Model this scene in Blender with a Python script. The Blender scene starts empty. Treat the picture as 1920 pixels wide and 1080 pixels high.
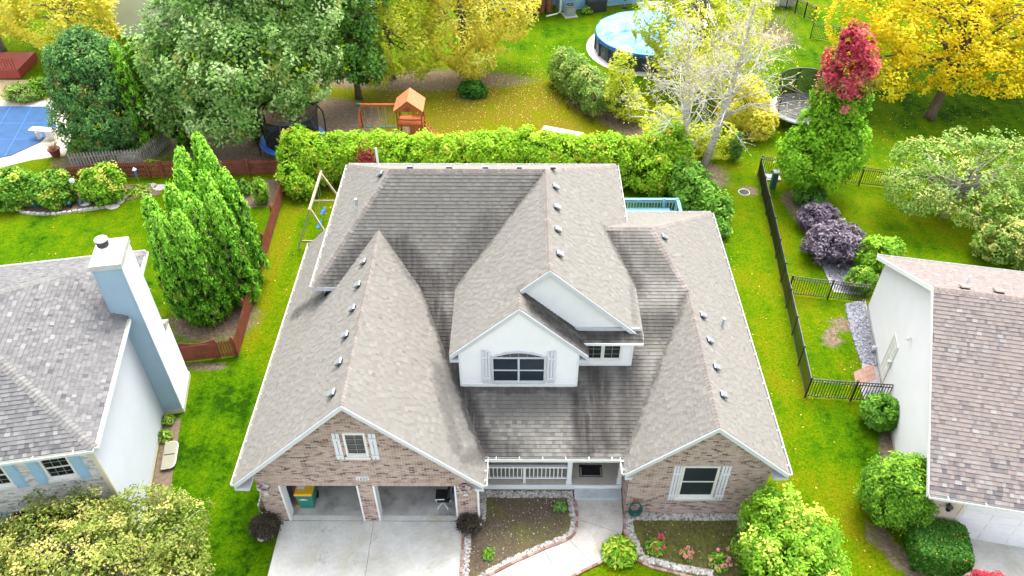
import bpy, math, random
import numpy as np
from mathutils import Matrix, Vector

# ------------------------------------------------------------------ camera, sky, sun, exposure
SC = bpy.context.scene
COL = SC.collection
F_PX, TH, PPX, PPY, CAM_H, CAM_Y = 1490.14, math.radians(41.736), 973.2, 540.0, 25.34, -15.774
cam_d = bpy.data.cameras.new('camera')
cam_d.sensor_width = 36.0
cam_d.lens = F_PX / 1920 * 36
cam_d.shift_x = (960 - PPX) / 1920
cam_d.clip_start, cam_d.clip_end = 0.5, 2000
cam = bpy.data.objects.new('camera', cam_d)
COL.objects.link(cam)
cam.matrix_world = Matrix.Translation((0, CAM_Y, CAM_H)) @ Matrix.Rotation(math.pi / 2 - TH, 4, 'X') @ Matrix.Rotation(math.radians(.166), 4, 'Z')
SC.camera = cam

SUN_EL, SUN_AZ = math.radians(62), math.radians(18)      # azimuth from +Y (away from the street) towards +X (right)
world = bpy.data.worlds.new('World')
SC.world = world
world.use_nodes = True
wn = world.node_tree
sky = wn.nodes.new('ShaderNodeTexSky')
sky.sky_type = 'NISHITA'
sky.sun_disc = False
sky.sun_elevation = SUN_EL
sky.sun_rotation = SUN_AZ
sky.air_density, sky.dust_density, sky.ozone_density = 1.0, 5.0, 1.0
wn.nodes['Background'].inputs['Strength'].default_value = 0.15
ovc = wn.nodes.new('ShaderNodeHueSaturation')          # thin even overcast: the blue is washed out over the whole dome
ovc.inputs['Saturation'].default_value = .38
wn.links.new(sky.outputs['Color'], ovc.inputs['Color'])
wn.links.new(ovc.outputs['Color'], wn.nodes['Background'].inputs['Color'])
sun_d = bpy.data.lights.new('sun', 'SUN')
sun_d.energy = 0.7
sun_d.angle = math.radians(32)
sun_d.color = (1.0, .95, .86)
sun = bpy.data.objects.new('sun', sun_d)
COL.objects.link(sun)
sdir = Vector((math.sin(SUN_AZ) * math.cos(SUN_EL), math.cos(SUN_AZ) * math.cos(SUN_EL), math.sin(SUN_EL)))
sun.rotation_euler = sdir.to_track_quat('Z', 'Y').to_euler()
SC.view_settings.view_transform = 'Standard'
SC.view_settings.look = 'None'
SC.view_settings.gamma = 1
SC.view_settings.use_curve_mapping = False
SC.view_settings.exposure = 1.92
SC.render.engine = 'CYCLES'
SC.cycles.max_bounces = 5
SC.cycles.diffuse_bounces = 2
SC.cycles.glossy_bounces = 2
SC.cycles.transparent_max_bounces = 5
SC.cycles.use_adaptive_sampling = True
SC.cycles.adaptive_threshold = .03

# ------------------------------------------------------------------ survey helpers: photograph survey -> real positions
_fw = np.array([0, math.cos(TH), -math.sin(TH)]); _up = np.array([0, math.sin(TH), math.cos(TH)]); _C = np.array([0, CAM_Y, CAM_H])
def _ray(px, py):
    a, b = px - PPX, py - PPY
    r = -math.radians(.166); c, s = math.cos(r), math.sin(r)
    a, b = a * c - b * s, a * s + b * c
    return np.array([a / F_PX, 0, 0]) - _up * b / F_PX + _fw
def G(px, py, z=0.0):
    r = _ray(px, py); return _C + r * ((z - _C[2]) / r[2])
def G2(px, py, z=0.0):
    p = G(px, py, z); return (float(p[0]), float(p[1]))

# ------------------------------------------------------------------ mesh builder
def v3(*a): return np.array(a, float)
def nrm(v):
    v = np.asarray(v, float); return v / (np.linalg.norm(v) + 1e-12)

class MB:
    def __init__(s): s.V, s.F, s.R, s.MI = [], [], [], []
    def add(s, verts, faces, rnd=0.5, mi=0):
        b = len(s.V); s.V.extend([tuple(map(float, v)) for v in verts])
        for f in faces:
            s.F.append(tuple(b + i for i in f)); s.R.append(rnd); s.MI.append(mi)
    def hexa(s, c, rnd=.5, mi=0):          # c: 8 corners, bottom 4 ccw then top 4 ccw
        s.add(c, [(3, 2, 1, 0), (4, 5, 6, 7), (0, 1, 5, 4), (1, 2, 6, 5), (2, 3, 7, 6), (3, 0, 4, 7)], rnd, mi)
    def box(s, c, d, rnd=.5, mi=0):        # centre, full sizes
        x, y, z = c; a, b, e = d[0] / 2, d[1] / 2, d[2] / 2
        s.hexa([(x-a,y-b,z-e),(x+a,y-b,z-e),(x+a,y+b,z-e),(x-a,y+b,z-e),(x-a,y-b,z+e),(x+a,y-b,z+e),(x+a,y+b,z+e),(x-a,y+b,z+e)], rnd, mi)
    def bb(s, x0, x1, y0, y1, z0, z1, rnd=.5, mi=0):
        s.box(((x0+x1)/2, (y0+y1)/2, (z0+z1)/2), (x1-x0, y1-y0, z1-z0), rnd, mi)
    def obox(s, o, ux, uy, uz, rnd=.5, mi=0):   # corner + three edge vectors (right handed)
        o, ux, uy, uz = map(lambda q: np.asarray(q, float), (o, ux, uy, uz))
        s.hexa([o, o+ux, o+ux+uy, o+uy, o+uz, o+ux+uz, o+ux+uy+uz, o+uy+uz], rnd, mi)
    def bar(s, a, b, w, h, up=(0, 0, 1), rnd=.5, mi=0):     # beam from a to b
        a, b = np.asarray(a, float), np.asarray(b, float)
        d = nrm(b - a); side = np.cross(d, up)
        if np.linalg.norm(side) < 1e-4: side = np.cross(d, (0, 1, 0))
        side = nrm(side); u = np.cross(side, d)
        s.obox(a - side*w/2 - u*h/2, side*w, b - a, u*h, rnd, mi)
    def prism(s, poly, vec, rnd=.5, mi=0, top=True, bottom=True, side_mi=None):
        n = len(poly); P = [np.asarray(p, float) for p in poly]; Q = [p + np.asarray(vec, float) for p in P]
        b = len(s.V); s.V.extend([tuple(p) for p in P] + [tuple(q) for q in Q])
        def f(ix, m):
            s.F.append(tuple(b + i for i in ix)); s.R.append(rnd); s.MI.append(m)
        if bottom: f(range(n - 1, -1, -1), mi)
        if top: f(range(n, 2 * n), mi)
        for i in range(n):
            j = (i + 1) % n; f((i, j, n + j, n + i), mi if side_mi is None else side_mi)
    def tube(s, pts, rad, n=6, rnd=.5, mi=0, cap=True):
        pts = [np.asarray(p, float) for p in pts]
        if not hasattr(rad, '__len__'): rad = [rad] * len(pts)
        b = len(s.V); ref = np.array([0.31, 0.17, 0.93])
        for i, p in enumerate(pts):
            d = nrm(pts[min(i+1, len(pts)-1)] - pts[max(i-1, 0)])
            x = np.cross(d, ref)
            if np.linalg.norm(x) < .1: x = np.cross(d, (1, 0, 0))
            x = nrm(x); y = np.cross(d, x)
            for k in range(n):
                t = 2 * math.pi * k / n; s.V.append(tuple(p + rad[i] * (x * math.cos(t) + y * math.sin(t))))
        for i in range(len(pts) - 1):
            for k in range(n):
                l = (k + 1) % n
                s.F.append((b+i*n+k, b+i*n+l, b+(i+1)*n+l, b+(i+1)*n+k)); s.R.append(rnd); s.MI.append(mi)
        if cap:
            s.F.append(tuple(b + k for k in range(n - 1, -1, -1))); s.R.append(rnd); s.MI.append(mi)
            m = b + (len(pts) - 1) * n
            s.F.append(tuple(m + k for k in range(n))); s.R.append(rnd); s.MI.append(mi)
    def lathe(s, prof, c=(0, 0, 0), n=16, rnd=.5, mi=0, sx=1, sy=1):
        b = len(s.V)
        for r, z in prof:
            for k in range(n):
                t = 2 * math.pi * k / n; s.V.append((c[0] + sx*r*math.cos(t), c[1] + sy*r*math.sin(t), c[2] + z))
        for i in range(len(prof) - 1):
            for k in range(n):
                l = (k + 1) % n
                s.F.append((b+i*n+k, b+i*n+l, b+(i+1)*n+l, b+(i+1)*n+k)); s.R.append(rnd); s.MI.append(mi)
        s.F.append(tuple(b + k for k in range(n - 1, -1, -1))); s.R.append(rnd); s.MI.append(mi)
        m = b + (len(prof) - 1) * n
        s.F.append(tuple(m + k for k in range(n))); s.R.append(rnd); s.MI.append(mi)
    def mesh(s, name, mats, org=(0, 0, 0), smooth=False):
        me = bpy.data.meshes.new(name)
        V = np.array(s.V, float).reshape(-1, 3) - np.array(org, float)
        me.from_pydata(V.tolist(), [], s.F)
        if not isinstance(mats, (list, tuple)): mats = [mats]
        for m in mats: me.materials.append(M[m] if isinstance(m, str) else m)
        at = me.attributes.new('rnd', 'FLOAT', 'FACE'); at.data.foreach_set('value', np.array(s.R, np.float32))
        if any(s.MI): me.polygons.foreach_set('material_index', np.array(s.MI, np.int32))
        if smooth: me.polygons.foreach_set('use_smooth', np.ones(len(s.F), bool))
        me.update()
        return me
    def build(s, name, mats, parent=None, org=None, smooth=False, kind=None, label=None, cat=None, group=None):
        if parent is not None: org = ORG[parent.name]
        if org is None: org = (0, 0, 0)
        o = bpy.data.objects.new(name, s.mesh(name, mats, org, smooth))
        COL.objects.link(o)
        if parent is not None: o.parent = parent
        else: o.location = org
        ORG[o.name] = tuple(org)
        tag(o, label, cat, group, kind)
        return o
ORG = {}
def tag(o, label=None, cat=None, group=None, kind=None):
    if label: o['label'] = label
    if cat: o['category'] = cat
    if group: o['group'] = group
    if kind: o['kind'] = kind
    return o
def thing(name, label, cat, loc=(0, 0, 0), group=None):
    o = bpy.data.objects.new(name, None); COL.objects.link(o)
    o.location = loc; o.empty_display_size = .2; ORG[o.name] = tuple(map(float, loc))
    return tag(o, label, cat, group)
def inst(name, me, parent, loc, rot=(0, 0, 0), scale=None):     # a piece sharing mesh data; loc in world space
    o = bpy.data.objects.new(name, me); COL.objects.link(o)
    b = ORG[parent.name]; o.parent = parent
    o.location = (loc[0]-b[0], loc[1]-b[1], loc[2]-b[2]); o.rotation_euler = rot
    if scale: o.scale = scale
    ORG[o.name] = b
    return o
def copy_tree(o, parent=None):
    c = o.copy(); COL.objects.link(c); c.parent = parent; ORG[c.name] = ORG[o.name]
    for ch in list(o.children): copy_tree(ch, c)
    return c

def clip_poly(poly, conv):      # Sutherland-Hodgman, 2-D, conv is ccw convex
    out = [tuple(p) for p in poly]
    n = len(conv)
    for i in range(n):
        ax, ay = conv[i]; bx, by = conv[(i + 1) % n]
        src, out = out, []
        if not src: return []
        def side(p): return (bx - ax) * (p[1] - ay) - (by - ay) * (p[0] - ax)
        for j in range(len(src)):
            p, q = src[j], src[(j + 1) % len(src)]
            sp, sq = side(p), side(q)
            if sp >= 0: out.append(p)
            if (sp >= 0) != (sq >= 0):
                t = sp / (sp - sq); out.append((p[0] + t*(q[0]-p[0]), p[1] + t*(q[1]-p[1])))
    return out
def area2(p):
    return sum(p[i][0]*p[(i+1) % len(p)][1] - p[(i+1) % len(p)][0]*p[i][1] for i in range(len(p))) / 2

# ------------------------------------------------------------------ materials
M = {}
def _new(name):
    m = bpy.data.materials.new(name); m.use_nodes = True
    nt = m.node_tree; b = nt.nodes['Principled BSDF']; M[name] = m
    return m, nt, b
def N(nt, t, **kw):
    n = nt.nodes.new(t)
    for k, v in kw.items():
        if k == 'op': n.operation = v
        elif k in ('blend_type', 'data_type', 'attribute_name', 'noise_dimensions', 'feature', 'attribute_type', 'wave_type', 'bands_direction'): setattr(n, k, v)
    return n
def L(nt, a, b): nt.links.new(a, b)
def ramp(nt, cols, fac):
    r = nt.nodes.new('ShaderNodeValToRGB'); e = r.color_ramp.elements
    while len(e) < len(cols): e.new(.5)
    for el, (p, c) in zip(e, cols): el.position = p; el.color = (*c, 1)
    L(nt, fac, r.inputs['Fac']); return r.outputs['Color']
def noise(nt, scale, detail=4, rough=.55, vec=None, dist=0):
    n = nt.nodes.new('ShaderNodeTexNoise'); n.inputs['Scale'].default_value = scale
    n.inputs['Detail'].default_value = detail; n.inputs['Roughness'].default_value = rough; n.inputs['Distortion'].default_value = dist
    if vec is None:
        g = nt.nodes.new('ShaderNodeNewGeometry'); vec = g.outputs['Position']
    L(nt, vec, n.inputs['Vector']); return n.outputs['Fac']
def math_(nt, op, a, b=None, c=None, clamp=False):
    n = nt.nodes.new('ShaderNodeMath'); n.operation = op; n.use_clamp = clamp
    for i, x in enumerate((a, b, c)):
        if x is None: continue
        if isinstance(x, (int, float)): n.inputs[i].default_value = x
        else: L(nt, x, n.inputs[i])
    return n.outputs[0]
def mixc(nt, fac, a, b, mode='MIX'):
    n = nt.nodes.new('ShaderNodeMix'); n.data_type = 'RGBA'; n.blend_type = mode
    for s, x in ((n.inputs[0], fac), (n.inputs[6], a), (n.inputs[7], b)):
        if isinstance(x, (int, float)): s.default_value = x
        elif isinstance(x, (tuple, list)): s.default_value = (*x, 1)
        else: L(nt, x, s)
    return n.outputs[2]
def attr(nt, name, out='Fac'):
    a = nt.nodes.new('ShaderNodeAttribute'); a.attribute_name = name; return a.outputs[out]
def objrand(nt):
    return nt.nodes.new('ShaderNodeObjectInfo').outputs['Random']
def bump(nt, bsdf, h, strength=.3, dist=.02):
    b = nt.nodes.new('ShaderNodeBump'); b.inputs['Strength'].default_value = strength; b.inputs['Distance'].default_value = dist
    L(nt, h, b.inputs['Height']); L(nt, b.outputs['Normal'], bsdf.inputs['Normal'])
def sc(c, k): return tuple(min(1, x * k) for x in c)

def plain(name, col, rough=.6, var=.12, scale=3.0, spec=.3, metal=0, bmp=0, dirt=None, dscale=.8):
    m, nt, b = _new(name)
    f = noise(nt, scale, 5)
    c = ramp(nt, [(.25, sc(col, 1-var)), (.75, sc(col, 1+var))], f)
    if dirt:
        d = noise(nt, dscale, 6, .65)
        c = mixc(nt, ramp(nt, [(.5, (0, 0, 0)), (.75, (1, 1, 1))], d), c, dirt)
    L(nt, c, b.inputs['Base Color'])
    b.inputs['Roughness'].default_value = rough; b.inputs['Specular IOR Level'].default_value = spec; b.inputs['Metallic'].default_value = metal
    if bmp: bump(nt, b, noise(nt, scale * 12, 3), bmp, .01)
    return m

def rnd_mat(name, cols, src='attr', rough=.8, spec=.2, fine=60, finev=.25, bmp=.3, stain=None, stain_col=(.03, .03, .032), blotch=None):
    """colour picked per piece from a ramp, fine grain on top, optional stains with a shape of their own"""
    m, nt, b = _new(name)
    r = attr(nt, 'rnd') if src == 'attr' else objrand(nt)
    c = ramp(nt, cols, r)
    g = noise(nt, fine, 3, .6)
    c = mixc(nt, finev, c, ramp(nt, [(.3, (.25, .25, .25)), (.7, (1, 1, 1))], g), 'MULTIPLY')
    if blotch:
        bl = noise(nt, blotch[0], 5, .6)
        c = mixc(nt, ramp(nt, [(.42, (0, 0, 0)), (.72, (blotch[2],) * 3)], bl), c, blotch[1])
    if stain: c = mixc(nt, stain(nt), c, stain_col)
    L(nt, c, b.inputs['Base Color'])
    b.inputs['Roughness'].default_value = rough; b.inputs['Specular IOR Level'].default_value = spec
    if bmp: bump(nt, b, g, bmp, .006)
    return m

LEAF_GAIN = 1.6
def leaf_mat(name, cols, cols2=None, trans=.35, rough=.6, spec=.12):
    """leaf colour from per-leaf 'rnd'; 'mixv' blends to a second palette (turned leaves)"""
    m, nt, b = _new(name)
    cols = [(p, tuple(min(.84, q) for q in sc(c, LEAF_GAIN))) for p, c in cols]; cols2 = cols2 and [(p, tuple(min(.84, q) for q in sc(c, LEAF_GAIN))) for p, c in cols2]
    r = attr(nt, 'rnd'); c = ramp(nt, cols, r)
    if cols2: c = mixc(nt, attr(nt, 'mixv'), c, ramp(nt, cols2, r))
    L(nt, c, b.inputs['Base Color'])
    b.inputs['Roughness'].default_value = rough; b.inputs['Specular IOR Level'].default_value = spec
    t = nt.nodes.new('ShaderNodeBsdfTranslucent'); L(nt, mixc(nt, 1.0, c, (1.0, 1.0, .75), 'MULTIPLY'), t.inputs['Color'])
    mx = nt.nodes.new('ShaderNodeMixShader'); mx.inputs[0].default_value = trans
    L(nt, b.outputs[0], mx.inputs[1]); L(nt, t.outputs[0], mx.inputs[2])
    L(nt, mx.outputs[0], nt.nodes['Material Output'].inputs['Surface'])
    return m

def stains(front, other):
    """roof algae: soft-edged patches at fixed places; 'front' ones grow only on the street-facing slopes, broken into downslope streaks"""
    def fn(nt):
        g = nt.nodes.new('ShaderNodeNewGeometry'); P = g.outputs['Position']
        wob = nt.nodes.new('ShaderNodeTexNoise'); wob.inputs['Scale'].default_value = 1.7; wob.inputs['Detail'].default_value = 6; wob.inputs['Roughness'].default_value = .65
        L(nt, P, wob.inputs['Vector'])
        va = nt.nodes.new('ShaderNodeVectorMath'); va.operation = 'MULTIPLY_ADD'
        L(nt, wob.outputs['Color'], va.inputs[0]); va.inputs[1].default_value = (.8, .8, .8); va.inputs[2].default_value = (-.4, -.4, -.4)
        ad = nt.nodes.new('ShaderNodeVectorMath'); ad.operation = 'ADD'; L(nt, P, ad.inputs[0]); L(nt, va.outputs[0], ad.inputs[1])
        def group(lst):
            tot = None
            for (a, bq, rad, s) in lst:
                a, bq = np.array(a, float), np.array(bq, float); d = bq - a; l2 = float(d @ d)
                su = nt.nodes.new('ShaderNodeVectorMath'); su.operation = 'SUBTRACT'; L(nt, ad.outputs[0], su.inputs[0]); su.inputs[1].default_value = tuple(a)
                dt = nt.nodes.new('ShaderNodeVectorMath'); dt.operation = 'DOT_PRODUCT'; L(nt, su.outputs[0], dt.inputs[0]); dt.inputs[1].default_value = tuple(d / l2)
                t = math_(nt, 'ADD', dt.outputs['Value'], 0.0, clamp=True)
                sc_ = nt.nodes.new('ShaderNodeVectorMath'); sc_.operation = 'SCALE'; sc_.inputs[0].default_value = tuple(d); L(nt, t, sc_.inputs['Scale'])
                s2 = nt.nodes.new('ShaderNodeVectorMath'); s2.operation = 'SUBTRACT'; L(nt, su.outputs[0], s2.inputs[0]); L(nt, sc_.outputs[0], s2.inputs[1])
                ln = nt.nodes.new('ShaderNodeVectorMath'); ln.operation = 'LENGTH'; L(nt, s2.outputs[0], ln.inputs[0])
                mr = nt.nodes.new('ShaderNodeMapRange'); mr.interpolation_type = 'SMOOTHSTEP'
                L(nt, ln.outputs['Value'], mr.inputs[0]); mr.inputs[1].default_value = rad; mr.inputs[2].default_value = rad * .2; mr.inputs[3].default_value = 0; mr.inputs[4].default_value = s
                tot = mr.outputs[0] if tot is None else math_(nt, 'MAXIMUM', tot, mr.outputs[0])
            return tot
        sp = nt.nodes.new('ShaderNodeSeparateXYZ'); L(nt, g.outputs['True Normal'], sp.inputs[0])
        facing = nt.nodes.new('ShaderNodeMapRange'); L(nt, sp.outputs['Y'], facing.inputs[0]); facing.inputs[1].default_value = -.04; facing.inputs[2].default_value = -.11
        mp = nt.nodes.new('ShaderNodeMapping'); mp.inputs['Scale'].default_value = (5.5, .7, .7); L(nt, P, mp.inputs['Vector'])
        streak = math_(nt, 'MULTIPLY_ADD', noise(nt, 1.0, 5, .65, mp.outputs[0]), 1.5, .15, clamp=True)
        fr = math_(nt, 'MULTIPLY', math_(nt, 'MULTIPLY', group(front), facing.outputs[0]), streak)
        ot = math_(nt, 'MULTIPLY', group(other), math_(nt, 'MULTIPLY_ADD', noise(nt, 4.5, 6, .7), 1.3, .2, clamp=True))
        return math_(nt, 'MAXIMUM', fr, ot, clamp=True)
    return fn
# ------------------------------------------------------------------ material palette
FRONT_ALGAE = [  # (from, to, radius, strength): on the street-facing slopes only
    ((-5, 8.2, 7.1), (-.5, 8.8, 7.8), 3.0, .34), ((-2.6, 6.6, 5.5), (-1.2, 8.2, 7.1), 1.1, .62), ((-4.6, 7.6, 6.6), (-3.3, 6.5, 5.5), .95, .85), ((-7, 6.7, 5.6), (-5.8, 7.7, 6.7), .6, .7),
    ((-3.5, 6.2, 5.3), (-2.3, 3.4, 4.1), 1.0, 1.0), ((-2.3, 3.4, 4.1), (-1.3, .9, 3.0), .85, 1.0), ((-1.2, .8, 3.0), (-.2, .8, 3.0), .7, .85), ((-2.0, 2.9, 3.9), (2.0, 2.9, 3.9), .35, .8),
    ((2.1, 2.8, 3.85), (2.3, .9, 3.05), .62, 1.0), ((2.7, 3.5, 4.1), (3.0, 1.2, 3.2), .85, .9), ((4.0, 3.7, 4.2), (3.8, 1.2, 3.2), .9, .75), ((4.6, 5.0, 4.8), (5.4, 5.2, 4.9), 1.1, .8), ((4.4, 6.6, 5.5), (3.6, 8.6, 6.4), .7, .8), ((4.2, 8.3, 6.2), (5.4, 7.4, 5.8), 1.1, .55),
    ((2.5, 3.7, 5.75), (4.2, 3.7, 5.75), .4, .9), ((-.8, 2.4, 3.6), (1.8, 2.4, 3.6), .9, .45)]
VALLEY_GRIME = [((.5, 3.5, 7.25), (2.35, 3.3, 5.6), .62, 1.0), ((.3, 3.92, 7.5), (2.4, 3.92, 5.65), .5, .95), ((-2.1, .3, 3.8), (-2.9, 3.2, 4.7), .45, .45), ((-4.9, 7.9, 6.8), (-3.9, 6.6, 5.7), .5, .5), ((-8.9, 7.2, 3.5), (-7.4, 6.7, 5.0), .55, .8), ((4.1, 4.4, 5.8), (4.3, 7.5, 5.7), .25, .35),
    ((-1.25, .7, 3.0), (-3.6, 6.4, 5.4), .28, .9), ((3.7, .75, 3.0), (6.2, 6.3, 5.4), .25, .6), ((4.4, 6.6, 5.5), (3.4, 8.9, 6.45), .3, .7), ((-2.4, 6.5, 5.45), (.9, 9.6, 8.6), .25, .6), ((-1.8, .0, 3.6), (-1.4, .6, 3.1), .4, .5)]
SH_COLS = [(0.0, (.136, .129, .114)), (.3, (.196, .188, .168)), (.65, (.227, .219, .197)), (1.0, (.274, .265, .242))]
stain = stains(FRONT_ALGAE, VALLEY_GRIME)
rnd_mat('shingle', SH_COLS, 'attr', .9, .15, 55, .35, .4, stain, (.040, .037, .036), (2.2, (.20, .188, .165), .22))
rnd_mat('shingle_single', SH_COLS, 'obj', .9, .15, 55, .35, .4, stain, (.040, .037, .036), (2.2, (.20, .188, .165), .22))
CAP_COLS = [(0.0, (0.210, 0.181, 0.160)), (.5, (0.256, 0.225, 0.202)), (1.0, (0.302, 0.273, 0.248))]
rnd_mat('ridge_shingle', CAP_COLS, 'attr', .9, .15, 55, .3, .4)
plain('shingle_edge', (.085, .08, .075), .9, .3, 8)
LSH = [(0.0, (0.085, 0.087, 0.092)), (.3, (0.132, 0.133, 0.135)), (.6, (0.166, 0.164, 0.165)), (.85, (0.201, 0.198, 0.197)), (1.0, (0.248, 0.244, 0.242))]
rnd_mat('grey_shingle', LSH, 'attr', .9, .15, 55, .35, .4)
rnd_mat('grey_shingle_single', LSH, 'obj', .9, .15, 55, .35, .4)
RSH = [(0.0, (.125, .115, .122)), (.25, (.185, .163, .160)), (.5, (.235, .202, .190)), (.75, (.265, .222, .202)), (.9, (.255, .242, .236)), (1.0, (.31, .295, .28))]
rnd_mat('brown_shingle', RSH, 'attr', .9, .15, 55, .35, .4)
rnd_mat('brown_shingle_single', RSH, 'obj', .9, .15, 55, .35, .4)
rnd_mat('brown_ridge', [(0, (.25, .20, .175)), (1, (.33, .27, .24))], 'attr', .9, .15, 55, .3, .4)
rnd_mat('grey_ridge', [(0, (.16, .155, .15)), (1, (.23, .225, .215))], 'attr', .9, .15, 55, .3, .4)
BR = [(0.0, (.13, .09, .085)), (.07, (.27, .19, .165)), (.22, (.44, .32, .275)), (.55, (.54, .415, .36)), (.8, (.60, .48, .425)), (1.0, (.50, .36, .31))]
rnd_mat('brick', BR, 'attr', .85, .2, 40, .3, .3)
rnd_mat('brick_single', BR, 'obj', .85, .2, 40, .3, .3)
WB = [(0.0, (.34, .32, .30)), (.2, (.58, .56, .53)), (.6, (.70, .68, .65)), (1.0, (.78, .77, .74))]
rnd_mat('pale_brick', WB, 'attr', .85, .2, 40, .25, .3)
rnd_mat('pale_brick_single', WB, 'obj', .85, .2, 40, .25, .3)
plain('mortar', (.78, .75, .70), .9, .1, 6)
plain('pale_mortar', (.66, .65, .62), .9, .1, 6)
plain('white_paint', (.80, .81, .82), .45, .03, 2, .4)
plain('white_siding', (.85, .84, .85), .5, .03, 1.5, .35, dirt=(.80, .80, .79), dscale=1.7)
plain('cream_siding', (.76, .74, .74), .5, .03, 1.5, .35)
plain('blue_white_siding', (.46, .495, .525), .5, .03, 1.5, .35)
plain('shutter_white', (.70, .71, .78), .45, .03, 2, .4)
plain('shaded_white_siding', (.33, .46, .56), .5, .04, 1.5, .35)  # white chimney siding with the front face's shade painted in
plain('blue_siding', (.20, .38, .55), .5, .06, 1.5, .35)
plain('beige_siding', (.83, .79, .71), .5, .04, 1.5, .35)
plain('trim_grey_white', (.58, .60, .635), .5, .03, 2, .35)
plain('gutter_inside', (.25, .235, .20), .8, .3, 5)
plain('gutter_white', (.66, .67, .66), .4, .04, 2, .45)
plain('gutter_algae', (.62, .68, .46), .5, .15, 4, .35)
plain('shutter_blue', (.33, .52, .68), .45, .04, 2, .4)
plain('cream_trim', (.70, .64, .50), .5, .05, 2, .35)
plain('pane_dark', (.010, .016, .022), .06, .1, 1, .6)
plain('pane_blue', (.012, .026, .045), .06, .1, 1, .6)
plain('screen_dark', (.018, .026, .034), .35, .2, 3, .4)
plain('grille', (.30, .28, .24), .5, .05, 2)
plain('deck_wood_dark', (.05, .045, .04), .9, .2, 3)
plain('vent_metal', (.24, .255, .275), .35, .08, 3, .5, .4)
plain('vent_dark', (.035, .04, .05), .5, .2, 4)
plain('pipe_metal', (.55, .62, .68), .3, .06, 3, .5, .6)
plain('chimney_cap_metal', (.62, .62, .62), .35, .1, 3, .5, .3, dirt=(.55, .40, .28), dscale=1.6)
plain('flue_dark', (.07, .06, .055), .5, .3, 5)
m_, nt_, b_ = _new('concrete')
f1 = noise(nt_, .55, 6, .62); f2 = noise(nt_, 9, 5, .6)
cc = ramp(nt_, [(.3, (.44, .43, .37)), (.5, (.60, .59, .54)), (.7, (.68, .675, .645))], f1)
cc = mixc(nt_, .35, cc, ramp(nt_, [(.3, (.6, .6, .58)), (.7, (1, 1, 1))], f2), 'MULTIPLY')
cc = mixc(nt_, ramp(nt_, [(.60, (0, 0, 0)), (.72, (.55, .55, .55))], noise(nt_, 1.7, 6, .7)), cc, (.20, .19, .16))      # old oil and damp marks
cc = mixc(nt_, ramp(nt_, [(.52, (0, 0, 0)), (.66, (.5, .5, .5))], noise(nt_, .8, 4, .6)), cc, (.44, .42, .27))      # faint algae film
L(nt_, cc, b_.inputs['Base Color']); b_.inputs['Roughness'].default_value = .85; bump(nt_, b_, f2, .15, .01)
plain('joint_grey', (.22, .21, .18), .9, .2, 5)
m_, nt_, b_ = _new('walk_concrete')
f1 = noise(nt_, 1.1, 6, .65); f2 = noise(nt_, 11, 5, .6)
g_ = nt_.nodes.new('ShaderNodeNewGeometry'); sx_ = nt_.nodes.new('ShaderNodeSeparateXYZ'); L(nt_, g_.outputs['Position'], sx_.inputs[0])
cc = ramp(nt_, [(.3, (.34, .31, .26)), (.5, (.50, .47, .42)), (.7, (.60, .585, .55))], f1)
cc = mixc(nt_, .4, cc, ramp(nt_, [(.3, (.55, .53, .5)), (.7, (1, 1, 1))], f2), 'MULTIPLY')
L(nt_, cc, b_.inputs['Base Color']); b_.inputs['Roughness'].default_value = .85; bump(nt_, b_, f2, .15, .01)
plain('asphalt', (.06, .06, .06), .9, .2, 3)
plain('garage_floor', (.42, .41, .38), .45, .35, .8, .5, dirt=(.12, .105, .09), dscale=.9)
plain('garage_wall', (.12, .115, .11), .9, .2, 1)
plain('step_paint', (.50, .56, .57), .6, .08, 3, dirt=(.42, .40, .36), dscale=2.5)
plain('porch_floor', (.50, .48, .40), .75, .12, 2.5, dirt=(.36, .33, .27), dscale=1.4)
plain('asphalt_joint', (.10, .10, .085), .9, .3, 5)
plain('mulch', (.112, .088, .058), .95, .5, 14, .1, bmp=.8, dirt=(.15, .16, .03), dscale=.75)
plain('moss_soil', (.105, .10, .035), .95, .55, 9, .1, bmp=.8, dirt=(.15, .17, .02), dscale=1.0)
plain('bare_soil', (.17, .125, .09), .95, .35, 8, .1, bmp=.8)
plain('straw_mulch', (.48, .36, .22), .95, .3, 8, .1, bmp=.8)
plain('gravel_base', (.32, .32, .33), .95, .3, 20)
rnd_mat('white_stone', [(0, (.18, .16, .14)), (.35, (.40, .375, .345)), (1, (.64, .62, .59))], 'attr', .8, .25, 30, .2, .2)
rnd_mat('slate_stone', [(0, (.12, .125, .15)), (.5, (.24, .25, .29)), (1, (.42, .43, .48))], 'attr', .8, .25, 30, .2, .2)
rnd_mat('edging_brick', [(0, (.22, .12, .095)), (.5, (.36, .23, .19)), (1, (.46, .33, .285))], 'obj', .85, .2, 30, .3, .3)
rnd_mat('bed_stone', [(0, (.42, .39, .33)), (1, (.68, .64, .57))], 'obj', .85, .2, 12, .3, .3)
plain('cedar', (.48, .13, .05), .7, .18, 4, .2, bmp=.2)
plain('cedar_roof', (.58, .21, .10), .7, .12, 4, .2)
plain('red_brown_wood', (.25, .075, .05), .7, .3, 3, .2, bmp=.2)
plain('grey_wood', (.36, .33, .29), .85, .3, 4, .15, bmp=.2)
plain('swing_wood', (.50, .42, .28), .8, .2, 4, .15, bmp=.2)
plain('red_deck', (.36, .07, .06), .6, .15, 3, .3)
plain('blue_deck', (.16, .36, .45), .55, .08, 3, .35)
plain('black_metal', (.018, .018, .02), .35, .2, 4, .5)
plain('steel', (.45, .46, .47), .3, .05, 3, .5, .8)
plain('blue_pad', (.03, .16, .62), .45, .1, 3, .4)
plain('trampoline_mat', (.012, .013, .015), .7, .2, 4, .3)
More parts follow.
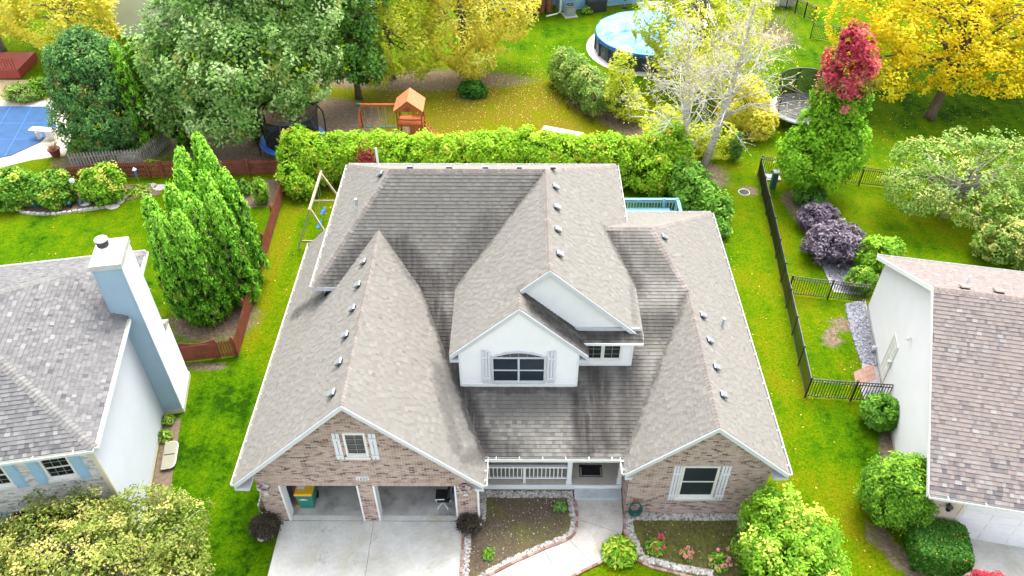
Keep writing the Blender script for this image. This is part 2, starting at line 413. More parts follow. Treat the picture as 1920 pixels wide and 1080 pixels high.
plain('grey_mat', (.34, .34, .36), .6, .12, 3, .3)
m_, nt_, b_ = _new('net')
b_.inputs['Base Color'].default_value = (.012, .014, .012, 1); b_.inputs['Roughness'].default_value = .8
tr_ = nt_.nodes.new('ShaderNodeBsdfTransparent'); mx_ = nt_.nodes.new('ShaderNodeMixShader')
nn_ = noise(nt_, 6, 2); L(nt_, math_(nt_, 'MULTIPLY_ADD', nn_, .25, .62), mx_.inputs[0])
L(nt_, tr_.outputs[0], mx_.inputs[1]); L(nt_, b_.outputs[0], mx_.inputs[2]); L(nt_, mx_.outputs[0], nt_.nodes['Material Output'].inputs['Surface'])
plain('pool_cover_blue', (.030, .085, .20), .6, .2, 1.2, .2)
plain('tarp_blue', (.12, .36, .74), .42, .4, 1.1, .35)
plain('tarp_edge', (.03, .15, .50), .35, .25, 3, .5)
plain('pool_wall', (.055, .065, .085), .4, .25, 3, .5)
plain('pool_deck', (.50, .455, .39), .8, .08, 2)
plain('terracotta', (.25, .06, .045), .6, .2, 3)
plain('bin_green', (.015, .20, .155), .45, .06, 3, .4)
plain('bin_yellow', (.72, .42, .02), .45, .06, 3, .4)
plain('paper', (.75, .74, .76), .7, .1, 20)
plain('rubber', (.015, .015, .016), .7, .2, 5)
plain('hose_green', (.015, .10, .085), .4, .25, 9, .45)
plain('blue_plastic', (.05, .22, .60), .4, .1, 4, .4)
plain('teal_glass', (.02, .13, .22), .2, .2, 6, .6)
plain('ac_grey', (.34, .37, .41), .45, .1, 4, .4)
plain('dark_box', (.03, .035, .045), .5, .2, 3, .4)
plain('utility_green', (.03, .12, .10), .5, .1, 3, .4)
plain('stone_light', (.62, .60, .56), .85, .15, 5)
plain('red_bow', (.45, .04, .05), .5, .2, 8)
plain('wreath_white', (.66, .64, .63), .7, .3, 18)
plain('mat_fabric', (.02, .02, .022), .9, .3, 10)
plain('mat_stone', (.40, .34, .30), .9, .4, 12)
plain('tan_stone', (.60, .50, .40), .85, .15, 4)
plain('barrel_brown', (.24, .10, .06), .7, .2, 4)
plain('clear_plastic', (.27, .27, .21), .25, .08, 2, .5)
plain('paver_red', (.36, .22, .17), .85, .2, 4)
plain('window_white_warm', (.75, .74, .70), .4, .03, 2, .4)
plain('bark', (.13, .10, .075), .9, .35, 7, .1, bmp=.5)
plain('bark_grey', (.24, .21, .18), .9, .35, 7, .1, bmp=.5)
m_, nt_, b_ = _new('birch_bark')
g_ = nt_.nodes.new('ShaderNodeNewGeometry'); mp_ = nt_.nodes.new('ShaderNodeMapping'); mp_.inputs['Scale'].default_value = (2, 2, 9); L(nt_, g_.outputs['Position'], mp_.inputs['Vector'])
L(nt_, ramp(nt_, [(.36, (.08, .07, .065)), (.46, (.50, .47, .44)), (.8, (.66, .64, .61))], noise(nt_, 1.6, 5, .7, mp_.outputs[0])), b_.inputs['Base Color']); b_.inputs['Roughness'].default_value = .8
plain('twig_white', (.58, .55, .52), .8, .2, 6)
plain('twig_grey', (.36, .32, .28), .85, .25, 6)

# ------------------------------------------------------------------ ground: one sheet to the horizon
def ell(X, Y, cx, cy, rx, ry, soft=.35, ang=0):
    c, s = math.cos(ang), math.sin(ang); x, y = X - cx, Y - cy
    d = np.sqrt(((x*c + y*s) / rx)**2 + ((-x*s + y*c) / ry)**2)
    return np.clip((1 + soft - d) / (2 * soft), 0, 1)
def seg(X, Y, a, b, r, soft=.5):
    a, b = np.array(a, float), np.array(b, float); d = b - a
    t = np.clip(((X-a[0])*d[0] + (Y-a[1])*d[1]) / (d @ d), 0, 1)
    q = np.hypot(X - a[0] - t*d[0], Y - a[1] - t*d[1])
    return np.clip((r*(1+soft) - q) / (2*soft*r), 0, 1)
xs = np.concatenate([np.linspace(-600, -60, 10)[:-1], np.linspace(-60, 60, 241), np.linspace(60, 600, 10)[1:]])
ys = np.concatenate([np.linspace(-300, -8, 8)[:-1], np.linspace(-8, 80, 177), np.linspace(80, 1200, 12)[1:]])
GX, GY = np.meshgrid(xs, ys)
hue = np.full(GX.shape, .42)
hue = np.maximum(hue, .95 * ell(GX, GY, -4, 29, 14, 6.5, .5))              # olive, leaf-strewn back lawn
hue -= .12 * ell(GX, GY, 2.5, 40, 6, 7, .5)                                 # lush lawn by the round pool
hue -= .10 * ell(GX, GY, -21, 14, 8, 6, .5)                                 # left neighbour's lawn
hue -= .27 * seg(GX, GY, (-10.8, -3), (-11.6, 5), 2.4, .5)  # strip between the houses: house shade painted into the lawn colour
hue += .35 * seg(GX, GY, (-12, 9), (-12.4, 20), .5, .6) + .10 * seg(GX, GY, (10.6, 0), (11.6, 12), 1.6, .5)
hue -= .30 * seg(GX, GY, (12.8, 1.5), (13, 4.4), 1.2, .6) - .3 * ell(GX, GY, 12.2, .2, .9, 2.2, .5)  # right house's shadow painted into the lawn, yellower patch beside it
hue += .05 * ell(GX, GY, 20, 19, 8, 5, .5)
hue -= .25 * ell(GX, GY, 30, 34, 12, 8, .6)
dirt = np.zeros(GX.shape)
for a in [ell(GX, GY, -16, 26.5, 5.5, 3.6, .4), ell(GX, GY, -13, 28.5, 4.5, 2.6, .4), .8*ell(GX, GY, -7, 33.8, 8, 1.6, .4), .7*ell(GX, GY, -24, 23.7, 3.5, 1.5, .4),
          .75*seg(GX, GY, (4.2, 31), (7.5, 27), 1.2, .5), .8*ell(GX, GY, 9.8, 22.3, 2.2, 2.0, .5), .7*ell(GX, GY, 12.8, 20.8, .6, .6, .5), .75*ell(GX, GY, -14, 10.4, 2.2, 1.6, .4),
          .7*seg(GX, GY, (-14.3, 7.5), (-12.8, 7.5), .35, .6), .9*ell(GX, GY, 14.0, 9.2, .5, .5, .5), .8*ell(GX, GY, 14.8, 10.2, .8, .45, .6), .5*ell(GX, GY, 15.1, 7.9, .7, .3, .6),
          .8*seg(GX, GY, (15.3, 5.2), (14.4, 2.6), .55, .5), .7*seg(GX, GY, (12.7, -.4), (13.6, -2), .5, .6), .8*seg(GX, GY, (15.2, 20), (16.2, 13.6), .9, .5), .4*seg(GX, GY, (-12.1, 9.2), (-12.3, 15), .22, .6),
          .6*ell(GX, GY, 18.5, 41, 2.5, 3, .5), .5*ell(GX, GY, 14.4, 27.4, 1.2, 1.0, .6), .6*ell(GX, GY, -6.6, 27.2, 1.5, .6, .6), .5*ell(GX, GY, -3.2, 31.3, 1.1, .8, .5), .55*seg(GX, GY, (8.6, 19.6), (10.5, 17.5), .6, .6)]:
    dirt = np.maximum(dirt, a)
gm = bpy.data.meshes.new('lawn')
nx, ny = len(xs), len(ys)
V = np.stack([GX.ravel(), GY.ravel(), np.zeros(nx * ny)], 1)
ii = np.arange(nx * ny).reshape(ny, nx)
Fq = np.stack([ii[:-1, :-1].ravel(), ii[:-1, 1:].ravel(), ii[1:, 1:].ravel(), ii[1:, :-1].ravel()], 1)
gm.from_pydata(V.tolist(), [], Fq.tolist())
for nm, arr in (('hue', hue), ('dirt', dirt)):
    gm.attributes.new(nm, 'FLOAT', 'POINT').data.foreach_set('value', np.clip(arr, 0, 1).ravel().astype(np.float32))
m_, nt_, b_ = _new('lawn')
n1 = noise(nt_, .42, 6, .6); n2 = noise(nt_, 3.2, 6, .7); n3 = math_(nt_, 'MULTIPLY_ADD', noise(nt_, 9, 5, .75), .5, math_(nt_, 'MULTIPLY', noise(nt_, 30, 3, .7), .5))
gq_ = nt_.nodes.new('ShaderNodeNewGeometry'); sq_ = nt_.nodes.new('ShaderNodeSeparateXYZ'); L(nt_, gq_.outputs['Position'], sq_.inputs[0])
mow = math_(nt_, 'MULTIPLY', math_(nt_, 'SINE', math_(nt_, 'MULTIPLY_ADD', sq_.outputs['X'], 6.6, math_(nt_, 'MULTIPLY', n1, 9.0))), .05)
h_ = math_(nt_, 'ADD', math_(nt_, 'ADD', attr(nt_, 'hue'), mow), math_(nt_, 'MULTIPLY_ADD', n1, 1.3, -.65)); h_ = math_(nt_, 'ADD', h_, math_(nt_, 'MULTIPLY_ADD', n2, .9, -.45), clamp=True)
cg = ramp(nt_, [(.0, (.016, .058, .001)), (.2, (.052, .135, .001)), (.42, (.092, .165, .001)), (.6, (.128, .172, .002)), (.8, (.155, .162, .004)), (1.0, (.175, .147, .012))], h_)
cg = mixc(nt_, .95, cg, ramp(nt_, [(.38, (.30, .36, .25)), (.5, (.88, .88, .88)), (.62, (1.45, 1.38, 1.2))], n3), 'MULTIPLY')
dm = math_(nt_, 'ADD', attr(nt_, 'dirt'), math_(nt_, 'MULTIPLY_ADD', n2, 1.1, -.62), clamp=True)
cd = ramp(nt_, [(.3, (.09, .062, .042)), (.55, (.20, .15, .105)), (.75, (.34, .28, .20))], noise(nt_, 7, 5, .7))
L(nt_, mixc(nt_, ramp(nt_, [(.28, (0, 0, 0)), (.55, (1, 1, 1))], dm), cg, cd), b_.inputs['Base Color'])
b_.inputs['Roughness'].default_value = .95; b_.inputs['Specular IOR Level'].default_value = .03
bump(nt_, b_, n3, .9, .06)
gm.materials.append(m_)
lawn = bpy.data.objects.new('lawn', gm); COL.objects.link(lawn); lawn['kind'] = 'structure'; ORG['lawn'] = (0, 0, 0)

# the street in front, beyond the lower edge of the picture
mb = MB(); mb.bb(-80, 80, -21, -12.5, -.05, .012); mb.build('street', 'asphalt', None, (0, 0, 0), kind='structure')
mb = MB(); mb.bb(-80, 80, -12.5, -12.3, -.05, .13); mb.build('kerb', 'concrete', None, (0, 0, 0), kind='structure')
mb = MB(); mb.bb(-80, 80, -11.0, -9.6, -.05, .016); mb.build('pavement', 'concrete', None, (0, 0, 0), kind='structure')
def sheet(name, pts, mat, z, kind='structure', org=(0, 0, 0), label=None, cat=None, parent=None):   # flat slab with a skirt
    mb = MB(); p = [(x, y, z - .05) for x, y in pts]
    if area2(pts) < 0: p = p[::-1]
    mb.prism(p, (0, 0, .05)); return mb.build(name, mat, parent, org, kind=kind, label=label, cat=cat)
def smooth_path(pts, n=6, closed=False):     # Catmull-Rom
    P = [np.array(p, float) for p in pts]; out = []
    m = len(P)
    rng = range(m if closed else m - 1)
    for i in rng:
        p0 = P[(i-1) % m] if closed or i > 0 else P[i]; p1 = P[i]; p2 = P[(i+1) % m]; p3 = P[(i+2) % m] if closed or i + 2 < m else p2
        for k in range(n):
            t = k / n
            out.append(tuple(.5*((2*p1) + (-p0+p2)*t + (2*p0-5*p1+4*p2-p3)*t*t + (-p0+3*p1-3*p2+p3)*t**3)))
    if not closed: out.append(tuple(P[-1]))
    return out
# ------------------------------------------------------------------ building kit
EXPO = .142
def plane_of(p0, up, slope):
    """roof plane through p0 rising by slope per metre towards plan direction up"""
    up = nrm(np.array([up[0], up[1], 0.]))[:2]
    return dict(p0=np.array(p0, float), h=up, e=np.array([up[1], -up[0]]), s=slope, k=math.sqrt(1 + slope * slope))
def pz(pl, x, y): return pl['p0'][2] + pl['s'] * ((x - pl['p0'][0]) * pl['h'][0] + (y - pl['p0'][1]) * pl['h'][1])
def p3(pl, x, y, w=0):
    n = nrm([-pl['h'][0]*pl['s'], -pl['h'][1]*pl['s'], 1]); return np.array([x, y, pz(pl, x, y)]) + n * w
SINGLE_MESH = {}
def roof_slope(mb, deck, pl, pieces, rng, singles=None, single_mat=None, house=None, single_parent=None, expo=EXPO, thick=.10, vary=.17):
    h, e, k, s = pl['h'], pl['e'], pl['k'], pl['s']
    n3 = nrm([-h[0]*s, -h[1]*s, 1]); e3 = np.array([e[0], e[1], 0.]); hs = np.array([h[0], h[1], s]) / k
    o3 = pl['p0']; org2 = o3[:2]
    def uv(p):
        d = np.array(p) - org2; return (float(d @ e), float(d @ h) * k)
    def P(u, v, w): return o3 + e3 * u + hs * v + n3 * w
    UV = []
    for pc in pieces:
        q = [uv(p) for p in pc]
        if area2(q) < 0: q = q[::-1]
        UV.append(q)
        ctr = [P(u, v, -.006) for u, v in q]
        deck.prism([c - np.array([0, 0, thick]) for c in ctr], (0, 0, thick))
    us = [p[0] for q in UV for p in q]; vs = [p[1] for q in UV for p in q]
    u0, u1, v0, v1 = min(us), max(us), min(vs), max(vs)
    nrow = int((v1 - v0) / expo) + 1
    for r in range(nrow):
        va = v0 + r * expo; vb = va + expo
        u = u0 - rng.random() * .3; raised = rng.random() < .5
        while u < u1:
            wd = rng.choice((.12, .14, .16, .18, .20, .22) if raised else (.08, .10, .12, .16, .20))
            lift = .023 if raised else .015
            rect = [(u, va), (u + wd, va), (u + wd, vb), (u, vb)]
            rv = min(1, max(0, rng.gauss(.60, vary) if raised else rng.gauss(.44, vary)))
            for q in UV:
                pp = clip_poly(rect, q)
                if len(pp) < 3 or abs(area2(pp)) < 1e-4: continue
                full = abs(area2(pp) - wd * expo) < 1e-6
                if singles is not None and full and len(singles) < 300:
                    key = (round(wd, 3), raised, single_mat, expo)
                    if key not in SINGLE_MESH:
                        b = MB(); lo = lift
                        b.hexa([(0, 0, -.004), (wd, 0, -.004), (wd, expo, -.004), (0, expo, -.004), (0, 0, lo), (wd, 0, lo), (wd, expo, .002), (0, expo, .002)])
                        b.MI[2] = 1
                        SINGLE_MESH[key] = b.mesh('shingle', [single_mat, 'shingle_edge'])
                    o = bpy.data.objects.new('shingle', SINGLE_MESH[key]); COL.objects.link(o); o.parent = single_parent
                    A = P(u, va, 0) - np.array(ORG[single_parent.name])
                    o.matrix_local = Matrix(((e3[0], hs[0], n3[0], A[0]), (e3[1], hs[1], n3[1], A[1]), (e3[2], hs[2], n3[2], A[2]), (0, 0, 0, 1)))
                    singles.append(o); continue
                n = len(pp); base = len(mb.V)
                for (a, b) in pp: mb.V.append(tuple(P(a, b, -.004)))
                for (a, b) in pp: mb.V.append(tuple(P(a, b, .002 + (lift - .002) * (1 - (b - va) / expo))))
                mb.F.append(tuple(base + n + i for i in range(n))); mb.R.append(rv); mb.MI.append(0)
                for i in range(n):
                    j = (i + 1) % n
                    low = abs(pp[i][1] - va) < 1e-5 and abs(pp[j][1] - va) < 1e-5
                    if abs(pp[i][1] - vb) < 1e-5 and abs(pp[j][1] - vb) < 1e-5: continue
                    mb.F.append((base + i, base + j, base + n + j, base + n + i)); mb.R.append(rv); mb.MI.append(1 if low else 0)
            u += wd; raised = not raised if rng.random() < .85 else raised
def ridge_caps(mb, a, b, n1, n2, rng, w=.15, step=.145):
    """overlapping cap shingles from a (low end) to b"""
    a, b = np.array(a, float), np.array(b, float); d = nrm(b - a); Ln = np.linalg.norm(b - a)
    ws = []
    for n in (n1, n2):
        q = np.cross(nrm(n), d)
        if q[2] > 0: q = -q
        ws.append(nrm(q))
    up = nrm(nrm(n1) + nrm(n2))
    for i in range(int(Ln / step)):
        p = a + d * (i * step); q = p + d * (step * 1.03); rv = min(1, max(0, rng.gauss(.5, .25)))
        c0, c1 = p + up * .030, q + up * .014
        l0, l1 = p + ws[0]*w + up*.026, q + ws[0]*w + up*.010
        r0, r1 = p + ws[1]*w + up*.026, q + ws[1]*w + up*.010
        lo = [x - up * .03 for x in (l0, c0, r0)]
        mb.add([l0, c0, r0, l1, c1, r1] + lo, [(0, 1, 4, 3), (1, 2, 5, 4), (6, 7, 1, 0), (7, 8, 2, 1)], rv)
def gutter(parent, a, b, out, straps=.75, mat='gutter_white', inside='gutter_inside'):
    """open trough along the eave from a to b; out = outward plan direction"""
    a, b = np.array(a, float), np.array(b, float); o = nrm(np.array([out[0], out[1], 0.])); d = b - a
    mb = MB(); Z = np.array([0, 0, 1.])
    if np.cross(d, o)[2] < 0: a, b = b, a; d = -d
    mb.obox(a - Z*.11, d, o*.12, Z*.008, mi=1)
    mb.obox(a - Z*.11 + o*.112, d, o*.012, Z*.115)
    mb.obox(a - Z*.11, d, o*.006, Z*.09)
    mb.obox(a - Z*.03 + o*.10, d, o*.03, Z*.014)
    u = nrm(d); Ln = np.linalg.norm(d)
    mb.obox(a - Z*.11, u*.01, o*.12, Z*.11); mb.obox(b - Z*.11 - u*.01, u*.01, o*.12, Z*.11)
    n = int(Ln / straps)
    for i in range(n + 1):
        mb.obox(a + u*(Ln*(i+.5)/(n+1)) - u*.015 - o*.02, u*.03, o*.14, Z*.012)
    return mb.build('gutter', [mat, inside], parent)
def frame_of(o, ux, n):
    return np.array(o, float), nrm(ux), nrm(n)
def siding_wall(parent, o, ux, n, poly, expo, mat, thick=.05):
    """backing slab + one board per course (poly: convex outline in (u, z))"""
    o, ux, n = frame_of(o, ux, n); Z = np.array([0, 0, 1.])
    if area2(poly) < 0: poly = poly[::-1]
    W = lambda u, z, w: o + ux*u + Z*z + n*w
    bk = MB(); flip = np.dot(np.cross(ux, Z), n) < 0
    pts = [W(u, z, -thick) for u, z in poly]
    if flip: pts = pts[::-1]
    bk.prism(pts, n * thick)
    wall = bk.build('wall', mat, parent)
    z0, z1 = min(p[1] for p in poly), max(p[1] for p in poly); u0, u1 = min(p[0] for p in poly)-.1, max(p[0] for p in poly)+.1
    for i in range(int((z1 - z0) / expo) + 1):
        a, b = z0 + i*expo, z0 + (i+1)*expo
        pp = clip_poly([(u0, a), (u1, a), (u1, b), (u0, b)], poly)
        if len(pp) < 3 or abs(area2(pp)) < .002: continue
        mb = MB(); m = len(pp)
        f = [W(u, z, .004 + .030 * (1 - (z - a) / expo)) for u, z in pp]; bkp = [W(u, z, .0005) for u, z in pp]
        fs = [tuple(range(m, 2*m))] + [(k, (k+1) % m, m + (k+1) % m, m + k) for k in range(m)]
        if flip: fs = [t[::-1] for t in fs]
        mb.add(bkp + f, fs); mb.build('siding_board', mat, wall)
    return wall
def brick_wall(parent, o, ux, n, poly, holes, rng, mats=('brick', 'brick_single', 'mortar'), singles=0, depth=.2, bl=.203, bh=.0677):
    o, ux, n = frame_of(o, ux, n); Z = np.array([0, 0, 1.])
    if area2(poly) < 0: poly = poly[::-1]
    flip = np.dot(np.cross(ux, Z), n) < 0
    W = lambda u, z, w: o + ux*u + Z*z + n*w
    us = sorted(set([min(p[0] for p in poly), max(p[0] for p in poly)] + [h[i] for h in holes for i in (0, 1)]))
    zs = sorted(set([min(p[1] for p in poly), max(p[1] for p in poly)] + [h[i] for h in holes for i in (2, 3)]))
    bk = MB()
    for i in range(len(us) - 1):
        for j in range(len(zs) - 1):
            cu, cz = (us[i]+us[i+1])/2, (zs[j]+zs[j+1])/2
            if any(h[0] < cu < h[1] and h[2] < cz < h[3] for h in holes): continue
            pp = clip_poly([(us[i], zs[j]), (us[i+1], zs[j]), (us[i+1], zs[j+1]), (us[i], zs[j+1])], poly)
            if len(pp) < 3: continue
            pts = [W(u, z, -depth) for u, z in pp]
            bk.prism(pts[::-1] if flip else pts, n * depth)
    wall = bk.build('brick_wall', mats[2], parent)
    mb = MB(); g = .010; cand = []
    z = zs[0]; row = 0
    while z < zs[-1]:
        za, zb = z + g/2, z + bh - g/2
        u = us[0] - (bl/2 if row % 2 else 0)
        while u < us[-1]:
            iv = [(u + g/2, u + bl - g/2)]
            for h in holes:
                if zb > h[2] and za < h[3]:
                    nv = []
                    for a, b in iv:
                        if b <= h[0] or a >= h[1]: nv.append((a, b)); continue
                        if a < h[0] - .02: nv.append((a, h[0]))
                        if b > h[1] + .02: nv.append((h[1], b))
                    iv = nv
            for a, b in iv:
                pp = clip_poly([(a, za), (b, za), (b, zb), (a, zb)], poly)
                if len(pp) < 3 or abs(area2(pp)) < 2e-4: continue
                if singles and abs(area2(pp) - (bl-g)*(bh-g)) < 1e-7 and row % 3 != 5: cand.append((a, za))
                else:
                    w0 = .007 + rng.random()*.004
                    pts = [W(q[0], q[1], .0005) for q in pp]
                    mb.prism(pts[::-1] if flip else pts, n * w0, rnd=rng.random(), bottom=False)
            u += bl
        z += bh; row += 1
    if cand:
        step = max(1, len(cand) // singles) if singles < len(cand) else 1
        keep = set(range(0, min(singles, len(cand))))          # lowest, nearest courses first
        b = MB(); b.bb(0, bl-g, -.011, -.0005, 0, bh-g); me = b.mesh('brick', mats[1])
        ang = math.atan2(ux[1], ux[0])
        for i, (a, za) in enumerate(cand):
            if i in keep and not flip: inst('brick', me, wall, W(a, za, 0), (0, 0, ang))
            else:
                pts = [W(a, za, .0005), W(a+bl-g, za, .0005), W(a+bl-g, za+bh-g, .0005), W(a, za+bh-g, .0005)]
                mb.prism(pts[::-1] if flip else pts, n * (.007 + rng.random()*.004), rnd=rng.random(), bottom=False)
    mb.build('brick_field', mats[0], wall, kind='stuff')
    return wall
def header(parent, o, ux, n, u0, u1, z, hgt, rng, arch=0.0, step=.0677, mat='brick'):
    """rowlock or soldier course over an opening, each brick on edge"""
    o, ux, n = frame_of(o, ux, n); Z = np.array([0, 0, 1.]); mb = MB(); m = int((u1 - u0) / step)
    st = (u1 - u0) / m
    for i in range(m):
        a = u0 + i*st + .005; t = (i + .5) / m * 2 - 1; dz = arch * (1 - t*t); sl = -2 * arch * t / ((u1-u0)/2) if arch else 0
        lean = -sl * hgt * .6
        for q in (0,):
            P = [o + ux*a + Z*(z+dz), o + ux*(a+st-.01) + Z*(z+dz), o + ux*(a+st-.01+lean) + Z*(z+dz+hgt), o + ux*(a+lean) + Z*(z+dz+hgt)]
            P = [p + n*.002 for p in P]
            if np.dot(np.cross(ux, Z), n) < 0: P = P[::-1]
            mb.prism(P, n * .018, rnd=rng.random()*.6 + .3)
    return mb.build('brick_header', mat, parent, kind='stuff')
def window(parent, o, ux, n, u0, u1, z0, z1, rows=2, cols=1, frame='window_white_warm', pane='pane_dark', arch=0.0, mull=None, sash=True, sill=None, depth=.05, fw=.07):
    """recess-backed window: frame, panes, rails, muntins; arch adds a fanlight above"""
    o, ux, n = frame_of(o, ux, n); Z = np.array([0, 0, 1.]); flip = np.dot(np.cross(ux, Z), n) < 0
    def B(mb, a, b, c, d, w0, w1):
        mb.hexa(_q(a, b, c, d, w0, w1))
    def _q(a, b, c, d, w0, w1):
        W = lambda u, z, w: o + ux*u + Z*z + n*w
        r = [W(a, c, w1), W(b, c, w1), W(b, c, w0), W(a, c, w0), W(a, d, w1), W(b, d, w1), W(b, d, w0), W(a, d, w0)]
        if flip: r = [r[1], r[0], r[3], r[2], r[5], r[4], r[7], r[6]]
        return r
    fr = MB()
    B(fr, u0-fw, u0, z0-fw, z1+fw, -.03, depth); B(fr, u1, u1+fw, z0-fw, z1+fw, -.03, depth)
    B(fr, u0, u1, z0-fw, z0, -.03, depth); B(fr, u0, u1, z1, z1+fw, -.03, depth)
    W_ = fr.build('window', frame, parent)
    nm = mull or 1
    for k in range(nm):
        a, b = u0 + (u1-u0)*k/nm, u0 + (u1-u0)*(k+1)/nm
        mid = (z0 + z1) / 2
        for (c, d, w) in ((z0, mid, .008), (mid, z1, .018)) if sash else ((z0, z1, .012),):
            pn = MB(); B(pn, a, b, c, d, w-.006, w); pn.build('pane', pane, W_)
        rl = MB()
        if k: ml = MB(); B(ml, a-.035, a+.035, z0, z1, .0, depth-.004); ml.build('mullion', frame, W_)
        if sash: mr = MB(); B(mr, a, b, mid-.025, mid+.025, .01, .034); mr.build('meeting_rail', frame, W_)
        B(rl, a, b, z0, z0+.05, .0, .030)
        rl.build('sash_rail', frame, W_)
        if rows > 1 or cols > 1:
            gr = MB()
            for i in range(1, cols): x = a + (b-a)*i/cols; B(gr, x-.009, x+.009, z0, z1, .019, .024)
            for i in range(1, rows):
                y = z0 + (z1-z0)*i/rows
                if abs(y-mid) > .02 or not sash: B(gr, a, b, y-.009, y+.009, .0185, .0235)
            if gr.V: gr.build('muntin', 'grille', W_)
    if arch:
        m = 12; zt = z1 + fw; pts, outp = [], []
        for i in range(m + 1):
            t = i / m * 2 - 1; pts.append((u0 + (u1-u0)*i/m, zt + arch*(1-t*t))); outp.append((u0-fw + (u1-u0+2*fw)*i/m, zt + (arch+fw)*(1-t*t)))
        W = lambda u, z, w: o + ux*u + Z*z + n*w
        pn = MB(); q = [W(u0, zt, .006)] + [W(u, z, .006) for u, z in pts[1:-1]] + [W(u1, zt, .006)]
        pn.prism(q[::-1] if not flip else q, n * .006); pn.build('fanlight', pane, W_)
        rim = MB()
        for i in range(m):
            a, b, c, d = pts[i], pts[i+1], outp[i+1], outp[i]
            q = [W(*a, -.02), W(*b, -.02), W(*c, -.02), W(*d, -.02)]
            rim.prism(q if not flip else q[::-1], n * (depth + .02))
        rim.build('arch_trim', frame, W_)
        gr = MB()
        for i in range(2, m, 2): B(gr, pts[i][0]-.008, pts[i][0]+.008, zt, pts[i][1], .013, .02)
        gr.build('muntin', 'grille', W_)
    if sill:
        sl = MB(); B(sl, u0-fw-.05, u1+fw+.05, z0-fw-.10, z0-fw-.002, -.02, .11); sl.build('sill', sill, W_)
    return W_
def shutter(parent, o, ux, n, u0, u1, z0, z1, mat='shutter_white', boards=3, slope=0.0, panel=False):
    o, ux, n = frame_of(o, ux, n); Z = np.array([0, 0, 1.]); flip = np.dot(np.cross(ux, Z), n) < 0
    W = lambda u, z, w: o + ux*u + Z*z + n*w
    S = None
    if panel:
        mb = MB(); P = [W(u0, z0, .004), W(u1, z0, .004), W(u1, z1, .004), W(u0, z1, .004)]
        mb.prism(P[::-1] if flip else P, n*.02); S = mb.build('shutter', mat, parent)
        m = (z0+z1)/2 + (z1-z0)*.05
        for (a, b) in ((z0+.08, m-.04), (m+.04, z1-.08)):
            mb = MB(); P = [W(u0+.06, a, .026), W(u1-.06, a, .026), W(u1-.06, b, .026), W(u0+.06, b, .026)]
            mb.prism(P[::-1] if flip else P, n*.014); mb.build('panel', mat, S)
        return S
    mb = MB()
    for zz in (z0 + (z1-z0)*.14, z0 + (z1-z0)*.78):
        P = [W(u0+.005, zz-.05, .026), W(u1-.005, zz-.05, .026), W(u1-.005, zz+.05, .026), W(u0+.005, zz+.05, .026)]
        mb.prism(P[::-1] if flip else P, n*.02)
    S = mb.build('shutter', mat, parent); bw = (u1-u0) / boards
    for i in range(boards):
        a, b = u0 + i*bw + .014, u0 + (i+1)*bw - .014
        za, zb = z1 + slope*(a-u0), z1 + slope*(b-u0)
        mb = MB(); P = [W(a, z0, .003), W(b, z0, .003), W(b, zb, .003), W(a, za, .003)]
        mb.prism(P[::-1] if flip else P, n*.022); mb.build('shutter_board', mat, S)
    return S
def rake(parent, a, b, drop=.20, th=.035, n=(0, -1, 0), mat='trim_grey_white', name='rake_board'):
    a, b = np.array(a, float), np.array(b, float); n = nrm(n); mb = MB(); Z = np.array([0, 0, 1.])
    P = [a - Z*drop, b - Z*drop, b, a]
    if np.dot(np.cross(P[1]-P[0], P[2]-P[1]), n) < 0: P = P[::-1]
    mb.prism([p for p in P], n*th); return mb.build(name, mat, parent)
def roof_vent(parent, pl, x, y, mat='vent_metal', size=.25, ang=0):
    """low box vent with a sloped hood standing on the slope"""
    n = nrm([-pl['h'][0]*pl['s'], -pl['h'][1]*pl['s'], 1]); u = np.array([pl['e'][0], pl['e'][1], 0.]); v = nrm([pl['h'][0], pl['h'][1], pl['s']])
    c = p3(pl, x, y, .01); s = size / 2; mb = MB()
    mb.obox(c - u*s*.8 - v*s*.7, u*s*1.6, v*s*1.5, n*.09, mi=1)
    mb.hexa([c - u*s - v*s + n*.07, c + u*s - v*s + n*.07, c + u*s + v*s + n*.07, c - u*s + v*s + n*.07, c - u*s*.9 - v*s + n*.15, c + u*s*.9 - v*s + n*.15, c + u*s*.9 + v*s*.8 + n*.11, c - u*s*.9 + v*s*.8 + n*.11])
    mb.MI[-4] = 1
    return mb.build('roof_vent', [mat, 'vent_dark'], parent)
def roof_pipe(parent, pl, x, y, h=.45, r=.055, mat='pipe_metal'):
    c = p3(pl, x, y, -.02); n = nrm([-pl['h'][0]*pl['s'], -pl['h'][1]*pl['s'], 1]); mb = MB()
    mb.lathe([(r*2.2, -.02), (r*1.3, .10), (r, .13), (r, h), (r*.8, h)], c, 10)
    mb.tube([c + n*.012, c + n*.022], [r*3, r*2.8], 10)
    return mb.build('vent_pipe', mat, parent, smooth=False)
# ------------------------------------------------------------------ the main house
rng = random.Random(4)
house = thing('brick_house', 'brick house with weathered grey shingle gables, white dormers and an open two bay garage', 'house', (0, 5, 0))
xl, xr, ze, pg, yf = -9.434, -1.155, 2.936, .985, -.485
xl2, xr2, pw, yf2 = 3.59, 9.086, .90, -.016
yp, qp = .673, .427
E2, xL, yF, pF, pL, yB = 5.494, -7.746, 6.525, .99, 1.1, 14.84
xcl, xcr, pc, yg1, yg2, xlr = -2.379, 4.373, .93, 3.83, 2.98, 2.387
xg, zg = (xl + xr) / 2, ze + pg * (xr - xl) / 2
xg2, zg2 = (xl2 + xr2) / 2, ze + pw * (xr2 - xl2) / 2
xc = (xcl + xcr) / 2; zR = E2 + pc * (xcr - xcl) / 2
yR = yF + (zR - E2) / pF; xR = xL + (zR - E2) / pL
xd = (xcl + xlr) / 2; zd = E2 + pc * (xlr - xcl) / 2
yj = yF + (zg - E2) / pF; yj2 = yp + (zg2 - ze) / qp
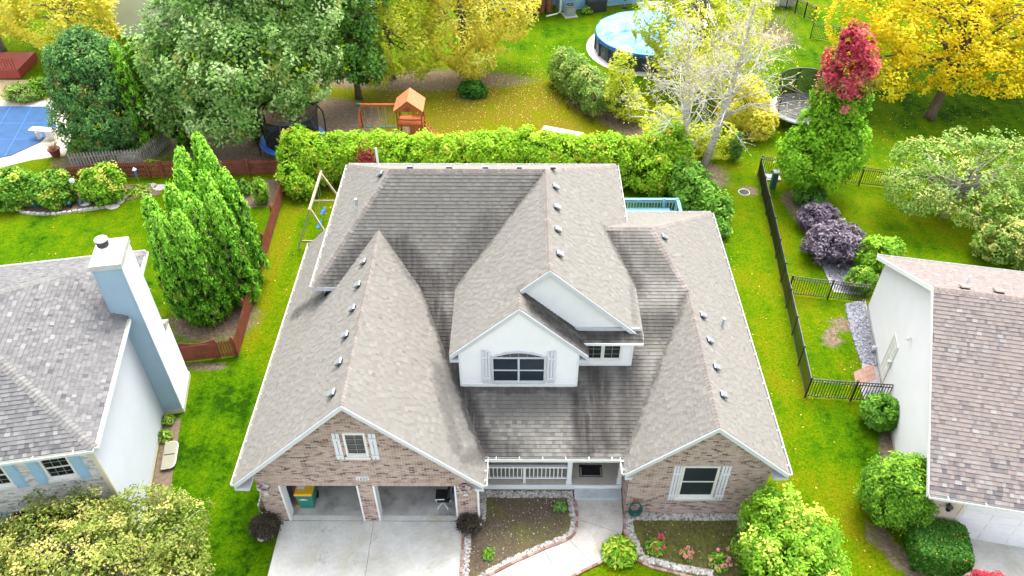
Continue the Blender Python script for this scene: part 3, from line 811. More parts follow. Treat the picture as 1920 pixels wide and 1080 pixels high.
sB = (zR - E2) / (yB - yR)
ybr, yb3, ybl = 8.94, 14.73, 12.34
zcr = ze + qp * (ybr - yp); xcr_r = xr2 - (zcr - ze) / pw; xcr_l = xcr - (zcr - E2) / pc
yE = yp + (E2 - ze) / qp                                       # where the porch slope reaches the upper eave
sE = (zcr - ze) / (yb3 - ybr); yK = ybr + (zcr - E2) / sE
yPF = (pF*yF - E2 + ze - qp*yp) / (pF - qp); zPF = ze + qp*(yPF - yp); xPF = xr - (zPF - ze) / pg
PLg_r = plane_of((xr, 0, ze), (-1, 0), pg); PLg_l = plane_of((xl, 0, ze), (1, 0), pg)
PLw_l = plane_of((xl2, 0, ze), (1, 0), pw); PLw_r = plane_of((xr2, 0, ze), (-1, 0), pw)
PLp = plane_of((0, yp, ze), (0, 1), qp); PLf = plane_of((0, yF, E2), (0, 1), pF); PLm = plane_of((xL, 0, E2), (1, 0), pL)
PLb = plane_of((0, yB, E2), (0, -1), sB); PLc_l = plane_of((xcl, 0, E2), (1, 0), pc); PLc_r = plane_of((xcr, 0, E2), (-1, 0), pc)
PLd_r = plane_of((xlr, 0, E2), (-1, 0), pc); PLe = plane_of((0, yb3, ze), (0, -1), sE)
hx = lambda y: xL + (xR - xL) * (y - yF) / (yR - yF)
vx = lambda y: xc - (yR - y) * (xc - xcl) / (yR - yF)
vl = lambda y: xr - qp / pg * (y - yp)
vr = lambda y: xl2 + qp / pw * (y - yp)
hr = lambda y: xg2 + (xcr_r - xg2) * (y - yj2) / (ybr - yj2)
h3 = lambda y: xcr_r + (xr2 - xcr_r) * (y - ybr) / (yb3 - ybr)
SL = [
 (PLp, [[(xr, yp), (xl2, yp), (vr(3.05), 3.05), (vl(3.05), 3.05)], [(2.0, 3.05), (vr(3.05), 3.05), (vr(3.78), 3.78), (2.0, 3.78)],
        [(4.0, 3.78), (vr(3.78), 3.78), (xg2, yj2), (hr(yE), yE), (4.0, yE)], [(xcr, yE), (hr(yE), yE), (xcr_r, ybr), (xcr_l, ybr)],
        [(vl(3.05), 3.05), (-2.05, 3.05), (-2.05, yPF), (xPF, yPF)]]),
 (PLg_r, [[(xg, yf), (xr, yf), (xr, yp), (xPF, yPF), (xg, yj)]]),
 (PLg_l, [[(xl, yf), (xg, yf), (xg, yF), (xl, yF)], [(xl + (E2-ze)/pg, yF), (xg, yF), (xg, yj)], [(xl, yF), (-7.4, yF), (-7.4, ybl), (xl, ybl)]]),
 (PLw_l, [[(xl2, yf2), (xg2, yf2), (xg2, yj2), (xl2, yp)]]),
 (PLw_r, [[(xg2, yf2), (xr2, yf2), (xr2, yj2), (xg2, yj2)], [(xg2, yj2), (xr2, yj2), (xr2, yb3), (xcr_r, ybr)]]),
 (PLf, [[(hx(yj), yj), (vx(yj), yj), (xc, yR), (xR, yR)], [(xL, yF), (xl + (E2-ze)/pg, yF), (xg, yj), (hx(yj), yj)],
        [(xPF, yPF), (xcl, yPF), (xcl, yj), (xg, yj)], [(xcl, yF), (vx(yj), yj), (xcl, yj)]]),
 (PLm, [[(xL, yF), (xR, yR), (xL, yB)]]),
 (PLb, [[(xL, yB), (xR, yR), (xc, yR), (xcr, yB)]]),
 (PLc_l, [[(xcl, yg2), (xd, yg2), (xd, yg1), (xcl, yg1)], [(xcl, yg1), (xc, yg1), (xc, yR), (xcl, yF)]]),
 (PLc_r, [[(xc, yg1), (xcr, yg1), (xcr, yE), (xcr_l, ybr), (xc, ybr)], [(xc, ybr), (xcr_l, ybr), (xcr, yK), (xcr, yB), (xc, yR)]]),
 (PLd_r, [[(xd, yg2), (xlr, yg2), (xlr, 3.98), (xd, 3.98)]]),
 (PLe, [[(xcr_l, ybr), (xcr_r, ybr), (h3(yK), yK), (xcr, yK)], [(4.08, yK), (h3(yK), yK), (xr2, yb3), (4.08, yb3)]]),
]
shm, deckm, singles = MB(), MB(), []
# deck first (parent of the shingles), then the shingles themselves
for pl, pcs in SL:
    for piece in pcs:
        q = [tuple(p3(pl, x, y, -.006)) for x, y in piece]
        if area2([(a[0], a[1]) for a in q]) < 0: q = q[::-1]
        deckm.prism([np.array(c) - np.array([0, 0, .10]) for c in q], (0, 0, .10))
roof = deckm.build('roof', 'deck_wood_dark', house)
sink = MB()
for i, (pl, pcs) in enumerate(SL):
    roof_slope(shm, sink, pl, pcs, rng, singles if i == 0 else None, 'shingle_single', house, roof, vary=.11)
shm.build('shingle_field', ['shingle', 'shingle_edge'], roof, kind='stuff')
nv = lambda pl: nrm([-pl['h'][0]*pl['s'], -pl['h'][1]*pl['s'], 1])
for a, b, A, B_ in [((xg, yf, zg), (xg, yj, zg), PLg_l, PLg_r), ((xg2, yf2, zg2), (xg2, yj2, zg2), PLw_l, PLw_r), ((xc, yg1, zR), (xc, yR, zR), PLc_l, PLc_r),
                    ((xd, yg2, zd), (xd, yg1, zd), PLc_l, PLd_r), ((xL, yF, E2), (xR, yR, zR), PLm, PLf), ((xL, yB, E2), (xR, yR, zR), PLm, PLb), ((xcr, yB, E2), (xc, yR, zR), PLb, PLc_r),
                    ((xR, yR, zR), (xc, yR, zR), PLb, PLf), ((xcr_l, ybr, zcr), (xcr_r, ybr, zcr), PLe, PLp), ((xg2, yj2, zg2), (xcr_r, ybr, zcr), PLw_r, PLp), ((xr2, yb3, ze), (xcr_r, ybr, zcr), PLw_r, PLe)]:
    mb = MB(); ridge_caps(mb, a, b, nv(A), nv(B_), rng); mb.build('ridge_cap', 'ridge_shingle', roof, kind='stuff')
# gutters
gutter(house, (xl, yf, ze), (xl, ybl, ze), (-1, 0)); gutter(house, (xr2, yf2, ze), (xr2, yb3, ze), (1, 0))
gutter(house, (xr, yp-.01, ze), (xl2, yp-.01, ze), (0, -1), .8); gutter(house, (xr, yf, ze), (xr, yp, ze), (1, 0), .4); gutter(house, (xl2, yf2, ze), (xl2, yp, ze), (-1, 0), .4)
gutter(house, (xL, yF, E2), (xL, yB, E2), (-1, 0)); gutter(house, (xcr, yK + .1, E2), (xcr, yB, E2), (1, 0))
gutter(house, (xL, yB, E2), (xcr, yB, E2), (0, 1)); gutter(house, (4.4, yb3, ze), (xr2, yb3, ze), (0, 1))
# gable rakes, returns and fascias
rake(house, (xl, yf, ze), (xg, yf, zg)); rake(house, (xg, yf, zg), (xr, yf, ze))
rake(house, (xl2, yf2, ze), (xg2, yf2, zg2)); rake(house, (xg2, yf2, zg2), (xr2, yf2, ze))
rake(house, (xcl, yg2, E2), (xd, yg2, zd)); rake(house, (xd, yg2, zd), (xlr, yg2, E2))
rake(house, (xd + .03, yg1, zd + .03*pc), (xc, yg1, zR)); rake(house, (xc, yg1, zR), (xcr, yg1, E2))
for x0, x1, y0, y1, z in [(xl, -8.95, yf, .0, ze), (-1.45, xr, yf, .0, ze), (xl2, 3.84, yf2, .33, ze), (8.6, xr2, yf2, .33, ze), (xcl, -2.06, yg2, 3.2, E2), (2.06, xlr, yg2, 3.2, E2), (4.02, xcr, yg1, 4.2, E2)]:
    mb = MB(); mb.bb(x0, x1, y0 - .037, y1, z - .30, z - .185); mb.build('eave_return', 'trim_grey_white', house)
for x0, x1, y0, y1, z in [(xl, -8.95, 0, ybl, ze - .15), (8.6, xr2, .33, yb3, ze - .15), (-1.4, 3.7, yp, 2.3, ze - .13), (xL, -7.4, yF, yB, E2 - .15), (4.02, xcr, yg1+.2, yB, E2 - .15), (xcl, -2.06, 3.2, yF, E2 - .15), (xL, -6.8, yF, yF + .35, E2 - .15), (xL, xcr, yB - .35, yB, E2 - .15)]:
    mb = MB(); mb.bb(x0, x1, y0, y1, z - .02, z); mb.build('soffit', 'white_paint', house)
mb = MB(); mb.bb(xL, xl + (E2-ze)/pg, yF - .03, yF - .002, E2 - .20, E2 - .01); mb.build('fascia', 'trim_grey_white', house)
# brick front of the garage
o0, ux0, n0 = (0, 0, 0), (1, 0, 0), (0, -1, 0)
gz = lambda x, d=.12: ze - d + pg * (x - xl)
gx0, gx1, gxm = -8.95, -1.45, xg
gpoly = [(gx0, -.05), (gx1, -.05), (gx1, ze - .12 + pg*(xr - gx1)), (gxm, zg - .12), (gx0, gz(gx0))]
D1, D2 = (-8.23, -5.5), (-5.0, -2.15)
brick_wall(house, o0, ux0, n0, gpoly, [(D1[0], D1[1], -.06, 2.2), (D2[0], D2[1], -.06, 2.2), (-5.63, -4.91, 3.83, 5.04)], rng, singles=300)
header(house, o0, ux0, n0, D1[0]-.1, D1[1]+.02, 2.2, .19, rng); header(house, o0, ux0, n0, D2[0]-.02, D2[1]+.1, 2.2, .19, rng)
window(house, (0, .06, 0), ux0, n0, -5.56, -4.98, 3.9, 4.97, rows=4, cols=2, sash=False, sill='window_white_warm', depth=.07)
header(house, o0, ux0, n0, -5.68, -4.86, 5.05, .11, rng, .10)
shutter(house, o0, ux0, n0, -5.98, -5.72, 3.70, 5.06, boards=2); shutter(house, o0, ux0, n0, -4.82, -4.56, 3.70, 5.06, boards=2)
# house number plate 1222
pl_ = MB(); pl_.bb(-5.48, -5.06, -.045, -.012, 2.56, 2.74); plate = pl_.build('number_plate', 'paper', house)
def digit(mb, ch, x, z, w, h, y):
    t = w * .24
    SEG = {'1': 'm', '2': 'abged'}
    for s in SEG[ch]:
        if s == 'a': mb.bb(x, x+w, y-.004, y, z+h-t, z+h)
        if s == 'b': mb.bb(x+w-t, x+w, y-.0041, y, z+h/2, z+h-t)
        if s == 'g': mb.bb(x, x+w, y-.0042, y, z+h/2-t/2, z+h/2+t/2)
        if s == 'e': mb.bb(x, x+t, y-.0041, y, z+t, z+h/2)
        if s == 'd': mb.bb(x, x+w, y-.004, y, z, z+t)
        if s == 'm': mb.bb(x+w*.35, x+w*.35+t, y-.004, y, z, z+h); mb.bb(x+w*.1, x+w*.35, y-.0041, y, z+h*.72, z+h*.88)
for i, ch in enumerate('1222'):
    mb = MB(); digit(mb, ch, -5.445 + i*.092, 2.585, .07, .13, -.045); mb.build('digit', 'black_metal', plate)
# door jambs, lintel trim
for (a, b) in (D1, D2):
    mb = MB(); mb.bb(a, a+.06, -.012, .40, 0, 2.2); mb.bb(b-.06, b, -.012, .40, 0, 2.2); mb.bb(a+.06, b-.06, .10, .40, 2.14, 2.199); mb.build('door_jamb', 'white_paint', house)
# garage inside
mb = MB(); mb.bb(gx0+.05, gx1-.05, .2, 6.6, -.05, .03); gf = mb.build('garage_floor', 'garage_floor', house)
mb = MB(); mb.bb(gx0+.02, gx1-.02, 0.0, .199, -.05, .034); mb.build('door_sill', 'concrete', house)
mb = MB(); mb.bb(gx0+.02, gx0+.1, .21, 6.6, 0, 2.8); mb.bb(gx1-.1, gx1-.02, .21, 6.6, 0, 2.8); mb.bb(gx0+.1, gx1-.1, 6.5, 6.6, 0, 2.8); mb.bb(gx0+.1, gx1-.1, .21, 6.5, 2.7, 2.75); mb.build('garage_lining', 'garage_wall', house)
for (a, b) in (D1, D2):        # raised sectional doors overhead, each panel its own piece
    dr = None
    for k in range(4):
        mb = MB(); mb.bb(a+.08, b-.08, .45+k*.56, .45+k*.56+.54, 2.28, 2.32)
        if dr is None: dr = mb.build('garage_door', 'white_paint', house)
        else: mb.build('door_panel', 'white_paint', dr)
# side walls (left garage wall, right wing, back)
mb = MB(); mb.bb(gx0, gx0+.02, .2, ybl, -.05, ze); mb.build('side_wall', 'mortar', house)
mb = MB(); mb.bb(8.58, 8.62, .5, yb3-.4, -.05, ze); mb.bb(-7.45, -7.41, yF+.3, yB-.3, ze, E2-.1); mb.bb(-7.45, 4.06, yB-.34, yB-.30, 0, E2-.1); mb.bb(4.06, 8.6, yb3-.42, yb3-.40, 0, ze); mb.bb(4.04, 4.08, yg1+.3, yB-.32, ze, E2-.1); mb.build('siding_wall', 'white_siding', house)
# right wing front
wy = .33
wpoly = [(3.84, -.05), (8.62, -.05), (8.62, ze - .12 + pw*(xr2-8.62)), (xg2, zg2 - .12), (3.84, ze - .12 + pw*(3.84-xl2))]
brick_wall(house, (0, wy, 0), ux0, n0, wpoly, [(5.60, 6.88, 1.02, 2.93)], rng)
brick_wall(house, (3.84, 2.3, 0), (0, -1, 0), (-1, 0, 0), [(.0, -.05), (1.97, -.05), (1.97, 2.7), (.0, 2.7)], [], rng)
window(house, (0, wy + .06, 0), ux0, n0, 5.68, 6.80, 1.10, 2.80, sash=True, pane='screen_dark', sill='window_white_warm', depth=.065, fw=.075)
header(house, (0, wy, 0), ux0, n0, 5.56, 6.92, 2.93, .10, rng, .12)
shutter(house, (0, wy, 0), ux0, n0, 5.29, 5.60, .90, 2.92); shutter(house, (0, wy, 0), ux0, n0, 6.92, 7.25, .88, 2.92)
# front dormer, white clapboard
yw = 3.01
porch_z = lambda y: ze + qp*(y - yp)
dpoly = [(-2.06, porch_z(yw) - .02), (2.06, porch_z(yw) - .02), (2.06, E2 - .12 + pc*(xlr-2.06)), (xd, zd - .12), (-2.06, E2 - .12 + pc*(-2.06-xcl))]
dw = siding_wall(house, (0, yw, 0), ux0, n0, dpoly, .105, 'white_siding')
mb = MB(); mb.bb(-2.075, -2.0, yw-.035, yw+.03, porch_z(yw), 5.6); mb.bb(2.0, 2.075, yw-.035, yw+.03, porch_z(yw), 5.6); mb.bb(-2.0, 2.0, yw-.045, yw+.03, porch_z(yw)-.03, porch_z(yw)+.13); mb.build('corner_trim', 'white_paint', dw)
window(house, (0, yw - .036, 0), ux0, n0, -.88, .87, 4.20, 5.40, pane='pane_blue', arch=.22, mull=2, depth=.05, fw=.06, frame='trim_grey_white')
shutter(house, (0, yw - .036, 0), ux0, n0, -1.29, -.97, 4.13, 5.80, slope=-.25); shutter(house, (0, yw - .036, 0), ux0, n0, .97, 1.28, 4.13, 5.72, slope=.25)
mb = MB(); mb.bb(-2.06, -2.02, yw+.052, yF, 3.6, E2); mb.bb(2.02, 2.06, yw+.052, 4.1, 3.6, E2+.2); mb.build('dormer_side_wall', 'white_siding', house)
# upper gable wall, pent roof, side dormer window wall
yu = 3.98
uw = siding_wall(house, (0, yu, 0), ux0, n0, [(.1, 5.55), (4.06, 5.55), (4.06, E2 - .12 + pc*(xcr-4.06)), (xc, zR - .12), (.1, zR - .12 - pc*(xc-.1))], .105, 'white_siding')
mb = MB(); mb.bb(1.9, 4.2, yu-.08, yu-.036, 5.80, 5.93); mb.build('frieze_board', 'trim_grey_white', uw)
PLt = plane_of((0, 3.46, 5.63), (0, 1), .35)
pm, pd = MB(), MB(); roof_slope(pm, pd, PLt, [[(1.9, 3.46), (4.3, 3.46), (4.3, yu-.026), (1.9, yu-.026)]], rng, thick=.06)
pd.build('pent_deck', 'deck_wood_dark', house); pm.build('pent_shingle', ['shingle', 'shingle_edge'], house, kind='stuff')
mb = MB(); mb.bb(2.0, 4.31, 3.42, 3.46, 5.54, 5.64); mb.bb(2.0, 4.31, 3.46, 3.74, 5.53, 5.555); mb.build('fascia', 'white_paint', house)
y2 = 3.73
w2 = siding_wall(house, (0, y2, 0), ux0, n0, [(2.06, porch_z(y2) - .02), (4.02, porch_z(y2) - .02), (4.02, 5.53), (2.06, 5.53)], .105, 'white_siding')
mb = MB(); mb.bb(3.95, 4.04, y2-.035, y2+.03, porch_z(y2), 5.53); mb.bb(2.07, 3.95, y2-.04, y2+.03, porch_z(y2)-.03, porch_z(y2)+.11); mb.build('corner_trim', 'white_paint', w2)
mb = MB(); mb.bb(4.0, 4.03, y2+.03, yE, 4.0, E2); mb.build('dormer_side_wall', 'white_siding', house)
window(house, (0, y2 - .036, 0), ux0, n0, 2.36, 2.90, 4.62, 5.38, rows=3, cols=2, sash=False, fw=.06); window(house, (0, y2 - .036, 0), ux0, n0, 3.02, 3.56, 4.62, 5.38, rows=3, cols=2, sash=False, fw=.055)
# vents on the slopes
for px, py, pl in [(684,493,PLg_l), (674,536,PLg_l), (664,580,PLg_l), (651,630,PLg_l), (639,681,PLg_l), (626,739,PLg_l), (716,328,PLm),
                   (1039,352,PLc_r), (1041,390,PLc_r), (1043,432,PLc_r), (1046,478,PLc_r), (1243,446,PLw_r), (1315,593,PLw_r), (1328,640,PLw_r), (1340,690,PLw_r), (1353,742,PLw_r)]:
    r = _ray(px, py); n = nv(pl); t = ((pl['p0'] - _C) @ n) / (r @ n); q = _C + r * t
    roof_vent(roof, pl, float(q[0]), float(q[1]))
for x in (-4.2, -2.7, -1.3, .0, 1.3): roof_vent(roof, PLb, x, yR + .35)
for px, py, pl in [(669, 390, PLm), (1355, 612, PLw_r)]:
    r = _ray(px, py); n = nv(pl); t = ((pl['p0'] - _C) @ n) / (r @ n); q = _C + r * t
    roof_pipe(roof, pl, float(q[0]), float(q[1]))
roof_pipe(roof, PLb, -6.2, yB - 1.0, .9, .05, 'white_paint')
# porch
mb = MB(); mb.bb(-1.45, 3.82, 1.32, 2.6, -.05, .345); pf = mb.build('porch_floor', 'porch_floor', house)
mb = MB(); mb.bb(-1.45, 3.815, 1.285, 1.318, .12, .352); mb.build('porch_edge', 'white_paint', pf)
mb = MB(); mb.bb(2.07, 3.80, .86, 1.284, -.05, .17); mb.build('porch_step', 'step_paint', house)
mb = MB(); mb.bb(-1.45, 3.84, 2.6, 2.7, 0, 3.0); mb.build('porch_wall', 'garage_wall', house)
def column(x, y, z0, z1, w=.17):
    mb = MB(); mb.bb(x-w/2, x+w/2, y-w/2, y+w/2, z0, z1); mb.bb(x-w/2-.02, x+w/2+.02, y-w/2-.02, y+w/2+.02, z0, z0+.14); mb.bb(x-w/2-.02, x+w/2+.02, y-w/2-.02, y+w/2+.02, z1-.12, z1-.001)
    return mb.build('porch_column', 'white_paint', house)
column(1.86, 1.44, .346, 2.78); column(3.72, 1.44, .346, 2.78, .14); column(-1.36, 1.44, .346, 2.78, .14)
mb = MB(); mb.bb(-1.28, 1.77, 1.40, 1.50, 1.24, 1.32); mb.bb(-1.28, 1.77, 1.42, 1.48, .56, .63); mb.bb(.17, .27, 1.39, 1.51, .346, 1.239); rail = mb.build('porch_railing', 'white_paint', house)
mb = MB(); mb.bb(-.018, .018, -.018, .018, 0, .60); bal = mb.mesh('baluster', 'white_paint')
for i in range(20):
    x = -1.22 + i * .148
    if abs(x - .22) > .07 and x < 1.75: inst('baluster', bal, rail, (x, 1.45, .635))
mb = MB(); mb.bb(-1.4, 3.8, yp + .0, yp + .12, ze - .32, ze - .13); mb.build('porch_beam', 'white_paint', house)
# downspouts
for pts in ([(-1.30, -.16, 2.75), (-1.38, -.10, 2.5), (-1.40, -.07, .15), (-1.34, -.2, .06)], [(3.66, .5, 2.75), (3.74, .75, 2.45), (3.76, 1.2, 2.4)]):
    mb = MB(); mb.tube(pts, .04, 6); mb.build('downspout', 'white_paint', house)
# ---- things in and around the garage and porch
bin_ = thing('wheeled_bin', 'green wheeled bin with yellow lid inside the open garage', 'bin', (-7.66, .72, .03))
mb = MB(); x, y, z = -7.66, .72, .03
mb.hexa([(x-.24,y-.26,z+.08),(x+.24,y-.26,z+.08),(x+.24,y+.26,z+.08),(x-.24,y+.26,z+.08),(x-.31,y-.34,z+.98),(x+.31,y-.34,z+.98),(x+.31,y+.34,z+.98),(x-.31,y+.34,z+.98)]); mb.build('body', 'bin_green', bin_)
mb = MB(); mb.hexa([(x-.33,y-.37,z+.985),(x+.33,y-.37,z+.985),(x+.33,y+.36,z+.985),(x-.33,y+.36,z+.985),(x-.30,y-.34,z+1.07),(x+.30,y-.34,z+1.07),(x+.30,y+.33,z+1.10),(x-.30,y+.33,z+1.10)]); lid = mb.build('lid', 'bin_yellow', bin_)
mb = MB(); mb.obox((x-.24, y-.14, z+1.084), (.26,0,.0), (0,.30,.014), (0,0,.004)); mb.build('sticker', 'paper', lid)
mb = MB(); mb.bar((x-.18,y-.353,z+.72), (x+.12,y-.353,z+.72), .006, .035); mb.bar((x-.1,y-.352,z+.76), (x+.04,y-.352,z+.76), .006, .035); mb.build('emblem', 'paper', bin_)
for s in (-1, 1):
    mb = MB(); mb.tube([(x+s*.22,y+.28,z+.13), (x+s*.28,y+.28,z+.13)], .13, 12); mb.build('wheel', 'rubber', bin_)
chair = thing('office_chair', 'black swivel chair with white star base in the right garage bay', 'chair', (-2.75, .72, .034))
x, y, z = -2.75, .72, .034
for k in range(5):
    a = 2*math.pi*k/5 + .3; mb = MB(); mb.bar((x, y, z+.09), (x+.30*math.cos(a), y+.30*math.sin(a), z+.06), .05, .035); mb.lathe([(.025, 0), (.03, .03), (.025, .05)], (x+.30*math.cos(a), y+.30*math.sin(a), z-.004), 8); mb.build('base_leg', 'white_paint', chair)
mb = MB(); mb.lathe([(.03, .08), (.03, .42)], (x, y, z), 8); mb.build('post', 'steel', chair)
mb = MB(); mb.box((x, y, z+.47), (.5, .5, .09)); mb.build('seat', 'rubber', chair)
mb = MB(); mb.obox((x+.17, y-.22, z+.6), (.06,0,0), (0,.44,0), (.10,0,.55)); mb.build('backrest', 'rubber', chair)
mb = MB(); mb.tube([(x-.2,y-.27,z+.5),(x-.22,y-.3,z+.68),(x+.1,y-.3,z+.70)], .018, 6); mb.build('armrest', 'white_paint', chair)
cl = thing('plastic_tub', 'small blue plastic tub at the right end of the garage', 'tub', (-2.33, 1.1, .034))
mb = MB(); mb.lathe([(.10, 0), (.13, .22), (.14, .23), (.11, .21)], (-2.33, 1.1, .034), 14); mb.build('body', 'blue_plastic', cl)
mb = MB(); mb.tube([(-2.46, 1.1, .26), (-2.33, 1.1, .36), (-2.20, 1.1, .26)], .008, 5); mb.build('handle', 'steel', cl)
bd = thing('rake_tool', 'long handled yard tool leaning in the left garage corner', 'tool', (-8.10, .55, .034))
mb = MB(); mb.tube([(-8.05, .6, .05), (-8.12, .9, 1.5)], .02, 6); mb.build('handle', 'cedar', bd)
mb = MB(); mb.bb(-8.12, -7.98, .56, .66, .034, .10); mb.build('head', 'bin_yellow', bd)
dm_ = thing('door_mat', 'black door mat with a stone tile border on the porch', 'mat', (2.72, 1.78, .346))
mb = MB(); mb.bb(2.28, 3.14, 1.66, 2.2, .346, .36); mb.build('mat', 'mat_fabric', dm_)
for i in range(11):
    mb = MB(); mb.bb(2.31+i*.075, 2.37+i*.075, 1.68, 1.73, .36, .364); mb.build('border_tile', 'mat_stone', dm_)
for sx_ in (2.31, 3.06):
    for i in range(4):
        mb = MB(); mb.bb(sx_, sx_+.055, 1.75+i*.09, 1.82+i*.09, .36, .364); mb.build('border_tile', 'mat_stone', dm_)
def wreath(x, z, y, label):
    t = thing('wreath', label, 'wreath', (x, y, z-.3), 'white door wreaths'); r = random.Random(int(x*100)); mb = MB()
    for i in range(110):
        a = r.random()*2*math.pi; rr = .19 + r.gauss(0, .035); c = np.array([x + rr*math.cos(a), y - .03 - r.random()*.07, z + rr*math.sin(a)])
        d = nrm([r.gauss(0,1), r.gauss(0,1)-.6, r.gauss(0,1)]); s = nrm(np.cross(d, (.3,.5,.8))); q = np.cross(d, s)
        mb.add([c-s*.05, c+q*.03, c+s*.05, c-q*.03], [(0,1,2,3)], r.random())
    mb.build('blooms', 'wreath_white', t)
    mb = MB(); mb.tube([(x+.19*math.cos(a), y-.03, z+.19*math.sin(a)) for a in np.linspace(0, 2*math.pi, 20)], .035, 6); mb.build('ring', 'twig_grey', t)
    mb = MB(); mb.lathe([(.01, -.03), (.055, 0), (.01, .04)], (x-.04, y-.10, z+.20), 8); mb.lathe([(.01, -.03), (.04, 0), (.01, .04)], (x+.20, y-.08, z+.05), 8); mb.build('bow', 'red_bow', t)
    mb = MB(); mb.box((x+.02, y-.05, z-.30), (.12, .03, .09)); mb.box((x+.02, y-.05, z-.38), (.18, .03, .05)); mb.build('tail', 'wreath_white', t)
wreath(-8.72, 2.12, -.02, 'white wreath on the brick left of the garage doors'); wreath(-1.83, 2.12, -.02, 'white wreath on the brick right of the garage doors')
# hose hanging at the corner of the right wing
hs_ = thing('garden_hose', 'coiled dark green garden hose hung on the brick near the steps', 'hose', (4.18, .1, 0))
mb = MB(); r = random.Random(3)
for k in range(5):
    R = .25 + .02*k; mb.tube([(4.17 + R*.72*math.sin(a) + r.gauss(0,.004), .22 - .035*k, .62 - R*1.25*math.cos(a)) for a in np.linspace(0, 2*math.pi, 26)], .021, 6)
mb.build('coil', 'hose_green', hs_)
mb = MB(); mb.bb(4.08, 4.26, .18, .318, .86, .98); mb.build('hanger', 'barrel_brown', hs_)
mb = MB(); mb.lathe([(.03,0),(.05,.03),(.03,.06)], (4.2,.2,.50), 8); mb.build('spigot', 'steel', hs_)
# ------------------------------------------------------------------ drive, walk, beds
r5 = random.Random(5)
def slab_group(name, mat):
    o = bpy.data.objects.new(name, None); COL.objects.link(o); ORG[o.name] = (0, 0, 0); o['kind'] = 'structure'; return o
mb = MB(); mb.bb(-8.55, -1.95, -9, -.012, -.08, .010); drive = mb.build('driveway', 'asphalt_joint', None, (0, 0, 0), kind='structure')
for x0, x1 in ((-8.52, -5.215), (-5.2, -2.0)):
    for y0, y1 in ((-4.4, -.025), (-8.9, -4.42)):
        mb = MB(); mb.bb(x0, x1, y0, y1, 0, .022); mb.build('slab', 'concrete', drive)
wl = [(2.12, .86), (2.12, -.1), (1.86, -.68), (.86, -1.16), (-.38, -1.78), (-1.3, -2.4), (-1.9, -3.2)]
wr = [(3.80, .86), (3.78, .2), (3.70, -.4), (3.35, -1.05), (2.9, -1.5), (1.75, -2.12), (.6, -2.9), (-.4, -3.9)]
WLs, WRs = smooth_path(wl, 8), smooth_path(wr, 7)
n_ = min(len(WLs), len(WRs))
walk = sheet('front_walk', WLs + WRs[::-1], 'joint_grey', .016)
def at_(path, t):
    i = t * (len(path) - 1); a = int(i); f = i - a
    if a >= len(path) - 1: return np.array(path[-1])
    return np.array(path[a])*(1-f) + np.array(path[a+1])*f
def near_(path, p):
    ts = np.linspace(0, 1, 400); return float(min(ts, key=lambda t: np.linalg.norm(at_(path, t) - np.array(p))))
jts = [((1084.4, 974.4), (1160, 999)), ((1066.7, 1012), (1112, 1058)), ((1018.9, 1032), (1052, 1085)), ((964.4, 1059), (990, 1110))]
cuts_l = [0] + [near_(WLs, G2(*a)) for a, b in jts] + [.9, 1.0]; cuts_r = [0] + [near_(WRs, G2(*b)) for a, b in jts] + [.93, 1.0]
for k in range(6):
    pl_l = [tuple(at_(WLs, t)) for t in np.linspace(cuts_l[k]+.0014, cuts_l[k+1]-.0014, 10)]; pl_r = [tuple(at_(WRs, t)) for t in np.linspace(cuts_r[k]+.0014, cuts_r[k+1]-.0014, 10)]
    sheet('slab', pl_l + pl_r[::-1], 'walk_concrete', .028, kind=None, parent=walk)
bed1 = [(-1.42, 1.28), (2.06, 1.28)] + [(p[0]-.06, p[1]) for p in WLs[7:40]] + [(-1.93, -2.9), (-1.93, -.02), (-1.42, -.02)]
b1 = sheet('planting_bed', bed1, 'mulch', .016)
bed2 = [(3.86, .325), (8.2, .325), (8.05, -1.6), (7.3, -2.3), (5.97, -2.12), (5.27, -1.92), (4.6, -1.75), (4.1, -1.45), (3.82, -.5)]
b2 = sheet('planting_bed', bed2, 'moss_soil', .016)
def pebbles(name, parent, regions, n, size, mat, seed, z=.02):
    """loose stones: one heap of real little rocks"""
    g = np.random.default_rng(seed); mb = MB()
    base = np.array([(-1,-1,-.5),(1,-1,-.5),(1,1,-.5),(-1,1,-.5),(-.6,-.6,.5),(.6,-.7,.55),(.7,.6,.5),(-.7,.6,.6)])
    tot = sum(a for _, a in regions)
    for fn, a in regions:
        for i in range(int(n * a / tot)):
            p = fn(g); s = size * g.uniform(.6, 1.4); an = g.uniform(0, 6.28); c, q = math.cos(an), math.sin(an)
            v = base * s * g.uniform(.75, 1.25, (8, 3)); v[:, 2] *= .7
            w = np.stack([v[:,0]*c - v[:,1]*q, v[:,0]*q + v[:,1]*c, v[:,2]], 1) + np.array([p[0], p[1], z + s*.2])
            mb.hexa(w, float(g.random()))
    return mb.build(name, mat, parent, kind='stuff')
def along(path, off0, off1):
    P = [np.array(p) for p in path]; Ls = [np.linalg.norm(P[i+1]-P[i]) for i in range(len(P)-1)]; cum = np.cumsum([0] + Ls)
    def f(g):
        s = g.uniform(0, cum[-1]); i = min(len(Ls)-1, int(np.searchsorted(cum, s) - 1)); i = max(i, 0)
        t = (s - cum[i]) / (Ls[i] + 1e-9); p = P[i]*(1-t) + P[i+1]*t; d = (P[i+1]-P[i]) / (Ls[i] + 1e-9); nn = np.array([-d[1], d[0]])
        return p + nn * g.uniform(off0, off1)
    return f, float(cum[-1] * abs(off1 - off0))
edge1 = [(2.04, 1.2)] + [(p[0], p[1]) for p in WLs[6:46]]
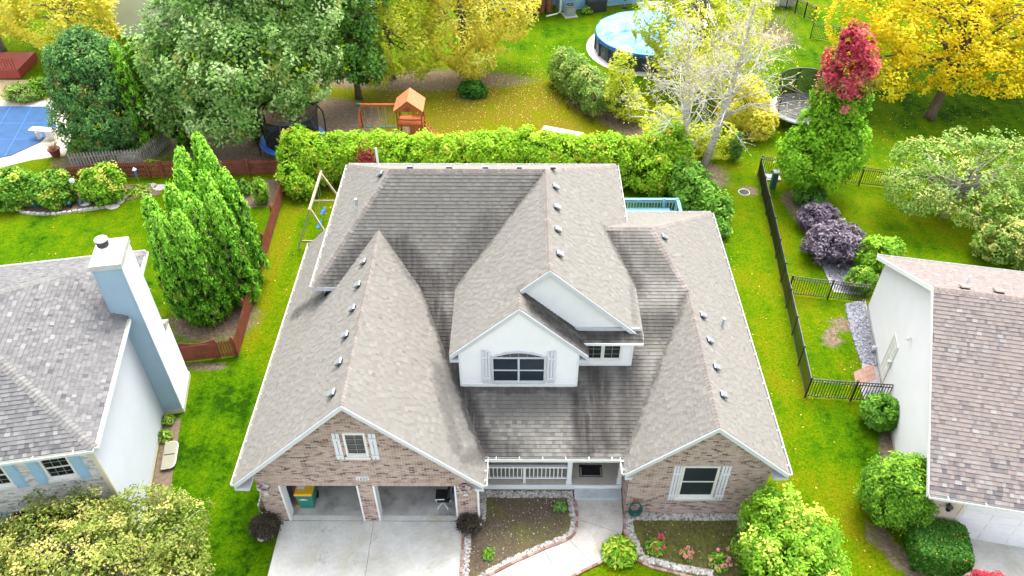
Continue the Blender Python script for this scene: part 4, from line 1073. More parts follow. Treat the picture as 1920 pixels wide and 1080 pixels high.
pebbles('white_gravel', b1, [along(edge1, -.24, -.05), along([(-1.4, 1.14), (2.0, 1.14)], -.14, .12), along([(-1.33, 1.2), (-1.33, .0)], -.08, .12), along([(-1.84, -.3), (-1.84, -2.6)], -.08, .14)], 2600, .036, 'white_stone', 1)
pebbles('white_gravel', b2, [along([(3.9, .2), (8.1, .2)], -.12, .11), along([(3.92, .1), (3.98, -.5), (4.2, -1.3)], -.14, .16), along([(8.05, .2), (7.95, -1.5)], -.1, .1), along([(4.2, -1.5), (5.3, -1.82), (6.6, -2.1)], -.02, .2)], 2200, .038, 'white_stone', 2)
# scattered chips and dead leaves on the beds
pebbles('bark_chips', b1, [(lambda g: (g.uniform(-1.2, 1.8), g.uniform(-.9, 1.0)), 1), (lambda g: (g.uniform(-1.7, .2), g.uniform(-2.0, -.4)), .5)], 200, .014, 'white_stone', 5)
pebbles('bark_chips', b2, [(lambda g: (g.uniform(4.1, 7.9), g.uniform(-1.5, .1)), 1)], 80, .014, 'white_stone', 6)
bme = MB(); bme.bb(-.1, .1, -.045, .045, -.03, .06); eb = bme.mesh('edging_brick', 'edging_brick')
def edging(parent, path, step=.215):
    P = [np.array(p) for p in path]; Ls = [np.linalg.norm(P[i+1]-P[i]) for i in range(len(P)-1)]; cum = np.cumsum([0] + Ls); s = step/2
    while s < cum[-1]:
        i = min(max(int(np.searchsorted(cum, s) - 1), 0), len(Ls)-1); t = (s-cum[i])/(Ls[i]+1e-9); p = P[i]*(1-t)+P[i+1]*t; d = P[i+1]-P[i]
        inst('edging_brick', eb, parent, (p[0], p[1], .02 + r5.uniform(-.01, .012)), (r5.gauss(0,.03), r5.gauss(0,.03), math.atan2(d[1], d[0]) + r5.gauss(0, .05))); s += step
edging(b1, [(2.07, 1.25)] + [(p[0]-.02, p[1]+.02) for p in WLs[4:48]]); edging(b1, [(-1.95, -.3), (-1.95, -2.9)])
edging(b2, [(3.82, .3), (3.80, -.45), (3.95, -1.0)]); edging(b2, [(4.1, -1.52), (4.6, -1.80), (5.27, -1.98), (5.97, -2.18), (7.0, -2.35)]); edging(walk, [(p[0]+.05, p[1]-.04) for p in WRs[24:44]])
# neighbour's drive and side gravel
nd = sheet('driveway', [(14.7, -.28), (20.5, -1.40), (20.2, -9), (13.4, -9), (13.9, -3.0)], 'concrete', .014)
sheet('gravel_strip', [(16.35, 11.9), (14.95, 4.9), (14.3, 4.9), (14.35, 6.3), (14.95, 8.0), (15.1, 9.6), (15.35, 11.6)], 'gravel_base', .010)
def quad_region(a, b, c, d):
    a, b, c, d = map(np.array, (a, b, c, d))
    return lambda g: (lambda u, v: (a*(1-u)+b*u)*(1-v) + (d*(1-u)+c*u)*v)(g.random(), g.random())
pebbles('slate_gravel', bpy.data.objects['gravel_strip'], [(quad_region((15.25, 11.5), (16.2, 11.6), (15.85, 9.8), (15.0, 9.6)), 1.7), (quad_region((15.0, 9.6), (15.85, 9.8), (15.45, 7.6), (14.85, 7.9)), 1.5), (quad_region((14.55, 6.2), (15.1, 6.2), (14.9, 5.0), (14.4, 5.0)), .7)], 2600, .038, 'slate_stone', 3)
sheet('gravel_strip', [(15.2, 16.0), (16.8, 14.6), (16.4, 12.2), (15.0, 12.4), (15.0, 14.4)], 'gravel_base', .010)
pebbles('slate_gravel', bpy.data.objects['gravel_strip.001'], [(quad_region((15.2, 15.5), (16.6, 14.4), (16.2, 12.4), (15.1, 12.5)), 1)], 900, .038, 'slate_stone', 4)
pv = sheet('paver_path', [(14.15, 6.35), (15.15, 6.9), (15.3, 7.5), (14.35, 7.3)], 'bare_soil', .012)
for i in range(5):
    for j in range(3):
        q0 = np.array((14.2, 6.42)) + np.array((.2, .10))*i + np.array((.055, .29))*j
        mb = MB(); mb.obox((q0[0], q0[1], .0), (.19, .085, 0), (.04, .27, 0), (0, 0, .025)); mb.build('paver', 'paver_red', pv)

# ------------------------------------------------------------------ fences
def path_frames(path, step):
    P = [np.array(p, float) for p in path]; Ls = [np.linalg.norm(P[i+1]-P[i]) for i in range(len(P)-1)]; cum = np.cumsum([0] + Ls); s = 0; out = []
    while s <= cum[-1] + 1e-6:
        i = min(max(int(np.searchsorted(cum, s, side='right') - 1), 0), len(Ls)-1); t = (s-cum[i])/(Ls[i]+1e-9); p = P[i]*(1-t)+P[i+1]*t; d = P[i+1]-P[i]
        out.append((p, math.atan2(d[1], d[0]))); s += step
    return out
def rails(mb, path, z, w, h, off=0):
    for i in range(len(path)-1):
        a, b = np.array(path[i], float), np.array(path[i+1], float); d = nrm(b-a); nn = np.array([-d[1], d[0]])*off
        mb.bar((*(a+nn), z), (*(b+nn), z), w, h)
mb = MB(); mb.bb(-.013, .013, -.013, .013, .08, 1.10); bp_ = mb.mesh('picket', 'black_metal')
mb = MB(); mb.bb(-.035, .035, -.035, .035, 0, 1.2); mb.bb(-.045, .045, -.045, .045, 1.2, 1.225); bpost = mb.mesh('post', 'black_metal')
def black_fence(path, label, post=1.83, pick=.115):
    t = thing('metal_fence', label, 'fence', (*path[0], 0), 'black metal fence runs')
    for zz in (1.14, .98, .14):
        mb = MB(); rails(mb, path, zz, .03, .032); mb.build('rail', 'black_metal', t)
    for p, a in path_frames(path, post): inst('post', bpost, t, (*p, 0), (0, 0, a))
    for p, a in path_frames(path, pick): inst('picket', bp_, t, (*p, 0), (0, 0, a))
    return t
B0 = (11.89, 5.86)
black_fence([B0, (12.55, 12.2), (13.0, 16.44), (13.3, 19.8), (13.6, 22.5)], 'long black metal fence along the lawn strip right of the brick house')
black_fence([B0, (15.1, 5.55)], 'short black metal fence nearest the camera, reaching the white wall'); black_fence([(12.75, 12.2), (16.2, 11.62)], 'black metal fence crossing the slate gravel below the purple shrubs')
black_fence([(13.67, 22.5), (20, 21.2), (28, 19.95)], 'black metal fence running right behind the red topped maple')
black_fence([(21.5, 40.5), (23.2, 39.8), (25.5, 39.5)], 'far black metal fence beneath the golden tree'); black_fence([(20.5, 46.5), (22.6, 43.5)], 'far black metal fence near the pale shed, behind bare brush', .9)
# red-brown wooden fence
mb = MB(); mb.prism([(-.042,-.011,.06),(.042,-.011,.06),(.042,-.011,1.0),(0,-.011,1.06),(-.042,-.011,1.0)], (0,.022,0)); wp = mb.mesh('picket', 'red_brown_wood')
mb = MB(); mb.bb(-.05,.05,-.05,.05,0,1.12); mb.hexa([(-.065,-.065,1.12),(.065,-.065,1.12),(.065,.065,1.12),(-.065,.065,1.12),(-.02,-.02,1.2),(.02,-.02,1.2),(.02,.02,1.2),(-.02,.02,1.2)]); wpost = mb.mesh('post', 'red_brown_wood')
def wood_fence(path, label, pick=.115, side=1, group='red brown picket fence runs'):
    t = thing('picket_fence', label, 'fence', (*path[0], 0), group)
    for zz in (.22, .55, .86) if side == 2 else (.22, .86):
        mb = MB(); rails(mb, path, zz, .04, .085, .033 * (1 if side == 1 else -1)); mb.build('rail', 'red_brown_wood', t)
    for p, a in path_frames(path, 2.4):
        nn = np.array([-math.sin(a), math.cos(a)]) * .09 * (1 if side == 1 else -1); inst('post', wpost, t, (*(p+nn), 0), (0, 0, a))
    for p, a in path_frames(path, pick): inst('picket', wp, t, (*p, 0), (0, 0, a))
    return t
wood_fence([(-12.22, 8.13), (-12.6, 14.2), (-12.95, 20.5), (-13.3, 22.2)], 'red brown picket fence running back beside the tall evergreens', side=1)
wood_fence([(-20.1, 22.0), (-13.35, 22.25)], 'red brown picket fence in front of the blue trampoline', side=2); wood_fence([(-25.6, 21.3), (-22.7, 21.8), (-20.15, 21.95)], 'red brown picket fence behind the left garden shrubs', side=2)
wood_fence([(-13.05, 7.95), (-12.3, 8.1)], 'short red brown picket section beside the gate')
gt = thing('wooden_gate', 'solid red brown wooden gate with dipped top beside the left house', 'gate', (-14.4, 7.75, 0))
for i in range(11):
    t = i / 10; p = np.array((-14.45, 7.72))*(1-t) + np.array((-13.08, 7.94))*t; hgt = 1.12 - .14*math.sin(math.pi*t)
    mb = MB(); mb.obox((p[0], p[1], .06), (.128, .02, 0), (-.003, .02, 0), (0, 0, hgt)); mb.build('board', 'red_brown_wood', gt)
mb = MB(); mb.bar((-14.45,7.69,.3), (-13.0,7.91,.3), .03, .09); mb.bar((-14.45,7.69,.95), (-13.0,7.91,.95), .03, .09); mb.build('rail', 'red_brown_wood', gt)
# weathered grey picket fence of the pool garden
mb = MB(); mb.prism([(-.05,-.011,.05),(.05,-.011,.05),(.05,-.011,1.1),(.02,-.011,1.2),(-.02,-.011,1.2),(-.05,-.011,1.1)], (0,.022,0)); gp = mb.mesh('picket', 'grey_wood')
gfc = thing('picket_fence', 'weathered grey picket fence by the pool garden', 'fence', (-28, 22.6, 0))
gpath = [(-25.4, 22.5), (-24.0, 22.75), (-21.6, 23.0), (-20.9, 25.6)]
for zz in (.3, .9):
    mb = MB(); rails(mb, gpath, zz, .03, .08, .03); mb.build('rail', 'grey_wood', gfc)
for p, a in path_frames(gpath, .17): inst('picket', gp, gfc, (*p, 0), (0, 0, a))

# ------------------------------------------------------------------ left neighbour
rl = random.Random(8)
e1, e2 = np.array([.983, .185, 0.]), np.array([-.185, .983, 0.]); O5 = np.array([-12.99, -.93, 5.5]); Zv = np.array([0, 0, 1.])
lh = thing('neighbour_house', 'pale two storey house with grey shingle roof and blue shutters, left edge', 'house', (-18, 4, 0))
D_, Wd, pz_ = 9.65, 15.0, .47
def LP(u, v, z=0): return np.array([O5[0], O5[1], 0]) + e1*u + e2*v + Zv*z
rr = D_ / 2
deckl = MB()
plR = plane_of(O5, -e1[:2], pz_); plF = plane_of(O5, e2[:2], pz_); plB = plane_of(LP(0, D_, 5.5), -e2[:2], pz_)
t2 = lambda u, v: tuple(LP(u, v)[:2])
Lsl = [(plF, [[t2(-Wd, 0), t2(0, 0), t2(-rr, rr), t2(-Wd, rr)]]), (plR, [[t2(0, 0), t2(0, D_), t2(-rr, rr)]]), (plB, [[t2(0, D_), t2(-Wd, D_), t2(-Wd, rr), t2(-rr, rr)]])]
for pl, pcs in Lsl:
    for piece in pcs:
        q = [tuple(p3(pl, x, y, -.006)) for x, y in piece]
        if area2([(a[0], a[1]) for a in q]) < 0: q = q[::-1]
        deckl.prism([np.array(c) - np.array([0, 0, .10]) for c in q], (0, 0, .10))
lroof = deckl.build('roof', 'deck_wood_dark', lh)
shl, sing_l = MB(), []
for i, (pl, pcs) in enumerate(Lsl): roof_slope(shl, sink, pl, pcs, rl, sing_l if i == 0 else None, 'grey_shingle_single', lh, lroof)
shl.build('shingle_field', ['grey_shingle', 'shingle_edge'], lroof, kind='stuff')
ap = LP(-rr, rr, 5.5 + pz_*rr)
for a, b, A, B_ in [(LP(0, 0, 5.5), ap, plF, plR), (LP(0, D_, 5.5), ap, plR, plB), (ap, LP(-Wd, rr, ap[2]), plF, plB)]:
    mb = MB(); ridge_caps(mb, a, b, nv(A), nv(B_), rl, .17); mb.build('ridge_cap', 'grey_ridge', lroof, kind='stuff')
gutter(lh, LP(0, 0, 5.5), LP(0, 5.75, 5.5), e1, 1.2, 'gutter_white', 'gutter_algae'); gutter(lh, LP(0, 7.35, 5.5), LP(0, D_, 5.5), e1, 1.2, 'gutter_white', 'gutter_algae')
gutter(lh, LP(-Wd, 0, 5.5), LP(0, 0, 5.5), -e2, 1.2, 'gutter_white', 'gutter_algae'); gutter(lh, LP(-Wd, D_, 5.5), LP(0, D_, 5.5), e2, 1.2, 'gutter_white', 'gutter_algae')
for a, b, c, d in ((-.32, 0, -.32, D_), ):
    mb = MB(); mb.obox(LP(-.32, 0, 5.37), e1*.32, e2*D_, Zv*.02); mb.obox(LP(-Wd, 0, 5.37), e1*(Wd-.32), e2*.32, Zv*.02); mb.build('soffit', 'white_paint', lh)
w_ = siding_wall(lh, LP(-.3, .3), e2, e1, [(0, 0.25), (D_-.6, .25), (D_-.6, 5.38), (0, 5.38)], .11, 'blue_white_siding')
mb = MB(); mb.obox(LP(-.35, .3, -.05), e1*.06, e2*(D_-.6), Zv*.30); mb.build('foundation', 'cream_trim', lh)
mb = MB(); mb.obox(LP(-.36, .24, 0), e1*.10, e2*.10, Zv*5.38); mb.build('corner_board', 'cream_trim', lh); mb = MB(); mb.tube([LP(-.15, .26, 5.3), LP(-.22, .22, 5.0), LP(-.22, .22, .1)], .04, 6); mb.build('downspout', 'cream_trim', lh)
LH = [(1.3 - 15, 0)]
fo = LP(-.3, .32)
brick_wall(lh, fo - e1*8.0, e1, -e2, [(0, 0), (7.94, 0), (7.94, 5.37), (0, 5.37)], [(6.40, 7.26, 3.88, 5.02), (4.47, 5.36, 3.88, 5.02), (4.62, 6.12, 1.2, 2.6)], rl, ('pale_brick', 'pale_brick_single', 'pale_mortar'), singles=300)
for (a, b, c, d) in ((6.47, 7.19, 3.95, 4.95), (4.54, 5.29, 3.95, 4.95)):
    window(lh, fo - e1*8.0 + e2*.04, e1, -e2, a, b, c, d, rows=4, cols=3, frame='window_white_warm', sill='pale_mortar', fw=.07, depth=.06)
    for s0, s1 in ((a-.45, a-.09), (b+.09, b+.43)): shutter(lh, fo - e1*8.0, e1, -e2, s0, s1, c-.24, d+.08, 'shutter_blue', panel=True)
window(lh, fo - e1*8.0 + e2*.04, e1, -e2, 4.70, 6.04, 1.28, 2.52, rows=3, cols=3, mull=2, sill='pale_mortar')
for s0, s1 in ((4.18, 4.58), (6.16, 6.56)): shutter(lh, fo - e1*8.0, e1, -e2, s0, s1, 1.1, 2.58, 'shutter_blue', panel=True)
mb = MB(); mb.obox(LP(-Wd, .34, 0), e1*(Wd-8.4), e2*.1, Zv*5.37); mb.obox(LP(-Wd, D_-.4, 0), e1*(Wd-.4), e2*.1, Zv*5.37); mb.build('wall', 'blue_white_siding', lh)
# chimney chase: lower wide part with a shoulder, upper shaft, metal cap and flue
def CP(u, v, z): return np.array([-14.34, 4.86, 0]) + e1*u + e2*v + Zv*z
ch = None
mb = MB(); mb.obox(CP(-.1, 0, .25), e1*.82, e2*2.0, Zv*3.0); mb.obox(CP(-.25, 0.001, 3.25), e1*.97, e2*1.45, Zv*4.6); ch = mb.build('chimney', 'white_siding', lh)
mb = MB(); mb.obox(CP(-.1, -.03, -.05), e1*.86, e2*2.05, Zv*.30); mb.build('chimney_base', 'cream_trim', ch)
for i in range(69):       # front face boards (white siding, blue shade painted into its colour) and side boards
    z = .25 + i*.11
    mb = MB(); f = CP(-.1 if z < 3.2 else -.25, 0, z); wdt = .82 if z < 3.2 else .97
    mb.hexa([f - e2*.024 + e1*.07, f - e2*.024 + e1*(wdt-.07), f + e1*(wdt-.07), f + e1*.07, f - e2*.004 + e1*.07 + Zv*.108, f - e2*.004 + e1*(wdt-.07) + Zv*.108, f + e1*(wdt-.07) + Zv*.108, f + e1*.07 + Zv*.108]); mb.build('siding_board', 'shaded_white_siding', ch)
    mb = MB(); dp = 1.98 if z < 3.2 else 1.43; f = CP(.72, .02, z)
    mb.hexa([f, f + e1*.022, f + e1*.022 + e2*(dp-.06), f + e2*(dp-.06), f + Zv*.108, f + e1*.004 + Zv*.108, f + e1*.004 + e2*(dp-.06) + Zv*.108, f + e2*(dp-.06) + Zv*.108]); mb.build('siding_board', 'white_siding', ch)
mb = MB()
for u in (-.25, .655): mb.obox(CP(u, -.03, 3.3), e1*.07, e2*.03, Zv*4.55)
for u in (-.1, .655): mb.obox(CP(u, -.03, .25), e1*.07, e2*.03, Zv*3.05)
mb.build('corner_trim', 'shaded_white_siding', ch)
mb = MB(); mb.hexa([CP(-.1, 1.44, 3.25), CP(.76, 1.44, 3.25), CP(.76, 2.06, 3.25), CP(-.1, 2.06, 3.25), CP(-.1, 1.44, 3.62), CP(.76, 1.44, 3.62), CP(.76, 2.06, 3.3), CP(-.1, 2.06, 3.3)]); mb.build('shoulder', 'grey_wood', ch)
mb = MB(); mb.obox(CP(-.28, -.05, 7.84), e1*1.04, e2*1.54, Zv*.06); mb.obox(CP(-.28, -.05, 7.68), e1*1.04, e2*.03, Zv*.158); mb.obox(CP(.73, -.02, 7.68), e1*.03, e2*1.51, Zv*.158); mb.build('chimney_cap', 'chimney_cap_metal', ch)
mb = MB(); mb.lathe([(.19, 0), (.155, .05), (.15, .38), (.15, .40)], CP(.2, .62, 7.9), 18); mb.build('flue_pipe', 'white_paint', ch, smooth=False)
mb = MB(); mb.lathe([(.19, .36), (.20, .40), (.20, .58), (.19, .60)], CP(.2, .62, 7.9), 18); mb.build('flue_screen', 'flue_dark', ch)
mb = MB(); mb.lathe([(.22, .60), (.225, .63), (.20, .66), (.02, .68)], CP(.2, .62, 7.9), 18); mb.build('flue_lid', 'chimney_cap_metal', ch)
ww = thing('window_well', 'clear plastic window well cover at the foot of the left house wall', 'window well', (*G2(316, 858), 0))
c_ = G(316, 858); rim = [c_ + e1*u - e1*.15 + e2*v for u, v in ((0, -.62), (.34, -.62), (.44, -.55), (.48, -.42), (.48, .42), (.44, .55), (.34, .62), (0, .62))]
mb = MB(); mb.prism([p + Zv*.16 for p in rim], (0, 0, .03)); mb.build('cover', 'clear_plastic', ww)
mb = MB(); mb.tube([p + Zv*.15 for p in rim], .035, 6); mb.build('rim', 'cream_trim', ww); mb = MB(); mb.obox(c_ - e1*.12 - e2*.02 + Zv*.19, e1*.4, e2*.04, Zv*.012); mb.build('strap', 'dark_box', ww)
sheet('foundation_bed', [tuple(LP(-.25, 1.2)[:2]), tuple(LP(.45, 1.2)[:2]), tuple(LP(.40, 5.6)[:2]), tuple(LP(-.25, 5.8)[:2])], 'bare_soil', .010)

# ------------------------------------------------------------------ right neighbour
rrn = random.Random(11)
f1, f2 = np.array([.981, -.193, 0.]), np.array([.193, .981, 0.]); R0 = np.array([14.83, 5.51, 0.])
def RP(u, v, z=0): return R0 + f1*u + f2*v + Zv*z
rh = thing('neighbour_house', 'white sided house with brown shingle gable roof, right edge', 'house', tuple(RP(5, 0)))
zr_, zf_, zb_, vf, vb, Lr = 6.46, 2.72, 2.78, -6.25, 6.36, 13.0
sf, sb = (zr_-zf_)/-vf, (zr_-zb_)/vb
plRf = plane_of(RP(0, vf, zf_), f2[:2], sf); plRb = plane_of(RP(0, vb, zb_), -f2[:2], sb)
rt = lambda u, v: tuple(RP(u, v)[:2])
Rsl = [(plRf, [[rt(0, vf), rt(Lr, vf), rt(Lr, 0), rt(0, 0)]]), (plRb, [[rt(0, 0), rt(Lr, 0), rt(Lr, vb), rt(0, vb)]])]
deckr = MB()
for pl, pcs in Rsl:
    for piece in pcs:
        q = [tuple(p3(pl, x, y, -.006)) for x, y in piece]
        if area2([(a[0], a[1]) for a in q]) < 0: q = q[::-1]
        deckr.prism([np.array(c) - np.array([0, 0, .10]) for c in q], (0, 0, .10))
rroof = deckr.build('roof', 'deck_wood_dark', rh)
shr, sing_r = MB(), []
Rsl2 = [(plRf, [[rt(0, vf), rt(5.5, vf), rt(5.5, 0), rt(0, 0)]]), (plRb, [[rt(0, 0), rt(7.5, 0), rt(7.5, vb), rt(0, vb)]])]
for i, (pl, pcs) in enumerate(Rsl2): roof_slope(shr, sink, pl, pcs, rrn, sing_r if i == 0 else None, 'brown_shingle_single', rh, rroof, .15)
shr.build('shingle_field', ['brown_shingle', 'shingle_edge'], rroof, kind='stuff')
mb = MB(); ridge_caps(mb, RP(0, 0, zr_), RP(Lr, 0, zr_), nv(plRf), nv(plRb), rrn, .16, .2); mb.build('ridge_cap', 'brown_ridge', rroof, kind='stuff')
rake(rh, RP(0, vf, zf_), RP(0, 0, zr_), .2, .03, -f1, 'white_paint'); rake(rh, RP(0, 0, zr_), RP(0, vb, zb_), .2, .03, -f1, 'white_paint')
gutter(rh, RP(0, vf, zf_), RP(Lr, vf, zf_), -f2, 1.2); gutter(rh, RP(0, vb, zb_), RP(Lr, vb, zb_), f2, 1.2)
mb = MB(); mb.hexa([RP(0, vf, zf_-.14), RP(.3, vf, zf_-.14), RP(.3, 0, zr_-.14), RP(0, 0, zr_-.14), RP(0, vf, zf_-.12), RP(.3, vf, zf_-.12), RP(.3, 0, zr_-.12), RP(0, 0, zr_-.12)]); mb.hexa([RP(0, 0, zr_-.14), RP(.3, 0, zr_-.14), RP(.3, vb, zb_-.14), RP(0, vb, zb_-.14), RP(0, 0, zr_-.12), RP(.3, 0, zr_-.12), RP(.3, vb, zb_-.12), RP(0, vb, zb_-.12)]); mb.build('soffit', 'white_paint', rh)
rw0 = RP(.3, 0)
gz_ = lambda v: (zr_ - sf*(-v) if v < 0 else zr_ - sb*v) - .14
rwall = siding_wall(rh, rw0, f2, -f1, [(-5.9, .2), (5.95, .2), (5.95, gz_(5.95)), (0, gz_(0)), (-5.9, gz_(-5.9))], .10, 'cream_siding')
mb = MB(); mb.obox(RP(.27, -5.9, -.05), f1*.06, f2*11.85, Zv*.27); mb.build('foundation', 'concrete', rh)
def on_wall(px, py, w=0):
    n = -f1; r = _ray(px, py); return _C + r * (((rw0 + n*w) - _C) @ n) / (r @ n)
pa, pb = on_wall(1649.5, 697), on_wall(1653, 721.7)
va, vbb = float((pa-R0) @ f2), float((pb-R0) @ f2)
door = None
mb = MB(); v0_, v1_ = vbb, va
for a, b, c, d in ((v0_-.09, v0_, .18, 2.25), (v1_, v1_+.09, .18, 2.25), (v0_, v1_, 2.16, 2.25)): mb.obox(RP(.235, a, c), f1*.05, f2*(b-a), Zv*(d-c))
mb.obox(RP(.25, v0_, .18), f1*.03, f2*(v1_-v0_), Zv*1.98); door = mb.build('door', 'window_white_warm', rh)
for i in range(2):
    for j in range(3):
        w2_ = (v1_-v0_)/2; mb = MB(); mb.obox(RP(.242, v0_+.09+i*w2_, .32+j*.62), f1*.012, f2*(w2_-.16), Zv*.48); mb.build('door_panel', 'window_white_warm', door)
mb = MB(); mb.lathe([(.01, -.03), (.035, 0), (.01, .03)], RP(.21, v0_+.10, 1.15), 8); mb.build('handle', 'steel', door)
for px, py in ((1711, 635), (1675, 679), (1646, 652)):
    q = on_wall(px, py); mb = MB(); mb.tube([q, q - f1*.14 + Zv*.05], .035, 8); mb.lathe([(.03, -.12), (.075, -.08), (.07, .04), (.03, .08)], q - f1*.16, 10); mb.build('wall_lamp', 'white_paint', rh)
# front: stone pier, garage door, coach lamp
mb = MB(); mb.obox(RP(.32, vf+.32, 0), f1*1.15, f2*.2, Zv*2.62); mb.obox(RP(6.2, vf+.32, 0), f1*2, f2*.2, Zv*2.62); mb.obox(RP(1.47, vf+.32, 2.25), f1*4.73, f2*.2, Zv*.37); mb.build('front_wall', 'tan_stone', rh)
gd = None
for k in range(4):
    mb = MB(); mb.obox(RP(1.49, vf+.42, .02+k*.555), f1*4.68, f2*.05, Zv*.545)
    if gd is None: gd = mb.build('garage_door', 'white_paint', rh)
    else: mb.build('door_panel', 'white_paint', gd)
    for j in range(5):
        mb = MB(); mb.obox(RP(1.6+j*.93, vf+.405, .12+k*.555), f1*.75, f2*.016, Zv*.34); mb.build('raised_panel', 'white_paint', gd)
mb = MB(); mb.obox(RP(1.40, vf+.30, 0), f1*.09, f2*.06, Zv*2.3); mb.build('door_trim', 'cream_trim', rh)
mb = MB(); q = RP(.95, vf+.2, 1.75); mb.lathe([(.02, -.05), (.08, 0), (.10, .18), (.13, .2), (.02, .3)], q, 6); mb.bar(q + Zv*.2, q + f2*.12 + Zv*.25, .03, .03); mb.build('coach_lamp', 'black_metal', rh)
for u in (1.2, 2.35): roof_vent(rroof, plRb, *rt(u, .35), mat='brown_ridge', size=.34)
roof_pipe(rroof, plRb, *rt(1.55, 1.15), .5, .05, 'white_paint')
# ------------------------------------------------------------------ yard things
def circle(c, r, z, n=32, ry=None): return [(c[0] + r*math.cos(2*math.pi*i/n), c[1] + (ry or r)*math.sin(2*math.pi*i/n), z) for i in range(n + 1)]
def trampoline(c, R, label, pad, bed, legs=6, zt=.78, net=True, full=2*math.pi, lean=.0):
    t = thing('trampoline', label, 'trampoline', (c[0], c[1], 0))
    mb = MB(); mb.lathe([(R-.36, 0), (R-.36, .012)], (c[0], c[1], zt), 36); mb.build('jump_bed', bed, t)
    mb = MB(); n = 36; o, i_ = circle(c, R, zt+.02, n), circle(c, R-.34, zt+.015, n); lo = circle(c, R+.01, zt-.06, n)
    for k in range(n):
        mb.add([o[k], o[k+1], i_[k+1], i_[k]], [(0,1,2,3)]); mb.add([lo[k], lo[k+1], o[k+1], o[k]], [(0,1,2,3)])
    mb.build('pad_ring', pad, t)
    mb = MB(); mb.tube(circle(c, R-.06, zt-.06, 30), .03, 6, cap=False); mb.build('frame_ring', 'steel', t)
    for k in range(legs):
        a = 2*math.pi*(k+.5)/legs; x, y = c[0]+(R-.08)*math.cos(a), c[1]+(R-.08)*math.sin(a)
        mb = MB(); mb.tube([(x, y, .02), (x, y, zt-.05)], .03, 6); mb.build('leg', 'steel', t)
        mb = MB(); ox, oy = (R+.12)*math.cos(a), (R+.12)*math.sin(a)
        mb.tube([(c[0]+ox*.98, c[1]+oy*.98, .3), (c[0]+ox*1.02, c[1]+oy*1.02, zt+.7), (c[0]+ox, c[1]+oy, zt+1.25), (c[0]+ox*.84, c[1]+oy*.84, zt+1.85)], .045, 6); mb.build('net_pole', 'black_metal', t)
    mb = MB(); mb.tube(circle(c, (R+.12)*.84, zt+1.85, 30), .045, 5, cap=False); mb.build('top_hoop', 'black_metal', t)
    a_, b_ = circle(c, R-.36, zt+.02, 30), circle(c, (R+.12)*.84, zt+1.85, 30); mb = MB()
    for k in range(30): mb.add([a_[k], a_[k+1], b_[k+1], b_[k]], [(0,1,2,3)])
    mb.build('safety_net', 'net', t)
    return t
tc = G2(549, 260, .78); trampoline(tc, 1.9, 'round trampoline with blue pad under the big dark maple', 'blue_pad', 'trampoline_mat')
tc = G2(1504, 203, .8); trampoline(tc, 1.95, 'grey trampoline with black net behind the red topped maple', 'trim_grey_white', 'grey_mat')

# cedar play set
ps = thing('play_set', 'orange cedar play tower with gable roof and swing beam behind the hedge', 'play set', (-6.5, 26.6, 0))
x0, x1, y0, y1 = -7.25, -5.8, 26.0, 27.2
for x in (x0, x1):
    for y in (y0, y1):
        mb = MB(); mb.box((x, y, 1.05), (.09, .09, 2.1)); mb.build('post', 'cedar', ps)
mb = MB(); mb.bb(x0, x1, y0, y1, .95, 1.0); mb.build('floor', 'cedar', ps)
for i in range(9):
    mb = MB(); mb.bb(x0+.7+i*.085, x0+.7+i*.085+.078, y0-.06, y0-.045, .35, 1.05); mb.build('wall_board', 'cedar', ps)
mb = MB(); mb.bb(x0, x1, y0-.062, y0-.02, 1.0, 1.13); mb.bb(x0, x1, y0-.062, y0-.02, 1.38, 1.46); mb.bb(x0, x1, y0-.06, y0-.02, .25, .35); mb.build('rail', 'cedar', ps)
for i in range(6):
    mb = MB(); mb.bb(x0+.75+i*.12, x0+.82+i*.12, y1+.02, y1+.04, .95, 1.5); mb.build('slat', 'cedar', ps)
xm, zt, ze_ = (x0+x1)/2, 2.75, 2.05
for sgn in (-1, 1):
    for i in range(7):
        a, b = i/7, (i+1)/7 - .012; p = lambda t, y: (xm + sgn*(x1-xm+.16)*t, y, zt - (zt-ze_)*t)
        mb = MB(); q = [p(a, y0-.25), p(b, y0-.25), p(b, y1+.2), p(a, y1+.2)]
        if sgn < 0: q = q[::-1]
        mb.prism(q, (0, 0, .025)); mb.build('roof_board', 'cedar_roof', ps)
mb = MB(); mb.prism([(x0-.05, y0-.2, ze_), (x1+.05, y0-.2, ze_), (xm, y0-.2, zt-.05)], (0, .03, 0)); mb.build('gable', 'cedar', ps)
for k in range(5):
    a = math.pi*(k+1)/6; mb = MB(); mb.bar((xm, y0-.21, ze_+.05), (xm+.3*math.cos(a), y0-.21, ze_+.05+.3*math.sin(a)), .02, .04, (0,1,0)); mb.build('sunburst_ray', 'red_brown_wood', ps)
mb = MB(); mb.bar((x0+.05, 26.75, 1.95), (-9.55, 26.75, 1.95), .1, .17); mb.build('swing_beam', 'cedar', ps)
for s in (-1, 1):
    mb = MB(); mb.bar((-9.55, 26.75, 1.95), (-9.7, 26.75+s*.85, 0), .09, .09, (1,0,0)); mb.build('leg', 'cedar', ps)
mb = MB(); mb.box((-9.58, 26.75, 1.96), (.18, .2, .2)); mb.build('bracket', 'utility_green', ps)
for xs_ in (-9.1, -8.25, -7.75):
    mb = MB()
    for d in (-.2, .2): mb.tube([(xs_+d, 26.75, 1.88), (xs_+d, 26.75, .5)], .014, 5)
    sw = mb.build('swing_chain', 'steel' if xs_ != -8.25 else 'stone_light', ps); mb = MB(); mb.box((xs_, 26.75, .48), (.42, .2, .04)); mb.build('swing_seat', 'utility_green', ps)
mb = MB(); 
for d in (0, .35): mb.bar((x1+.05, 26.3+d, 1.0), (x1+.75, 26.3+d, 0.0), .06, .06)
